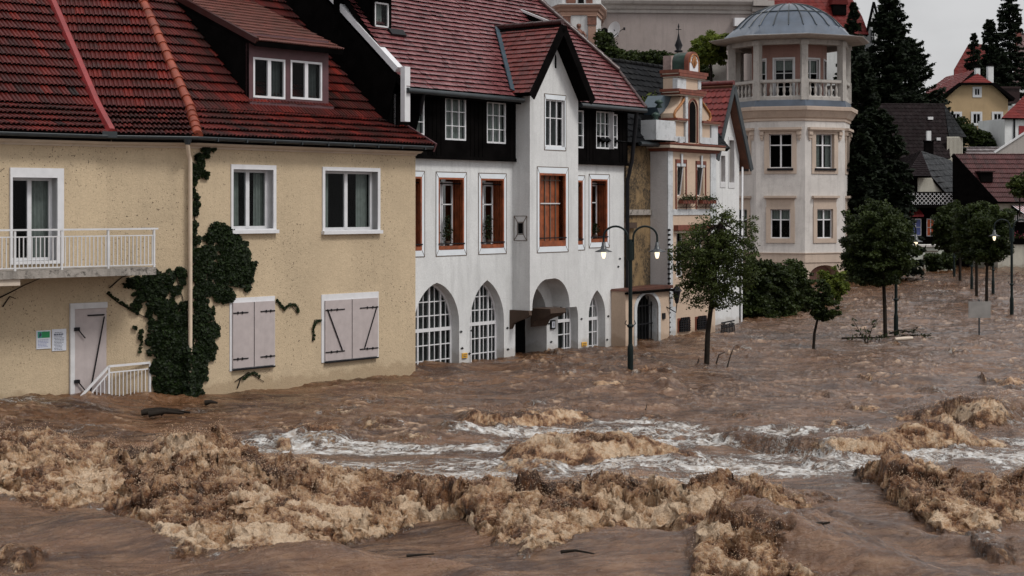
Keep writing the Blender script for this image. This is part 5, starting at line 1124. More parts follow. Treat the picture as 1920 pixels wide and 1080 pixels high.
# --- big pinkish grey building with cornice
DB = 106.; WBg = Wall(px=1126, D=DB, th=86); bgb = thing('monastery_building', WBg.P(5, 0), 'large pinkish grey building with heavy cornice standing on the slope behind', 'building')
e0, e1 = WBg.sx(1120), WBg.sx(1408); q = MB(); q.box(WBg, e0, e1, 0, WBg.z(1260, -30), -8, 0, M['pgrey']); W_ = Wall(o=WBg.P(e1, 0, .0), u=WBg.u); q.box(W_, 0, 1.1, 0, WBg.z(1420, -5), -8, .25, M['pgrey2']); q.build('wall', bgb)
q = MB(); z = lambda y: WBg.z(1280, y); q.sweep([WBg.P(e0, 0), WBg.P(e1, 0), WBg.P(e1+.0, 0, -.01)], [(0, z(25)), (.12, z(25)), (.12, z(19)), (.22, z(18)), (.3, z(12)), (.5, z(9)), (.6, z(4)), (.6, z(-3)), (0, z(-3))], M['pgrey2']); q.box(WBg, e1, e1+1.4, z(12), z(2), 0, .8, M['pgrey2']); q.box(WBg, e1, e1+1.25, z(22), z(14), 0, .5, M['pgrey2']); q.box(WBg, e1-1.2, e1-.5, WBg.z(1385, 50), WBg.z(1385, 35), 0, .5, M['white']); q.build('cornice', bgb)
dsh = thing('satellite_dish', WBg.P(WBg.sx(1150), WBg.z(1150, 60), .6), 'white satellite dish on the pinkish grey wall beside the church tower', 'satellite dish')
c_ = WBg.P(WBg.sx(1148), WBg.z(1148, 58), .8); ax = np.array([-.62, -.75, .22]); ax /= np.linalg.norm(ax); e_1 = np.cross(ax, [0, 0, 1]); e_1 /= np.linalg.norm(e_1); e_2 = np.cross(e_1, ax); q = MB()
vs = [c_+e_1*r_*math.cos(t)*.95+e_2*r_*math.sin(t)*1.08+ax*(r_*r_*.35-.1) for r_ in (0.001, .15, .3, .42, .52) for t in np.linspace(0, 2*math.pi, 25)[:-1]]; q.raw(vs, [(i*24+j, i*24+(j+1) % 24, (i+1)*24+(j+1) % 24, (i+1)*24+j) for i in range(4) for j in range(24)], M['white'], True); q.build('reflector', dsh)
q = MB(); q.tube([c_-e_2*.5, c_+[.5, -.3, -.05], c_+[.62, -.35, .02]], .025, M['iron'], 5); q.lathe(c_+[.66, -.35, -.08], [(0, 0), (.07, .01), (.07, .18), (0, .2)], M['iron'], 8); q.tube([c_, c_-ax*.5-[0, 0, .3]], .03, M['iron'], 5); q.build('receiver_arm', dsh)
q = MB(); aw = archloop(WBg.sx(1124), WBg.sx(1143), WBg.z(1130, 125), WBg.z(1130, 68), WBg.z(1130, 52), 8, False); q.prism(WBg, aw, 0, .06, M['black']); q.build('dark_archway', bgb)
# --- terrace wall behind the gabled house
WT = Wall(px=1300, D=91, th=88); q = MB(); q.box(WT, -8, WT.sx(1420), 0, WT.z(1340, 156), -.5, 0, M['stg']); q.box(WT, -8, WT.sx(1420), WT.z(1340, 156), WT.z(1340, 151), -.6, .1, M['tw']); tag(q.build('terrace_wall', None, origin=WT.P(0, 0)), 'grey terrace wall with pale coping behind the scalloped red roof', 'wall')
q = MB(); q.box(WT, WT.sx(1337), WT.sx(1364), WT.z(1350, 151)+.002, WT.z(1350, 108), -.9, -.2, M['stg']); q.box(WT, WT.sx(1336), WT.sx(1365), WT.z(1350, 108), WT.z(1350, 105), -.95, -.15, M['tw']); tag(q.build('stone_pier', None, origin=WT.P(WT.sx(1350), 4, -.5)), 'rough stone pier left of the tower terrace beside the clipped tree', 'pillar')
# --- red roofed building top right of the dome
WR = Wall(px=1480, D=128, th=82); rdb = thing('red_roof_building', WR.P(2, 0), 'big red roofed building high up behind the tower dome', 'building')
q = MB(); za, zb_ = WR.z(1550, 64), 0; sr = WR.sx(1622); q.box(WR, -3, sr, 0, za, -8, 0, M['ww']); WRs = Wall(o=WR.P(sr, 0), th=40)
q.cap(WRs, [[(0, 0), (0, za), (1.2, za+2.6), (2.8, za), (2.8, 0)]], 0.0, M['ww']); q.build('wall', rdb)
rp = RP(WR, za, .3, 58); ur_ = np.array([WR.u[0], WR.u[1], 0]); vv = np.cross(rp.n, ur_); vv = vv if vv[2] > 0 else -vv; o_ = WR.P(0, za, .3)
roofpoly('roof', rdb, [o_-ur_*3, o_+ur_*(sr+.2), o_+ur_*(sr+.0)+vv*1.8, o_+ur_*(sr-.9)+vv*5.2, o_-ur_*3+vv*5.2], M['rsheet'], seed=71, tw=.3, tl=.36, h=.03, rib=.012, kind='scallop')
p = rp.hit(1572, 22); q = MB(); W_ = Wall(o=p[:2], u=WR.u); q.box(W_, -.55, .55, p[2]-.3, p[2]+.55, -1.5, .35, M['darkwood']); q.prism(W_, [(-.7, p[2]+.55), (.7, p[2]+.55), (.5, p[2]+1.3), (-.5, p[2]+1.3)], -1.6, .42, M['rsheet']); q.build('dormer', rdb)
quickwin(rdb, WRs, (.9, 1.6, za-.6, za+.5), rows=2); q = MB(); q.bar(WRs.P(-.1, za-.1, .15), WRs.P(1.2, za+2.7, .15), .1, .25, M['darkwood']); q.bar(WRs.P(1.2, za+2.7, .15), WRs.P(2.9, za-.1, .15), .1, .25, M['darkwood']); q.build('verge_board', rdb)

# ================================================================== HOUSES AT THE RIGHT
def frontal(px, D, th=85): return Wall(px=px, D=D, th=th)
def roofon(name, parent, W, eave, rest, o, pitch, mat, seed, **k):
    """eave: two picture points at the wall line, rest: picture points on the rising plane"""
    z = (W.z(*eave[0], o)+W.z(*eave[1], o))/2; rp = RP(W, z, o, pitch); a = W.P(W.sx(eave[0][0], o), z, o); b = W.P(W.sx(eave[1][0], o), z, o)
    return roofpoly(name, parent, [a, b]+[rp.hit(x, y) for x, y in rest], mat, seed=seed, **k)
# brown shingle house
W1h = frontal(1640, 122, 84); bh = thing('shingle_house', W1h.P(4, 0), 'house with tall dark brown shingle roof and pale boarded end, below the yellow house', 'house')
q = MB(); q.box(W1h, -3, W1h.sx(1776), 0, W1h.z(1700, 292), -7, -.3, M['creamb']); Wx = Wall(o=W1h.P(W1h.sx(1777), 0, -.2), th=62); q.cap(Wx, [[(0, 0), (0, W1h.z(1777, 256)), (Wx.sx(1805), Wx.z(1805, 256)), (Wx.sx(1805), 0)]], 0, M['creamb'])
for i in range(12): s = Wx.sx(1805)*i/12; q.box(Wx, s, s+.02, 0, W1h.z(1777, 258), 0, .02, M['line'])
q.build('wall', bh)
roofon('roof', bh, W1h, ((1600, 296), (1782, 296)), ((1770, 194), (1650, 194), (1600, 194)), .1, 62, M['brslate'], 81, tw=.28, tl=.32, h=.035, rib=.01, kind='scallop')
rpx = plane3(RP(W1h, (W1h.z(1600, 296, .1)+W1h.z(1782, 296, .1))/2, .1, 62).hit(1770, 194), RP(W1h, (W1h.z(1600, 296, .1)+W1h.z(1782, 296, .1))/2, .1, 62).hit(1780, 253), Wx.P(Wx.sx(1808), W1h.z(1777, 255), .25))
roofpoly('hip_roof', bh, [rpx[0]*0+RP(W1h, (W1h.z(1600, 296, .1)+W1h.z(1782, 296, .1))/2, .1, 62).hit(1779, 256), Wx.P(Wx.sx(1808), W1h.z(1777, 256), .25), rpx[0]], M['sheet'], seed=82, tw=.28, tl=.32, h=.03, rib=.01, kind='scallop')
q = MB(); cpt = P3(1743, 266, 116); Wc_ = Wall(o=cpt[:2], th=84); q.box(Wc_, -.3, .3, cpt[2]-2.5, cpt[2]+.0, -.4, 0, M['darkwood']); q.box(Wc_, -.34, .34, cpt[2], cpt[2]+.1, -.44, .04, M['darkwood']); q.box(Wc_, -.15, .15, cpt[2]+.1, cpt[2]+.8, -.3, -.08, M['ww']); q.build('chimney', bh)
q = MB(); rpp = RP(W1h, (W1h.z(1600, 296, .1)+W1h.z(1782, 296, .1))/2, .1, 62)
for x, y, s_ in ((1744, 223, .2), (1649, 228, .3), (1759, 262, .15)): q = MB(); p = rpp.hit(x, y); W_ = Wall(o=p[:2], u=W1h.u); q.box(W_, -s_, s_, p[2]-.06, p[2]+.16, -.3, .14, M['gwhite']); q.build('roof_vent', bh)
# lower dark chalet with lattice balcony
W2h = frontal(1690, 108, 80); ca = thing('chalet', W2h.P(2, 0), 'dark wooden chalet with white lattice balcony, red awning and one orange window', 'house')
zl1, zl0 = W2h.z(1750, 361), W2h.z(1750, 384); sA, sB, sC_ = W2h.sx(1655), W2h.sx(1770), W2h.sx(1832)
q = MB(); q.cap(W2h, [[(sA, zl1), (sB, zl1), (W2h.sx(1741), W2h.z(1741, 327)), (W2h.sx(1700), W2h.z(1700, 327)), (sA, zl1+.3)]], 0, M['creamb']); q.box(W2h, sA, sC_, -.5, zl0-.2, -5, -.6, M['darkwood']); q.box(W2h, sA, W2h.sx(1719), zl1, W2h.z(1700, 330), -.1, .12, M['darkwood']); q.box(W2h, sA, sC_, zl0-.2, zl0-.05, -5, .6, M['darkwood']); q.box(W2h, sA, sC_, zl0-.05, zl1, -5, -.3, M['black']); q.build('wall', ca)
zrf = W2h.z(1741, 328)
pe, pf, pg, ph_ = W2h.P(W2h.sx(1745, .4), zrf-.05, .4), W2h.P(W2h.sx(1775, .4), zl1-.1, .4), None, None
apx_ = W2h.at(1726, 283, -1.0); A_ = W2h.P(*apx_, -1.0)
W2b = W2h.back(W2h.sx(1775, .4), .4); 
pl_p, pl_n = plane3(pf, pe, pray(1829, 360, pf, np.array([.0, -.6, .8])))
# right-hand slope as a real plane through the verge (pe,pf) falling to the right
rt = [pf, P3(1830, 359, 113), P3(1782, 300, 116), P3(1727, 283, 110.5), pe]
pc_, pn_ = plane3(rt[0], rt[1], rt[3]); rt = [rt[0], rt[1], pray(1782, 300, pc_, pn_), rt[3], pray(1745, 329, pc_, pn_)]
roofpoly('roof', ca, rt, M['sheet'], seed=83, tw=.5, tl=.5, h=.02, rib=.01, kind='plain')
q = MB(); t3 = [P3(1698, 330, 107.4), P3(1746, 330, 107.4), P3(1727, 283, 110.5)]; roofpoly('hip_roof', ca, t3, M['brslate'], seed=84, tw=.3, tl=.3, h=.03, rib=.01, kind='scallop')
t4 = [P3(1650, 366, 110), P3(1699, 330, 107.4), P3(1727, 283, 110.5), P3(1690, 290, 114)]; pc_, pn_ = plane3(t4[0], t4[1], t4[2]); t4[3] = pray(1680, 300, pc_, pn_); roofpoly('roof', ca, t4, M['brslate'], seed=85, tw=.3, tl=.3, h=.03, rib=.01, kind='scallop')
q = MB(); Wl = Wall(o=W2h.P(0, 0, .55), u=W2h.u); a_, b_ = Wl.sx(1692), Wl.sx(1812); za, zb2 = Wl.z(1750, 384), Wl.z(1750, 361); hh = zb2-za
x = a_-hh
while x < b_:
    for sgn in (0, 1):
        p0, p1 = (x, x+hh) if sgn == 0 else (x+hh, x); c0 = max(a_, min(b_, p0)); c1 = max(a_, min(b_, p1))
        f_ = lambda s_: za+(s_-p0)/(p1-p0)*hh
        if abs(c0-c1) > .05: q.bar(Wl.P(c0, f_(c0), .02*sgn), Wl.P(c1, f_(c1), .02*sgn), .028, .02, M['gwhite'], up=(*Wl.n, 0))
    x += .30
q.box(Wl, a_, b_, zb2-.02, zb2+.05, -.03, .05, M['darkwood']); q.box(Wl, a_, b_, za-.06, za+.02, -.03, .05, M['darkwood']); q.build('lattice_railing', ca)
W2f = Wall(o=W2h.P(0, 0, -.6), u=W2h.u)
M['orangeblind'] = plain('orange_blind', (.52, .10, .03), .7, .25, 4); M['blueblind'] = plain('blue_curtain', (.10, .13, .34), .7, .3, 4); M['awn'] = plain('red_awning_cloth', (.20, .012, .015), .7, .2, 4)
quickwin(ca, W2f, W2f.rect(1706, 410, 1727, 442), g=M['blueblind'], cols=2, rows=2); quickwin(ca, W2f, W2f.rect(1737, 410, 1752, 443), g=M['orangeblind'], cols=2, rows=2)
r = W2f.rect(1724, 392, 1755, 404); q = MB(); q.prism(W2f.back(r[0], .0), [(0, r[3]), (-.7, r[2]+.05), (-.7, r[2]-.08), (0, r[3]-.1)], -(r[1]-r[0]), 0, M['awn']); q.build('awning', ca)
# pale garden wall in front of it
WK = frontal(1700, 102.5, 88); kr = (WK.sx(1697), WK.sx(1786), -.8, WK.z(1740, 463)); M['kiosk'] = stucco('pale_garden_wall', (.52, .54, .48), streak=.3)
q = MB(); q.box(WK, *kr, -2.2, 0, M['kiosk']); q.box(WK, kr[0]-.1, kr[1]+.1, kr[3], kr[3]+.12, -2.3, .12, M['tw']); q.box(WK, WK.sx(1731), WK.sx(1733), -.5, WK.z(1732, 478), 0, .04, M['line']); q.box(WK, WK.sx(1710), WK.sx(1759), WK.z(1735, 472), WK.z(1735, 470), 0, .03, M['line']); tag(q.build('garden_wall', None, origin=WK.P(1, 0)), 'low pale garden wall at the water edge in front of the chalet', 'wall')
# maroon roofed house
W3 = frontal(1870, 106, 80); mh = thing('maroon_roof_house', W3.P(0, 0), 'white house with steep maroon tiled roof at the right edge by the water', 'house')
zE3 = W3.z(1895, 379, .4); q = MB(); q.box(W3, W3.sx(1871), W3.sx(1990), -.8, zE3+.1, -6, 0, M['creamb']); q.build('wall', mh)
roofon('roof', mh, W3, ((1868, 379), (1990, 379)), ((1930, 289), (1786, 289)), .4, 50, M['maroon'], 91, tw=.26, tl=.42, h=.05, rib=.02, kind='rib')
Wq = Wall(o=W3.P(W3.sx(1871), 0, .25), u=-W3.n); rpm = RP(W3, zE3, .4, 50); v_ = rpm.hit(1786, 289); q = MB(); e0_ = W3.P(W3.sx(1868, .4), zE3, .4); q.face([e0_-[0, 0, .12], v_-[0, 0, .12], v_-[0, 0, 3], e0_-[0, 0, 2.4]], M['darkwood']); q.bar(e0_-[0, 0, .05], v_-[0, 0, .05], .08, .28, M['darkwood']); q.build('verge_board', mh)
p = rpm.hit(1846, 330); q = MB(); W_ = Wall(o=p[:2], u=W3.u); q.box(W_, -.5, .35, p[2]-.4, p[2]+.25, -1.0, .5, M['darkwood']); q.box(W_, -.6, .45, p[2]+.25, p[2]+.33, -1.2, .65, M['maroon']); q.build('dormer', mh)
quickwin(mh, W3, W3.rect(1874, 393, 1881, 405), cols=1); quickwin(mh, W3, W3.rect(1885, 393, 1891, 405), cols=1)
q = MB(); r = W3.rect(1896, 385, 1990, 458); q.box(W3, *r, 0, .06, M['darkwood']); q.build('timber_front', mh)
quickwin(mh, Wall(o=W3.P(0, 0, .07), u=W3.u), W3.rect(1896.5, 401, 1905, 416), g=M['curtain']); quickwin(mh, Wall(o=W3.P(0, 0, .07), u=W3.u), W3.rect(1908, 401, 1918, 416), g=M['curtain'])
q = MB(); a, b, c, d = W3.rect(1894, 384, 1930, 402); q.face([W3.P(a, d, .1), W3.P(b, d, .1), W3.P(b+.4, c, 1.3), W3.P(a+.4, c, 1.3)], M['awn']); 
for i in range(7): x = a+(b-a)*i/7; q.face([W3.P(x, d, .11), W3.P(x+.09, d, .11), W3.P(x+.49, c, 1.31), W3.P(x+.40, c, 1.31)], M['white'])
q.build('striped_awning', mh)
fb = thing('geranium_box', W3.P(W3.sx(1910), W3.z(1910, 447), .3), 'window box of small pink flowers on the dark timber front at the right edge', 'flower box'); L = Leaves(); n = 500; r_ = np.random.default_rng(8); a, b = W3.sx(1897), W3.sx(1990); z_ = W3.z(1910, 447)
P_ = np.stack([W3.P(a+(b-a)*x, z_+zz, .25+y) for x, zz, y in zip(r_.random(n), np.abs(r_.normal(0, .16, n)), r_.normal(0, .07, n))]); L.add(P_, r_.normal(size=(n, 3)), np.full(n, .09), r_.random(n)); L.build('leaves', fb, M['leafd'])
M['pinkfl'] = plain('pink_petal', (.40, .05, .12), .6, .3, 5); L = Leaves(); L.add(P_[::4]+[0, -.07, .05], r_.normal(size=(len(P_[::4]), 3)), np.full(len(P_[::4]), .07), r_.random(len(P_[::4]))); L.build('flowers', fb, M['pinkfl'])
# striped pale roof further back
W4 = frontal(1805, 128, 80); sh_ = thing('striped_roof_house', W4.P(5, 0), 'house behind with pale grey striped tile roof, between the maroon roof and the gravel gable', 'house'); q = MB(); q.box(W4, W4.sx(1800), W4.sx(1990), -.5, W4.z(1880, 330), -6, -.2, M['creamb']); q.build('wall', sh_)
rps = RP(W4, W4.z(1880, 342), .2, 38); a_, b_ = W4.P(W4.sx(1830, .2), W4.z(1880, 342), .2), W4.P(W4.sx(2000, .2), W4.z(1880, 342), .2); roofpoly('roof', sh_, [a_, b_, rps.hit(1900, 277), rps.hit(1803, 277)], M['striped'], seed=93, tw=.28, tl=.42, h=.10, rib=.02, kind='rib')
# yellow house
W5 = frontal(1770, 150, 86); yh = thing('yellow_house', W5.P(4, 0), 'yellow house with half hipped red roof, white window frames and two chimneys', 'house')
pp = lambda *a: [W5.at(x, y) for x, y in a]
q = MB(); q.prism(W5, pp((1768, 330), (1768, 190), (1803, 158), (1861, 158), (1890, 187), (1890, 330)), -9, 0, M['yhouse']); q.build('wall', yh)
for x0, y0, x1, y1 in ((1827, 166, 1837, 179), (1785, 213, 1800, 231), (1824, 213, 1838, 232), (1863, 213, 1877, 232), (1865, 266, 1876, 281)): quickwin(yh, W5, W5.rect(x0, y0, x1, y1), sur=(M['gwhite'], .18), rows=1)
ph, rdg = W5.at(1833, 138, -1.2), 0
ap = W5.P(*ph, -1.2); el, er = W5.P(*W5.at(1801, 157, .5), .5), W5.P(*W5.at(1863, 157, .5), .5); el[2] = er[2]
roofpoly('hip_roof', yh, [el, er, ap], M['rsheet'], seed=94, tw=.35, tl=.4, h=.03, rib=.012, kind='scallop'); nb = np.array([-W5.n[0], -W5.n[1], 0])
fl_, fr2 = W5.P(*W5.at(1759, 187, .5), .5), W5.P(*W5.at(1902, 187, .5), .5); apb = ap+nb*8
for e_, f_, sd2 in ((er, fr2, 95), (el, fl_, 96)):
    n5 = plane3(e_, f_, ap); bk_ = f_+nb*9; 
    roofpoly('roof', yh, [f_, bk_, apb, ap, e_] if sd2 == 95 else [f_, bk_, apb, ap, e_], M['maroon'] if sd2 == 95 else M['rsheet'], seed=sd2, tw=.35, tl=.4, h=.03, rib=.012, kind='scallop')
q = MB(); q.bar(el, fl_, .12, .3, M['darkwood']); q.bar(er, fr2, .12, .3, M['darkwood']); q.bar(el, er, .12, .2, M['darkwood']); q.build('verge_board', yh)
for x0, x1, y0, y1, o_ in ((1830, 1838, 127, 141, -3), (1853, 1863, 124, 148, -3)):
    q = MB(); a, b = W5.at(x0, y1, o_), W5.at(x1, y0, o_); q.box(W5, a[0], b[0], a[1]-1.5, b[1], o_-.5, o_, M['ww']); q.box(W5, a[0]-.05, b[0]+.05, b[1], b[1]+.12, o_-.55, o_+.05, M['darkwood']); q.box(W5, a[0]+.1, b[0]-.1, b[1]+.12, b[1]+.3, o_-.4, o_-.1, M['darkwood']); q.build('chimney', yh)
q = MB(); p_ = W5.P(*W5.at(1895, 170, -5), -5); W_ = Wall(o=p_[:2], u=W5.u); q.box(W_, -2.4, .9, p_[2]-1.2, p_[2]+.2, -2, 0, M['maroon']); q.box(W_, -2.5, 1., p_[2]+.2, p_[2]+.4, -2.2, .15, M['maroon']); q.build('dormer', yh)
# red gable behind the yellow house
W6 = frontal(1785, 175, 86); r6 = thing('red_gable_building', W6.P(2, 0), 'steep red roof rising behind the yellow house, left of the dark conifers', 'building'); rp6 = RP(W6, W6.z(1820, 160), 0, 70); a_, b_ = W6.P(W6.sx(1789), W6.z(1820, 160)), W6.P(W6.sx(1850), W6.z(1820, 160))
q = MB(); q.box(W6, W6.sx(1790), W6.sx(1850), 0, W6.z(1820, 160), -5, 0, M['pgrey2']); q.build('wall', r6); roofpoly('roof', r6, [a_, b_, rp6.hit(1850, 83), rp6.hit(1816, 83), rp6.hit(1789, 130)], M['rsheet'], seed=97, tw=.4, tl=.45, h=.03, rib=.01, kind='scallop')
W7 = frontal(1905, 170, 86); r7 = thing('chimney_house', W7.P(2, 0), 'red roofed house with brick chimney behind the conifers at the right edge', 'house'); rp7 = RP(W7, W7.z(1920, 160), 0, 66); a_, b_ = W7.P(W7.sx(1898), W7.z(1920, 160)), W7.P(W7.sx(2000), W7.z(1920, 160))
q = MB(); q.box(W7, W7.sx(1899), W7.sx(2000), 0, W7.z(1920, 160), -5, 0, M['ww']); q.build('wall', r7); roofpoly('roof', r7, [a_, b_, rp7.hit(2000, 62), rp7.hit(1911, 62), rp7.hit(1903, 120)], M['maroon'], seed=98, tw=.4, tl=.45, h=.03, rib=.01, kind='scallop')
M['brick'] = plain('brick_red', (.16, .04, .03), .7, .3, 6); q = MB(); p_ = rp7.hit(1908, 70); W_ = Wall(o=p_[:2], u=W7.u); q.box(W_, -.22, .3, p_[2]-4, p_[2]+.8, -.3, .3, M['brick']); q.box(W_, -.28, .36, p_[2]+.8, p_[2]+.95, -.36, .36, M['darkwood']); q.tube([W_.P(-.1, p_[2]+.95, 0), W_.P(-.1, p_[2]+1.3, 0), W_.P(.15, p_[2]+1.4, 0), W_.P(.3, p_[2]+1.25, 0)], .12, M['gutter'], 6); q.build('chimney', r7)
# white house with red roof, right edge
W8 = frontal(1885, 138, 80); r8 = thing('small_white_house', W8.P(2, 0), 'small white house with bright red roof and dark downpipe right of the yellow house', 'house'); q = MB(); zz8 = W8.z(1900, 222); q.box(W8, W8.sx(1884), W8.sx(2000), 0, zz8, -5, 0, M['ww']); q.box(W8, W8.sx(1910), W8.sx(1940), 0, W8.z(1915, 236), 0, .05, M['awn']); q.box(W8, W8.sx(1900), W8.sx(1902.5), 0, zz8, 0, .12, M['iron']); q.build('wall', r8)
roofon('roof', r8, W8, ((1878, 222), (2010, 222)), ((1990, 170), (1930, 170)), .4, 40, M['rsheet'], 99, tw=.35, tl=.4, h=.03, rib=.012, kind='scallop')
W9 = frontal(1870, 124, 80); r9 = thing('grey_gable_house', W9.P(3, 0), 'grey gable with rough render and pale verge at the right edge', 'house'); q = MB(); q.cap(W9, [[W9.at(1868, 330), W9.at(1868, 285), W9.at(1930, 245), W9.at(2010, 300), W9.at(2010, 330)]], 0, M['pgrey2']); q.bar(W9.P(*W9.at(1864, 286, .1), .1), W9.P(*W9.at(1930, 243, .1), .1), .1, .14, M['gwhite']); q.bar(W9.P(*W9.at(1930, 243, .1), .1), W9.P(*W9.at(2012, 298, .1), .1), .1, .14, M['gwhite']); q.build('wall', r9)
quickwin(r9, W9, W9.rect(1893, 300, 1909, 316), g=M['black'], sur=(M['white'], .12)); 
# --- hillside behind the town
yy = np.array([100, 108, 114, 125, 140, 160, 190, 240, 320, 420.]); zz0 = np.array([-1.5, -1., -.3, 2.0, 5, 8.2, 11, 13, 14, 14.]); xx = np.linspace(-60, 160, 60)
X_, Y_ = np.meshgrid(xx, yy); Z_ = np.repeat(zz0[:, None], len(xx), 1)+.4*np.sin(X_*.3)*np.cos(Y_*.1); V_ = np.stack([X_, Y_, Z_], -1).reshape(-1, 3); ni, nj = len(yy), len(xx); i_, j_ = np.meshgrid(np.arange(ni-1), np.arange(nj-1), indexing='ij'); k_ = (i_*nj+j_).ravel()
M['hill'] = plain('dark_grass_slope', (.018, .028, .010), .9, .5, 1, .5, 3); hl_ = npmesh('hillside', V_, np.stack([k_, k_+1, k_+nj+1, k_+nj], 1), [M['hill']], smooth=True); tag(hl_, kind='structure')
# ================================================================== TREES, BUSHES
def in_ell(r, c, rad, n, shell=.0):
    p = r.normal(size=(n, 3)); p /= np.linalg.norm(p, axis=1, keepdims=True); q = (shell+(1-shell)*r.random(n))**(1/2.2); return c+p*q[:, None]*rad
def foliage(L, r, ells, nclump, per, csize, lsize, droop=.0, tone=(.2, .35), flat=.6):
    vols = np.array([e[1][0]*e[1][1]*e[1][2] for e in ells]); vols = vols/vols.sum(); cs = []
    for e, v in zip(ells, vols):
        n = max(3, int(nclump*v)); C_ = in_ell(r, np.array(e[0]), np.array(e[1]), n, .25); C_ = C_+(C_-np.array(e[0]))*(r.random((n, 1))**3)*.35; cs.append(C_)
        for c in C_:
            k = int(per*(.6+.8*r.random())); g = r.normal(size=(k, 3)); g /= (np.linalg.norm(g, axis=1, keepdims=True)+1e-9); g *= (r.random((k, 1))**.5); P = c+g*np.array([csize, csize, csize*flat])*(.6+.7*r.random())
            Nn = r.normal(size=(k, 3))*.8+np.array([0, -.2, .9]); top = (c[2]-e[0][2])/e[1][2]; bt = r.random()
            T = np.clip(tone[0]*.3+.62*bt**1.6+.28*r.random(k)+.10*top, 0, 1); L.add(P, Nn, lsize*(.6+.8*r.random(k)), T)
    return np.concatenate(cs)
def ell(px, py, rx, ry, D, depth=None):
    s = D/F; return (P3(px, py, D), (rx*s, (depth or rx)*s, ry*s))
def tree(name, label, cat, D, trunkpx, ells, nclump, per, cs, ls, mat, r0=.06, seed=0, group=None, branches=14, bmat=None, long=1.3, stake=False):
    r = np.random.default_rng(seed); pts = [P3(x, y, D) for x, y in trunkpx]; pts[0][2] -= .9
    t = thing(name, pts[0]*[1, 1, 0], label, cat, group); L = Leaves(); E = [ell(*e, D) if len(e) == 4 else ell(*e) for e in ells]; C_ = foliage(L, r, E, nclump, per, cs, ls)
    L.build('crown', t, mat, seed=seed, long=long)
    q = MB(); m = len(pts); q.tube(pts, list(np.linspace(r0, r0*.45, m)), bmat or M['bark'], 8)
    for c in C_[r.choice(len(C_), min(branches, len(C_)), False)]:
        k = r.random()*.7; base = pts[-2]+(pts[-1]-pts[-2])*k if len(pts) > 1 else pts[-1]
        mid = (base+c)/2+[0, 0, .12*np.linalg.norm(c-base)]*np.array(1.); q.tube([base, mid-[0, 0, .05], c], [r0*.35, r0*.2, r0*.08], bmat or M['bark'], 5)
    q.build('trunk', t); return t
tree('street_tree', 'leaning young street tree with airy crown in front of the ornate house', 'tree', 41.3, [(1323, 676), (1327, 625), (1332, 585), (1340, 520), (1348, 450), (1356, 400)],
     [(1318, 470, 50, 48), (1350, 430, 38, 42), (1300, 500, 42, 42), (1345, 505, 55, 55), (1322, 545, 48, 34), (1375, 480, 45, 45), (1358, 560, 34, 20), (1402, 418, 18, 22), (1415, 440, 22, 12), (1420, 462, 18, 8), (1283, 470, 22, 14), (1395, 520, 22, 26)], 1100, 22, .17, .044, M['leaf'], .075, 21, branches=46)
tree('small_tree', 'small round crowned tree leaning left alone in the open water', 'tree', 46, [(1522, 650), (1527, 625), (1533, 598), (1538, 570)], [(1532, 555, 26, 34), (1550, 575, 24, 24), (1520, 560, 16, 20), (1540, 590, 20, 12)], 150, 46, .11, .06, M['leafd'], .05, 22, branches=10)
tree('round_bush', 'bright green round bush close to the tower base', 'bush', 66, [(1562, 575), (1562, 560), (1562, 540)], [(1562, 535, 26, 28), (1578, 525, 16, 18), (1545, 560, 12, 14)], 120, 50, .16, .09, M['leafl'], .05, 23, branches=6)
# three dark bushes against the gabled house
for i, (x, y, rx, ry, D, lab) in enumerate(((1412, 545, 36, 58, 58, 'tallest dark bush touching the white gabled house'), (1452, 548, 34, 50, 60, 'middle dark bush of the clump under the tower'), (1487, 540, 22, 44, 63, 'rightmost dark bush of the clump under the tower'))):
    tree('dark_bush', lab, 'bush', D, [(x, y+ry+4), (x, y+10), (x, y-10)], [(x, y, rx, ry), (x-8, y+ry*.6, rx*1.1, ry*.6), (x+6, y-ry*.5, rx*.8, ry*.55), (x, y+ry*.85, rx*1.15, ry*.5)], 300, 55, .22, .10, M['leafd'], .05, 30+i, 'bushes below the tower', branches=8)
g3 = 'trees in the flooded square'
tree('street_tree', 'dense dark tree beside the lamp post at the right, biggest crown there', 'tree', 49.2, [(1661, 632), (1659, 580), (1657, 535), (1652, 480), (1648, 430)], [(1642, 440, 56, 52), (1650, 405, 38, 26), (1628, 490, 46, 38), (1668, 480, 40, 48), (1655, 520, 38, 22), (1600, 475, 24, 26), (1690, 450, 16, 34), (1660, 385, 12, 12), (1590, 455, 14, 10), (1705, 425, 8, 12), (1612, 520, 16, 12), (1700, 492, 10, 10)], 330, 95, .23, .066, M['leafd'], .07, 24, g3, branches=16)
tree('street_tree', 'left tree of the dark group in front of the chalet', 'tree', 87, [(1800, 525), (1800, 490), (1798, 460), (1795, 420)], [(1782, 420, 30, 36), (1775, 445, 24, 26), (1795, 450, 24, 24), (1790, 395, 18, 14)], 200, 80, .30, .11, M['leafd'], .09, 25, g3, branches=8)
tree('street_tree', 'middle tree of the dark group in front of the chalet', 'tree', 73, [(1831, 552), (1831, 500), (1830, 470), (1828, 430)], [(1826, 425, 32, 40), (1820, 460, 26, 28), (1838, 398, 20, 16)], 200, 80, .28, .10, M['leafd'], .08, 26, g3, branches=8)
tree('street_tree', 'right tree of the dark group in front of the maroon roof house', 'tree', 68, [(1850, 565), (1850, 520), (1851, 490), (1856, 440)], [(1862, 440, 32, 42), (1850, 470, 30, 28), (1872, 410, 22, 20), (1845, 420, 18, 26)], 220, 80, .27, .095, M['leafd'], .08, 27, g3, branches=8)
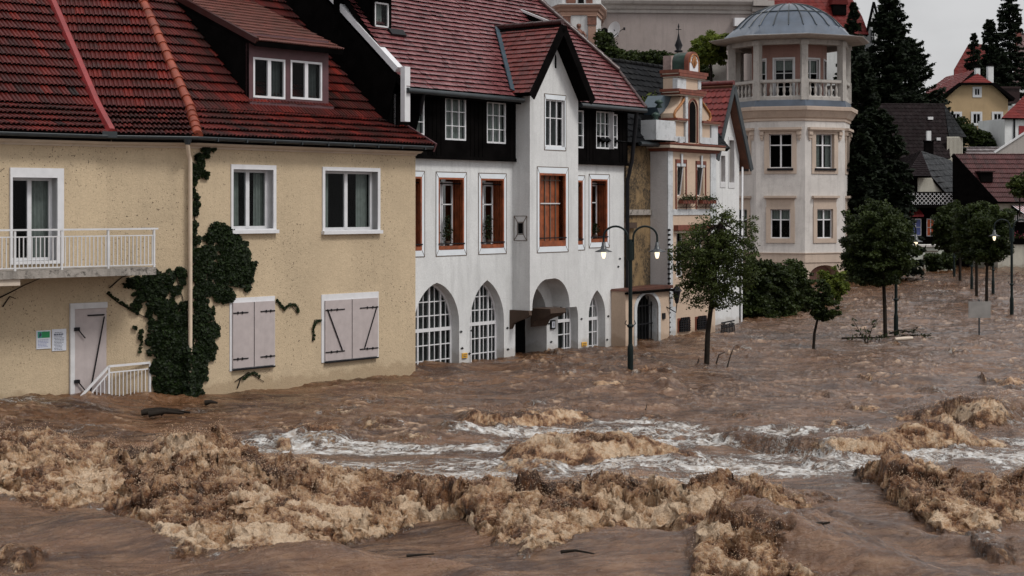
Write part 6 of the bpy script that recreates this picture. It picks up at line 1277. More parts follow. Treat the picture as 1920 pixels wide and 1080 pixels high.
# terrace: clipped tree, hedge
tree('clipped_tree', 'bright green clipped ball tree on the terrace behind the ornate house', 'tree', 89, [(1334, 152), (1333, 130), (1331, 105)], [(1331, 92, 33, 27), (1312, 100, 14, 16), (1350, 102, 12, 16), (1330, 112, 26, 10)], 170, 48, .25, .15, M['leafl'], .1, 28, branches=8)
t = tree('ivy_mound', 'dark ivy mound hanging below the satellite dish', 'bush', 99, [(1135, 130), (1135, 100)], [(1132, 90, 16, 34), (1150, 105, 22, 18)], 110, 50, .3, .16, M['leafd'], .05, 29, branches=3)
for i, (x, lab) in enumerate(((1190, 'left stretch of dark hedge along the foot of the pinkish grey wall'), (1240, 'right stretch of dark hedge along the foot of the pinkish grey wall'))):
    tree('hedge', lab, 'hedge', 99, [(x, 135), (x, 118)], [(x, 112, 34, 13), (x-12, 108, 20, 8)], 110, 50, .3, .15, M['leafd'], .05, 40+i, 'hedge on the terrace', branches=3)
tree('hedge', 'dark undergrowth below the clipped ball tree', 'hedge', 91.5, [(1310, 165), (1310, 150)], [(1308, 138, 26, 16)], 90, 50, .3, .15, M['leafd'], .05, 43, branches=3)
for i, (x, y, rx, ry, D, lab) in enumerate(((1755, 490, 20, 16, 100.5, 'dark clipped bush in front of the pale garden wall'), (1778, 488, 9, 16, 100.5, 'narrow dark bush at the right end of the pale garden wall'))):
    tree('garden_bush', lab, 'bush', D, [(x, y+20), (x, y)], [(x, y, rx, ry)], 60, 60, .3, .12, M['leafd'], .04, 46+i, branches=3)
tree('hillside_shrub', 'dark shrubs on the slope between the brown shingle roof and the yellow house', 'bush', 140, [(1825, 300), (1825, 270)], [(1815, 250, 18, 16), (1835, 262, 22, 14), (1858, 278, 22, 12), (1805, 232, 10, 14)], 150, 50, .5, .22, M['leafd'], .06, 48, branches=3)
tree('hillside_shrub', 'green shrub beside the maroon roof at the right edge', 'bush', 104, [(1912, 380), (1912, 350)], [(1912, 350, 16, 20), (1926, 345, 14, 22)], 70, 50, .3, .15, M['leaf'], .06, 49, branches=3)
# conifers
def conifer(name, label, D, xt, yt, xb, yb, hw, seed, dens=1., shape=1., mat=None, fl=.22, lift=.15, group=None, irregular=.25):
    r = np.random.default_rng(seed); top, bot = P3(xt, yt, D), P3(xb, yb, D); Ht = top[2]-bot[2]; R_ = hw*D/F
    t = thing(name, bot*[1, 1, 0], label, 'tree', group); L = Leaves(); q = MB(); q.tube([bot-[0, 0, 1], (bot+top)/2, top], [.22, .12, .02], M['bark'], 6)
    nb = int(Ht*17*dens); f = r.random(nb)**.85
    for i in range(nb):
        h = f[i]; c = bot+(top-bot)*h; Lb = R_*((1-h)**shape)*(1-irregular+2*irregular*r.random())+.12; a = r.random()*2*math.pi
        m = int(10+Lb*26); s = np.sqrt(r.random(m)); d = np.array([math.cos(a), math.sin(a)]); dz = -s*Lb*fl+(s**2)*Lb*lift
        side = r.normal(size=m)*.16*Lb*(1.1-s)+r.normal(size=m)*.05; P = np.stack([c[0]+d[0]*s*Lb-d[1]*side, c[1]+d[1]*s*Lb+d[0]*side, c[2]+dz-np.abs(r.normal(size=m))*.12], 1)
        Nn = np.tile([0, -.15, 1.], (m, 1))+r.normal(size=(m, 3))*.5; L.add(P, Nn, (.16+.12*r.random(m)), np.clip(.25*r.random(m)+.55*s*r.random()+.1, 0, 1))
        if i % 9 == 0: q.tube([c, c+[d[0]*Lb*.5, d[1]*Lb*.5, -.5*Lb*fl], c+[d[0]*Lb, d[1]*Lb, (lift-fl)*Lb]], [.04, .025, .01], M['bark'], 4)
    L.build('crown', t, mat or M['needle'], seed=seed, long=1.9); q.build('trunk', t); return t
gc = 'conifers beside the tower'
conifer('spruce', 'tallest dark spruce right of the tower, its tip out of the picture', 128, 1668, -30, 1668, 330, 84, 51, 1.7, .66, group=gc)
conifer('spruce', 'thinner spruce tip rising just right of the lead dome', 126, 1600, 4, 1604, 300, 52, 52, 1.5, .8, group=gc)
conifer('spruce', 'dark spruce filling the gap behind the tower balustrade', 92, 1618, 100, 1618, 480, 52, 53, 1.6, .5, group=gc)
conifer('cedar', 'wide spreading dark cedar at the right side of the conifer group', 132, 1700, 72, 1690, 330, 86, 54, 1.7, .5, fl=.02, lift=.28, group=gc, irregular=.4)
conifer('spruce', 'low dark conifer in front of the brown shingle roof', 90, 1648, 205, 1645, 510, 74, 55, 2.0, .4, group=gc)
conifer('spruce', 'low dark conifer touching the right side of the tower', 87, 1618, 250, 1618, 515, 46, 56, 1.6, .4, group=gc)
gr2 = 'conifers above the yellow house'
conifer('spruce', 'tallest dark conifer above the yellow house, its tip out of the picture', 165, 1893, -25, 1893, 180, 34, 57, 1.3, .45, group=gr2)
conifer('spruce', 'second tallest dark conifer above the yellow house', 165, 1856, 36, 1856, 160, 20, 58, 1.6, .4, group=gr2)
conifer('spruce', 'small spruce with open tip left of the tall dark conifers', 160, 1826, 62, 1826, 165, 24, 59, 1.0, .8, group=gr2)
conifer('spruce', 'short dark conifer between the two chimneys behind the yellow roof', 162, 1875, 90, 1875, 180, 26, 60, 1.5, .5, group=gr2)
# ================================================================== STREET LAMPS
M['bulb'] = emis('lamp_glow', (1, .82, .55), 1.15); M['lampgreen'] = plain('dark_green_lamp_paint', (.010, .016, .016), .35, .2, 5); M['shade'] = plain('lamp_shade_grey', (.035, .04, .045), .35, .15, 5)
def lamp(px, py, label, top=3.3, rot=0.):
    b = gnd(px, py); t = thing('street_lamp', b, label, 'street lamp', 'double armed street lamps'); d = np.array([math.cos(rot), math.sin(rot), 0])
    q = MB(); q.tube([b+[0, 0, -1.4], b+[0, 0, .45], b+[0, 0, .52], b+[0, 0, .62]], [.075, .072, .075, .052], M['lampgreen'], 12); q.tube([b+[0, 0, .6], b+[0, 0, top-.6], b+[0, 0, top-.1]], [.05, .046, .045], M['lampgreen'], 12); q.lathe(b+[0, 0, 1.02], [(.05, 0), (.08, .02), (.085, .06), (.05, .09)], M['lampgreen'], 12)
    for s_ in (-1, 1): q.tube([b+d*s_*.05+[0, 0, 1.06], b+d*s_*.13+[0, 0, 1.12], b+d*s_*.1+[0, 0, 1.2]], .012, M['lampgreen'], 5)
    q.tube([b+[0, 0, top-.62], b+[0, 0, top-.16]], .075, M['lampgreen'], 10); q.build('pole', t)
    for s_ in (-1, 1):
        q = MB(); x0, x1 = .07, .66; cx_, R_ = (x0+x1)/2, (x1-x0)/2; zb = top-.05
        arc = [b+d*s_*x0+[0, 0, top-.6], b+d*s_*x0+[0, 0, zb]]+[b+d*s_*(cx_-R_*math.cos(a))+[0, 0, zb+R_*.92*math.sin(a)] for a in np.linspace(.15, math.pi, 14)]+[b+d*s_*x1+[0, 0, zb-.12]]
        q.tube(arc, .026, M['lampgreen'], 8); ar_ = q.build('arm', t); c_ = b+d*s_*x1+[0, 0, zb-.36]
        q = MB(); q.lathe(c_, [(.19, 0), (.215, .004), (.215, .012), (.10, .06), (.07, .08), (.065, .14), (.05, .155), (.045, .24), (.0, .25)], M['shade'], 20); q.build('lamp_shade', t)
        q = MB(); q.lathe(c_, [(.0, -.165), (.03, -.16), (.05, -.10), (.062, -.03), (.05, .02), (0, .03)], M['bulb'], 12); q.build('bulb', t)
    return t
lamp(1182, 692, 'black double armed street lamp with lit bulbs in front of the white house'); lamp(1680, 625, 'double armed street lamp against the biggest dark tree', rot=.15); lamp(1897, 586, 'double armed street lamp at the right edge of the picture')
lamp(1862, 549, 'street lamp with its head hidden in the crowns, right one behind the dark group'); lamp(1822, 540, 'street lamp with its head hidden in the crowns, left one behind the dark group'); lamp(1789, 517, 'farthest street lamp, near the pale garden wall')
# sign seen from behind
b = gnd(1836, 622); sg = thing('road_sign', b, 'grey road sign seen from behind on a post in the water', 'sign'); W_ = Wall(o=b[:2], th=88); s_ = b[1]/F
q = MB(); q.box(W_, -21*s_, 21*s_, H+(HY-596)*s_, H+(HY-565)*s_, .03, .045, M['greyglass']); q.box(W_, -21*s_, 21*s_, H+(HY-574)*s_, H+(HY-571)*s_, .0, .03, M['gutter']); q.build('sign_plate', sg)
q = MB(); q.tube([b+[0, 0, -1.2], b+[0, 0, H+(HY-562)*s_]], .028, M['shade'], 8); q.build('post', sg)
# ================================================================== DRIFTWOOD
def drift(name, label, pts, r0, seed, leaves=0, cat='driftwood', group='driftwood in the flood', lsize=.07):
    """pts: list of branches, each a list of (px, py, height above water)"""
    r = np.random.default_rng(seed); q = MB(); D0_ = gnd(pts[0][0][0], pts[0][0][1]); L = Leaves()
    t = thing(name, D0_, label, cat, group)
    for br in pts:
        base = gnd(br[0][0], br[0][1]); pp_ = []
        for x, y, dz in br: D = base[1]; pp_.append(np.array([(x-CX)/F*D, D+.05*r.normal(), dz]) if dz is not None else P3(x, y, D))
        q2 = list(np.linspace(r0, r0*.35, len(pp_))); q.tube(pp_, q2, M['bark'], 7)
        if leaves:
            n = leaves; k = r.random(n); seg = (k*(len(pp_)-1)).astype(int); f = k*(len(pp_)-1)-seg; A_ = np.array(pp_); P = A_[seg]+(A_[seg+1]-A_[seg])*f[:, None]+r.normal(size=(n, 3))*[.08, .08, .04]; L.add(P, r.normal(size=(n, 3)), np.full(n, lsize), r.random(n)*.6)
    q.build('branch', t)
    if leaves: L.build('leaves', t, M['leafd'], seed=seed, long=2)
    return t
drift('fallen_branch', 'forked bare branch sticking up from the water left of the dark tree trunk', [[(1625, 639, -.1), (1612, 622, None), (1598, 597, None)], [(1625, 639, -.1), (1635, 615, None), (1645, 598, None)], [(1621, 636, 0), (1624, 622, None), (1620, 612, None)]], .018, 1, 12)
drift('driftwood_pile', 'dark driftwood and leaves caught at the tree trunk and lamp post', [[(1578, 636, .03), (1610, 638, .05), (1650, 634, .06), (1668, 634, .1)], [(1668, 632, .1), (1685, 628, .2), (1712, 625, .15), (1720, 614, None)], [(1690, 632, .05), (1720, 630, .06), (1745, 625, .05)]], .03, 2, 60, lsize=.05)
q = MB(); a, b2 = gnd(1678, 636, .06), gnd(1711, 634, .08); q.tube([a, (a+b2)/2, b2], [.05, .06, .05], M['corn'], 8); tag(q.build('pale_log', None, origin=a), 'short pale log lying on the driftwood at the lamp post', 'log')
drift('fallen_branch', 'thin curved branch poking out right of the leaning street tree', [[(1343, 678, -.1), (1348, 665, None), (1360, 660, None)], [(1362, 681, -.1), (1370, 665, None), (1376, 651, None)], [(1308, 676, -.1), (1311, 669, None)]], .02, 3)
drift('floating_log', 'long dark debris floating near the cream house', [[(266, 777, .03), (290, 776, .06), (320, 775, .06), (356, 773, .03)], [(280, 779, .03), (310, 777, .07), (345, 775, .04)], [(270, 774, .02), (300, 773, .08), (335, 772, .05)], [(300, 779, .03), (312, 772, .12)]], .06, 4, 0)
drift('floating_log', 'small dark lump of debris floating off the shuttered windows', [[(386, 757, .02), (396, 756, .05), (408, 758, .02)]], .06, 5)
drift('floating_log', 'long thin log in the smooth brown water at the bottom middle', [[(1052, 1064, .16), (1080, 1058, .17), (1113, 1046, .18)]], .022, 6)
drift('floating_log', 'broken plank drifting on the smooth hump at the bottom right', [[(1520, 1056, .42), (1538, 1052, .44), (1556, 1046, .46)]], .03, 7)
drift('floating_log', 'thin stick floating in the brown water left of the bottom middle', [[(763, 1056, .1), (790, 1050, .11), (815, 1046, .12)]], .018, 8)
drift('floating_stick', 'thin dark stick standing upright in the white foam at the centre', [[(1103, 905, .05), (1106, 893, None), (1109, 882, None)]], .02, 9)
drift('floating_stick', 'short stick rising from the pale foam below the street lamp', [[(1210, 772, .05), (1212, 765, None), (1213, 756, None)]], .014, 10)
# ================================================================== THE FLOOD
def _h(ix, iy, sd):
    h = (ix.astype(np.int64)*374761393+iy.astype(np.int64)*668265263+sd*362437) & 0xffffffff
    h = ((h ^ (h >> 13))*1274126177) & 0xffffffff; return (h ^ (h >> 16)) & 0xffff
_GA = np.linspace(0, 2*np.pi, 65536, endpoint=False).astype(np.float32); _GX, _GY = np.cos(_GA), np.sin(_GA)
def pn(x, y, sd=0):
    x0 = np.floor(x); y0 = np.floor(y); fx = (x-x0).astype(np.float32); fy = (y-y0).astype(np.float32); ix = x0.astype(np.int64); iy = y0.astype(np.int64)
    u = fx*fx*fx*(fx*(fx*6-15)+10); v = fy*fy*fy*(fy*(fy*6-15)+10)
    def g(a, b): h = _h(ix+a, iy+b, sd); return _GX[h]*(fx-a)+_GY[h]*(fy-b)
    n0 = g(0, 0); n0 = n0+u*(g(1, 0)-n0); n1 = g(0, 1); n1 = n1+u*(g(1, 1)-n1); return (n0+v*(n1-n0))*1.5
def fbm(x, y, o, sd=0, gain=.5, lac=2.03):
    s = 0; a = 1.; t = 0
    for i in range(o): s = s+a*pn(x, y, sd+i*17); t += a; a *= gain; x = x*lac+3.1; y = y*lac+1.7
    return s/t
def ridge(x, y, o, sd=0, gain=.55):
    s = 0; a = 1.; t = 0
    for i in range(o): s = s+a*(1-np.abs(pn(x, y, sd+i*13))*2); t += a; a *= gain; x = x*2.07+5.2; y = y*2.07+1.3
    return s/t
def billow(x, y, o, sd=0, gain=.55):
    s = 0; a = 1.; t = 0
    for i in range(o): s = s+a*(np.abs(pn(x, y, sd+i*13))*2); t += a; a *= gain; x = x*2.07+5.2; y = y*2.07+1.3
    return s/t
sst = lambda t: np.clip(t, 0, 1)**2*(3-2*np.clip(t, 0, 1))
# grid: a fan of rows and columns, finer where it is near the bank the photograph was taken from
colp = np.concatenate([np.linspace(-2600, -160, 60)[:-1], np.linspace(-160, 2080, 1780), np.linspace(2080, 4600, 60)[1:]])
dr = np.concatenate([np.linspace(9, 15.2, 24)[:-1], 12000/np.linspace(790, 118, 900), np.linspace(102.5, 125, 12)])
dr = dr[np.argsort(dr)]
# denser rows where the breakers rise
CPX, DY = np.meshgrid(colp, dr); X = (CPX-CX)/F*DY; Y = DY.copy()
HS = .90
def wpts(P):        # (px, py, height) -> world X, Y, height
    a = [(*gnd(x, y, h*HS)[:2], h*HS) for x, y, h in P]; a.sort(); return np.array(a)
class Breaker:
    def __init__(s, top, bot, wb=.8, froth=1., fend=None, steep=.75):
        s.t = wpts(top); s.b = wpts([(x, y, 0) for x, y in bot]); s.wb = wb; s.fr = froth; s.fend = fend; s.steep = steep
    def ev(s, X, Y, jx, jy):
        Xj = X+jx; yc = np.interp(Xj, s.t[:, 0], s.t[:, 1]); yf = np.interp(Xj, s.b[:, 0], s.b[:, 1]); am = np.interp(Xj, s.t[:, 0], s.t[:, 2], left=0, right=0)
        yc = np.maximum(yc, yf+.25); t = (Y+jy-yf)/(yc-yf); up_ = np.clip(t, 0, 1)**s.steep; back = np.exp(-((Y-yc)/s.wb)**2)
        h = am*np.where(t < 1, sst(up_*1.0)*.35+.65*up_, back)
        m = sst((t+.06)/.20)*np.where(t < 1.0, 1., np.exp(-((Y-yc)/(s.wb*.55))**2)); m = m*sst(am/.12)*s.fr
        return h, m, t
B1 = Breaker([(-400, 800, .35), (-160, 803, .45), (-60, 805, .45), (0, 803, .45), (60, 800, .52), (130, 824, .42), (200, 832, .34), (290, 831, .5), (345, 814, .80), (385, 812, .84), (430, 828, .68), (480, 852, .5), (560, 868, .48), (640, 878, .5), (700, 884, .5), (770, 876, .6), (820, 886, .58), (880, 902, .48), (940, 893, .55), (1010, 898, .5), (1100, 898, .5), (1180, 897, .5), (1245, 893, .62), (1300, 905, .55), (1350, 900, .56), (1400, 908, .48), (1450, 922, .38), (1490, 945, .2), (1560, 965, 0)],
            [(-400, 935), (-60, 930), (0, 925), (100, 948), (170, 940), (215, 945), (245, 975), (300, 1012), (370, 1036), (460, 1046), (560, 1047), (620, 1030), (680, 992), (770, 972), (870, 975), (905, 1005), (1000, 1046), (1080, 1028), (1150, 1004), (1250, 1000), (1330, 1012), (1400, 1000), (1460, 972), (1560, 975)], wb=.75)
B2 = Breaker([(1600, 880, 0), (1650, 862, .40), (1690, 856, .50), (1740, 868, .42), (1800, 874, .48), (1860, 878, .5), (1920, 872, .55), (2020, 870, .5), (2200, 880, .3), (2400, 890, 0)], [(1600, 930), (1640, 965), (1700, 990), (1780, 1002), (1850, 990), (1920, 968), (2020, 950), (2200, 950), (2400, 940)], wb=.8)
B3 = Breaker([(935, 838, 0), (970, 822, .28), (1010, 803, .42), (1060, 803, .44), (1120, 806, .40), (1180, 818, .32), (1240, 826, .25), (1290, 838, .1), (1330, 845, 0)], [(935, 850), (985, 858), (1050, 866), (1110, 868), (1170, 858), (1240, 852), (1330, 856)], wb=.6, steep=.8)
B4 = Breaker([(1340, 820, 0), (1380, 818, .2), (1450, 822, .28), (1530, 822, .32), (1600, 820, .30), (1650, 815, .30), (1700, 802, .34), (1760, 794, .40), (1810, 800, .34), (1870, 815, .1), (1900, 820, 0)], [(1340, 830), (1400, 836), (1480, 846), (1560, 855), (1650, 852), (1720, 848), (1800, 838), (1900, 828)], wb=.6, froth=.8)
B5 = Breaker([(855, 785, 0), (885, 774, .22), (930, 772, .26), (980, 775, .22), (1040, 766, .16), (1090, 764, .12), (1130, 768, 0)], [(855, 792), (930, 797), (1000, 790), (1130, 778)], wb=.7, froth=.75)
B6 = Breaker([(1640, 772, 0), (1690, 764, .12), (1750, 755, .25), (1790, 742, .46), (1830, 738, .55), (1880, 744, .5), (1960, 748, .35), (2100, 755, 0)], [(1640, 776), (1720, 778), (1770, 782), (1800, 800), (1840, 800), (1900, 790), (2100, 770)], wb=1.3, froth=.55)
B7 = Breaker([(1310, 1075, .15), (1345, 1000, .3), (1375, 965, .5), (1430, 955, .55), (1500, 960, .45), (1580, 985, .3), (1660, 1015, .14), (1740, 1040, 0)], [(1310, 1150), (1340, 1140), (1380, 1130), (1450, 1130), (1540, 1120), (1740, 1090)], wb=1.0, froth=1.0)
SM = [Breaker([(a-w, y+4, 0), (a-w*.4, y, h), (a+w*.3, y, h*.9), (a+w, y+3, 0)], [(a-w, y+7), (a, y+d), (a+w, y+7)], wb=.5, froth=f) for a, y, w, h, d, f in
      ((930, 785, 34, .16, 16, .25), (1225, 690, 50, .10, 9, .95), (1000, 575+105, 30, .06, 6, .5), (640, 765, 60, .07, 8, .6), (700, 745, 40, .06, 6, .5), (1890, 702, 45, .22, 16, .8), (1870, 1022, 50, .16, 26, .35), (30, 1030, 60, .20, 36, .45), (1560, 760, 60, .07, 8, .5), (1230, 768, 40, .08, 8, .8), (1570, 790, 26, .1, 7, .5), (1150, 700, 40, .05, 5, .5), (560, 800, 70, .10, 12, .5), (860, 800, 40, .1, 10, .4), (1590, 850, 50, .1, 10, .1), (330, 795, 60, .08, 8, .5), (1836, 622, 12, .06, 5, .7), (1323, 678, 16, .07, 6, .7), (1680, 636, 22, .06, 5, .5))]
_r = np.random.default_rng(404)
for _i in range(46):
    _y = 640+300*_r.random()**1.1; _x = _r.uniform(500, 1960) if _y > 760 else _r.uniform(560+ (760-_y)*3, 1960); _s = (_y-388)/400; _w = _r.uniform(22, 75)*_s
    SM.append(Breaker([(_x-_w, _y+3, 0), (_x-_w*.4, _y-2*_r.random(), .10*_s+.05), (_x+_w*.3, _y, .07*_s+.05), (_x+_w, _y+4, 0)], [(_x-_w, _y+5*_s), (_x, _y+_r.uniform(7, 13)*_s), (_x+_w, _y+5*_s)], wb=.5, froth=_r.choice([.12, .2, .35, .55, .7])))
jx = .35*fbm(X/.9, Y/.9, 3, 5)+.10*fbm(X/.16, Y/.16, 2, 6); jy = .30*fbm(X/.7, Y/.9, 4, 7)+.10*billow(X/.22, Y/.22, 2, 8)
# flow-aligned chop
far = np.clip((Y-20)/40, 0, 1); a_ = .10; Xr = X*math.cos(a_)+Y*math.sin(a_); Yr = -X*math.sin(a_)+Y*math.cos(a_)
wx = Xr+.5*fbm(X/2.2, Y/2.2, 2, 3); wy = Yr+.5*fbm(X/2.0, Y/2.0, 2, 4)
RA = ridge(wx/2.1, wy/.75, 4, 30); RB = ridge(wx/.85, wy/.28, 3, 40); calm = .45+.55*sst(.5+1.5*fbm(X/4., Y/3., 2, 62)); chop = sst((Y-22)/8)*.9+.25
Z = (.13+.07*(Y < 60)*np.clip(1.6-Y/22, 0, 1))*fbm(wx/3.4, wy/1.9, 3, 20)*(1-.3*far)+chop*calm*(.15*RA+.07*RB)+(.020*ridge(wx/.9, wy/.16, 3, 50)+.010*ridge(wx/.3, wy/.05, 2, 51))*np.clip(1.5-Y/30, 0, 1)+.085*far*ridge(wx/2.4, wy/1.3, 4, 60)
Z -= .125*chop+.03
tt = np.full_like(Z, .5); soft = np.ones_like(Z); froth = np.zeros_like(Z); depth = np.zeros_like(Z); HB = np.zeros_like(Z)
MOD = 1+.30*fbm(X/.8, Y/1.2, 2, 81)+.12*fbm(X/.25, Y/.4, 2, 82); F7 = fbm(X/.5, Y/.5, 2, 83)
for b in [B1, B2, B3, B4, B5, B6, B7]+SM:
    small = any(b is q for q in SM)
    k0 = (X > b.t[0, 0]-1) & (X < b.t[-1, 0]+1) & (Y > b.b[:, 1].min()-2) & (Y < b.t[:, 1].max()+3.5)
    rw = np.flatnonzero(k0.any(1)); cl = np.flatnonzero(k0.any(0))
    if len(rw) == 0 or len(cl) == 0: continue
    W0 = (slice(rw[0], rw[-1]+1), slice(cl[0], cl[-1]+1)); Xw, Yw = X[W0], Y[W0]
    mid_b = any(b is q for q in (B3, B4, B5, B6)); k = .35 if small else .6 if mid_b else 1.
    h, m, t = b.ev(Xw, Yw, jx[W0]*k, jy[W0]*k)
    if b is B7: m = m*sst((.35-(Xw+.7*(Yw-18)*.3+.5*F7[W0]-gnd(1400, 1000)[0])/.8)*.9)
    if b is B4: m = m*(.25+.75*sst((Xw-gnd(1500, 840)[0])/.8))
    if b is B6: m = m*(1-.85*sst((Xw-gnd(1815, 770)[0])/.8))
    if small or mid_b: soft[W0] = np.minimum(soft[W0], 1-.5*sst(m/.3))
    if b is B1 or b is B2: tt[W0] = np.where(m > .3, np.clip(t, 0, 1.1), tt[W0])
    HB[W0] = np.maximum(HB[W0], h*MOD[W0]); froth[W0] = np.maximum(froth[W0], m)
Z = Z+HB
Z += .23*sst((gnd(400, 735)[0]-X)/4.2)*sst((Y-25.5)/4.5)*(Y < 60)
swp = (X*.55+Y*1.)*2*np.pi/2.7+2.6*fbm(X/3.2, Y/2.4, 2, 84); swm = sst((21.8-Y)/2.5)*(1-.75*sst(froth/.3)); Z += swm*(.085*(np.exp(1.1*np.sin(swp))-1.25)+.018*np.sin(swp*3.1+2*fbm(X/1.2, Y/1., 2, 85)))
# smooth hump with streaks, bottom right
hc = gnd(1560, 1010, .2); e_ = ((X-hc[0])/2.0)**2+((Y-hc[1])/1.3)**2; Z += .24*np.exp(-e_)+.065*np.exp(-e_*.6)*ridge((X+Y*.6)/2.6, (Y-X*.28)/.22, 3, 70)
sw = gnd(1750, 1040); Z -= .12*np.exp(-(((X-sw[0])/1.3)**2+((Y-sw[1])/1.)**2))
# turbulence of the froth: billowing lumps at several sizes, pushed in every direction
Yq = Y+1.5*HB
fm = froth*soft*(.55+.45*sst(.5+1.6*fbm(X/.8, Y/.8, 3, 91)))
q1 = .7*fbm(X/.6, Yq/.6, 3, 101); q2 = .7*fbm(X/.6, Yq/.6, 3, 102); fx = X+.45*Yq
bl1 = ridge(fx/.85+q1, Yq/1.15+q2, 2, 100); bl2 = ridge(fx/.33+q1*2, Yq/.48+q2*2, 2, 110); bl3 = billow(X/.12+q2*3, Yq/.18+q1*3, 2, 120); rg = ridge(fx/.13+q1*4, Yq/.2+q2*4, 3, 130); rf = ridge(X/.055+q1*6, Yq/.08+q2*6, 2, 131)
nearf = np.clip(1.25-(Y-18)/40, .35, 1)
T_ = (.17*(bl1-.55)+.085*(bl2-.55)+.04*(bl3-.4)+.05*(rg-.5)+.014*(rf-.5))
Z = Z+fm*T_*(1.+.35*HB/.4)
sp_n = pn(X/.055, Y/.075, 140); spike = np.clip(sp_n-.35, 0, 1)**1.2*np.clip(fbm(X/.5, Y/.6, 2, 141)+.35, 0, 1); Z = Z+fm*spike*.16*nearf
DX = fm*(.16*fbm(X/.3, Yq/.3, 3, 150)+.05*pn(X/.09, Y/.12, 151)); DYv = fm*(-.14*bl1-.12*fbm(X/.25+Z*2, Y/.3, 3, 160)-.05*pn(X/.08, Y/.1, 161)+.08)
# curl of the big dark breaker
# white lace mask
LT = wpts([(360, 830, 0), (430, 812, 0), (500, 800, 0), (600, 798, 0), (720, 808, 0), (800, 820, 0), (860, 800, 0), (960, 785, 0), (1060, 780, 0), (1160, 766, 0), (1260, 776, 0), (1330, 790, 0), (1420, 795, 0), (1500, 790, 0), (1600, 790, 0), (1720, 790, 0), (1780, 810, 0), (1920, 800, 0), (2200, 800, 0)])
LB = wpts([(360, 835, 0), (430, 850, 0), (500, 880, 0), (700, 900, 0), (860, 910, 0), (1000, 915, 0), (1240, 915, 0), (1330, 915, 0), (1450, 930, 0), (1560, 935, 0), (1640, 925, 0), (1700, 880, 0), (1920, 875, 0), (2200, 880, 0)])
yt = np.interp(X, LT[:, 0], LT[:, 1]); yb = np.interp(X, LB[:, 0], LB[:, 1]); wob = 1.6*fbm(X/1.6, Y/1.4, 4, 170)
lace = sst((Y+wob-yb)/.6)*sst((yt-Y-wob)/1.2)*((X > LT[0, 0]) & (X < LT[-1, 0]))*sst((X-LT[0, 0])/1.2)
patch = sst(.80+1.5*fbm(X/2.8, Y/1.1, 4, 180)); lace = lace*patch*(1-.85*sst((HB-.05)/.12)*(froth < .3))
near_strip = .5*sst(fbm(X/2.6, Y/2.2, 3, 185)*2.4-.35); lace = np.maximum(lace, near_strip*(Y < 34)*(1-far*.4)*.55); lace = np.maximum(lace, .40*np.clip(fbm(X/3., Y/1.8, 3, 190)*2.4-.1, 0, 1)*(Y > 27))
edge = sst((froth-.03)/.1)*sst((.5-froth)/.4)*sst(.5+1.8*fbm(X/1., Y/1.2, 3, 192)); lace = np.clip(np.maximum(lace, edge*.6), 0, 1)
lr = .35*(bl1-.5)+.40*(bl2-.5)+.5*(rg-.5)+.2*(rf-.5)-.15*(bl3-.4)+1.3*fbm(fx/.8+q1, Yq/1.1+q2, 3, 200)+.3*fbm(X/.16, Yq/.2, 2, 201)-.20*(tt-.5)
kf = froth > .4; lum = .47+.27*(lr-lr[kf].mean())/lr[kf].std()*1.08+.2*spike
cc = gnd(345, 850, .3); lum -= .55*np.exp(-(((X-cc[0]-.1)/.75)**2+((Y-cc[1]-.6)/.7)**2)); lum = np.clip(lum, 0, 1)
crs = sst((RA+.45*RB-.97)/.30)*chop*calm
V = np.stack([X+DX, Y+DYv, Z], -1).reshape(-1, 3); nr_, nc_ = X.shape; i_, j_ = np.meshgrid(np.arange(nr_-1), np.arange(nc_-1), indexing='ij'); k_ = (i_*nc_+j_).ravel()
# ---- material
m, t, b = newmat('flood_water'); v = coords(t); at_f = N(t, 'ShaderNodeAttribute', attribute_name='froth').outputs['Fac']; at_l = N(t, 'ShaderNodeAttribute', attribute_name='lace').outputs['Fac']; at_t = N(t, 'ShaderNodeAttribute', attribute_name='lump').outputs['Fac']
vw = coords(t, (.35, 1, .6))
silt = mixc(t, rng_(t, noise(t, vw, .9, 5, .6), .35, .65, 0, 1), (.040, .015, .0055), (.145, .070, .034))
silt = mixc(t, rng_(t, noise(t, coords(t, (.16, 1.3, 1)), 1.9, 7, .68), .47, .66, 0, .85), silt, (.030, .012, .006))
silt = mixc(t, rng_(t, noise(t, coords(t, (.35, 1.6, 1)), 5.5, 4, .6), .45, .75, 0, .6), silt, (.25, .142, .078))
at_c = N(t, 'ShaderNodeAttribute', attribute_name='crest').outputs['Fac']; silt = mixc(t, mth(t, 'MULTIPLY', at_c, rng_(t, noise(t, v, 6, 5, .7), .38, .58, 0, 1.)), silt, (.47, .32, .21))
# fine foam lines on the open water
rn = N(t, 'ShaderNodeTexNoise'); rn.inputs['Scale'].default_value = 2.1; rn.inputs['Detail'].default_value = 6; rn.inputs['Roughness'].default_value = .62; rn.inputs['Distortion'].default_value = .9; t.links.new(coords(t, (.8, 1., 1)), rn.inputs['Vector'])
ab = mth(t, 'ABSOLUTE', mth(t, 'SUBTRACT', rn.outputs[0], .5), 0); web = rng_(t, ab, .0, .07, 1, 0)
rn2 = N(t, 'ShaderNodeTexNoise'); rn2.inputs['Scale'].default_value = 6.; rn2.inputs['Detail'].default_value = 5; rn2.inputs['Roughness'].default_value = .65; rn2.inputs['Distortion'].default_value = 1.2; t.links.new(coords(t, (.8, 1, 1)), rn2.inputs['Vector'])
web2 = rng_(t, mth(t, 'ABSOLUTE', mth(t, 'SUBTRACT', rn2.outputs[0], .5), 0), .0, .06, 1, 0)
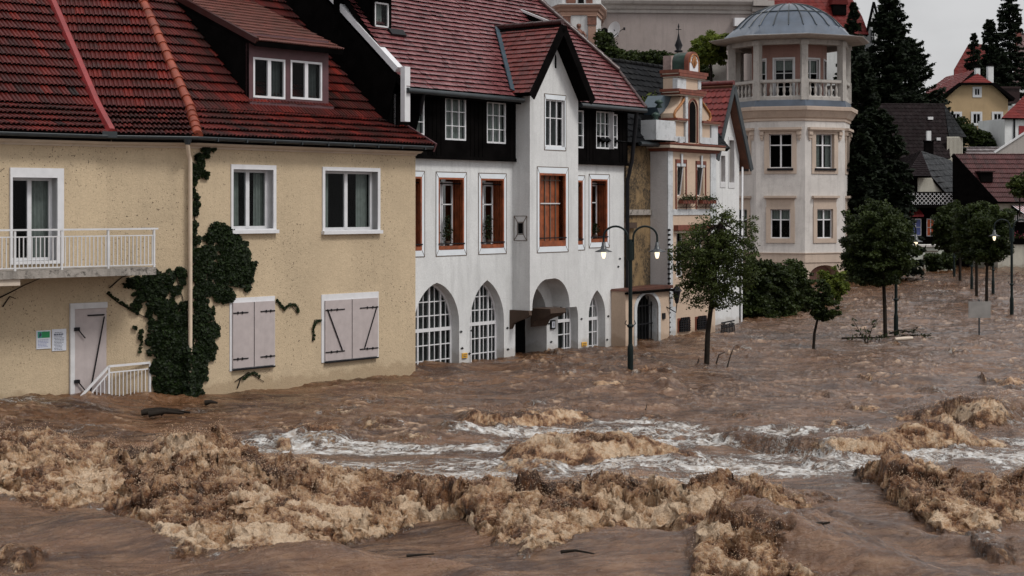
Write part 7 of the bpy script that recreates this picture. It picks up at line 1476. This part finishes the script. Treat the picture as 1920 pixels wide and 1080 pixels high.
wb_ = mth(t, 'MAXIMUM', web, mth(t, 'MULTIPLY', web2, .8)); lf = mth(t, 'MULTIPLY', rng_(t, mth(t, 'ADD', wb_, mth(t, 'MULTIPLY', at_l, 1.15)), 1.08, 1.65, 0, .95), rng_(t, at_l, .05, .4, 0, 1))
foamc = mixc(t, rng_(t, noise(t, v, 9, 4), .35, .65, 0, 1), (.30, .25, .21), (.62, .62, .61))
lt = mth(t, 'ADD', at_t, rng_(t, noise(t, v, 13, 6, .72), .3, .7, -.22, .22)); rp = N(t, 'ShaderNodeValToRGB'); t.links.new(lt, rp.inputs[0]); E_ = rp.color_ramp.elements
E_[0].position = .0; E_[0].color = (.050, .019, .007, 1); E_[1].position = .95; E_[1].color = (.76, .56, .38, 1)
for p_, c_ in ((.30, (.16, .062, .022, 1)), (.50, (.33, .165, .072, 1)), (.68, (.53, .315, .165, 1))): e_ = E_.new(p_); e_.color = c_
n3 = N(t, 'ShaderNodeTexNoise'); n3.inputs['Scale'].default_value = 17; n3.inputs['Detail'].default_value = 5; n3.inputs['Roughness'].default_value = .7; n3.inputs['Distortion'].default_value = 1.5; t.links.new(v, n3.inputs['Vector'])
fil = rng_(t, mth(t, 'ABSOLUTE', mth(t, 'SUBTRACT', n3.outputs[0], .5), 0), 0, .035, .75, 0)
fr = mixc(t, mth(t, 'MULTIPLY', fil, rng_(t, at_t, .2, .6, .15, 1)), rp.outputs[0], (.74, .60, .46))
ff = rng_(t, mth(t, 'ADD', at_f, rng_(t, noise(t, v, 7, 6, .7), .3, .7, -.42, .42)), .30, .56, 0, 1)
col = mixc(t, lf, silt, foamc); col = mixc(t, ff, col, fr); t.links.new(col, b.inputs['Base Color'])
t.links.new(rng_(t, mth(t, 'MAXIMUM', mth(t, 'MULTIPLY', ff, rng_(t, at_t, .2, .6, .35, 1)), lf), 0, 1, .10, .50), b.inputs['Roughness']); t.links.new(rng_(t, mth(t, 'MAXIMUM', ff, lf), 0, 1, .50, .42), b.inputs['Specular IOR Level'])
hgt = mth(t, 'ADD', mth(t, 'MULTIPLY', noise(t, coords(t, (.35, 1.1, 1)), 7, 6, .68), .75), mth(t, 'ADD', mth(t, 'MULTIPLY', noise(t, v, 30, 5, .7), mth(t, 'ADD', mth(t, 'MULTIPLY', ff, .9), .10)), mth(t, 'MULTIPLY', lf, .35)))
bump(t, b, hgt, 1.0, .085)
M['water'] = m
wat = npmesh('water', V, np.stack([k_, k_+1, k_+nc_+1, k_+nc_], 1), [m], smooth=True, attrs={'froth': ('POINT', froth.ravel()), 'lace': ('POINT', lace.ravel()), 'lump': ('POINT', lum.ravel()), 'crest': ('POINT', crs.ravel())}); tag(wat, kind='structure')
# ---- spray: droplets and shreds thrown up from the breakers
fl = (froth > .45) & (Y < 34) & (HB > .08) & (CPX > -150) & (CPX < 2070); idx = np.flatnonzero(fl.ravel()); r = np.random.default_rng(77)
w_ = (spike.ravel()[idx]+.05)*(HB.ravel()[idx]+.1)*(Y.ravel()[idx]**2)**.5; w_ /= w_.sum(); n = 40000; ch_ = r.choice(idx, n, p=w_); P = V[ch_].copy()
hgt_ = r.exponential(.035, n)+.004; burst = np.clip(fbm(P[:, 0]/.35, P[:, 1]/.5, 2, 210)+.1, 0, 1); hgt_ += burst*r.exponential(.10, n); P[:, 2] += hgt_; P[:, 0] += r.normal(0, .03, n)+(r.random(n)-.5)*hgt_*.6; P[:, 1] += r.normal(0, .03, n)-hgt_*.35
sz = (.0024+.0040*r.random(n)**3)*(.75+P[:, 1]/45); O = np.array([[1, 0, 0], [-1, 0, 0], [0, 1, 0], [0, -1, 0], [0, 0, 1], [0, 0, -1]], float); st_ = 1+1.6*r.random(n)*(r.random(n) < .4)
ang = r.normal(0, .5, n); ov = O[None]*sz[:, None, None]; ov[:, 4:, 2] *= st_[:, None]; ov[:, 4:, 0] += (ov[:, 4:, 2]*np.sin(ang)[:, None]); vs = (P[:, None, :]+ov).reshape(-1, 3)
tri = np.array([[0, 2, 4], [2, 1, 4], [1, 3, 4], [3, 0, 4], [2, 0, 5], [1, 2, 5], [3, 1, 5], [0, 3, 5]]); Fq = (np.arange(n)[:, None, None]*6+tri[None]).reshape(-1, 3)
m2, t2, b2 = newmat('brown_spray'); c2 = mixc(t2, rng_(t2, noise(t2, coords(t2), 6, 3), .35, .65, 0, 1), (.34, .20, .11), (.60, .44, .31)); t2.links.new(c2, b2.inputs['Base Color']); b2.inputs['Roughness'].default_value = .5
sp_o = npmesh('spray', vs, Fq, [m2], nper=3, smooth=True); tag(sp_o, 'fine brown spray flying off the breaking waves of the flood', None, None, 'stuff')
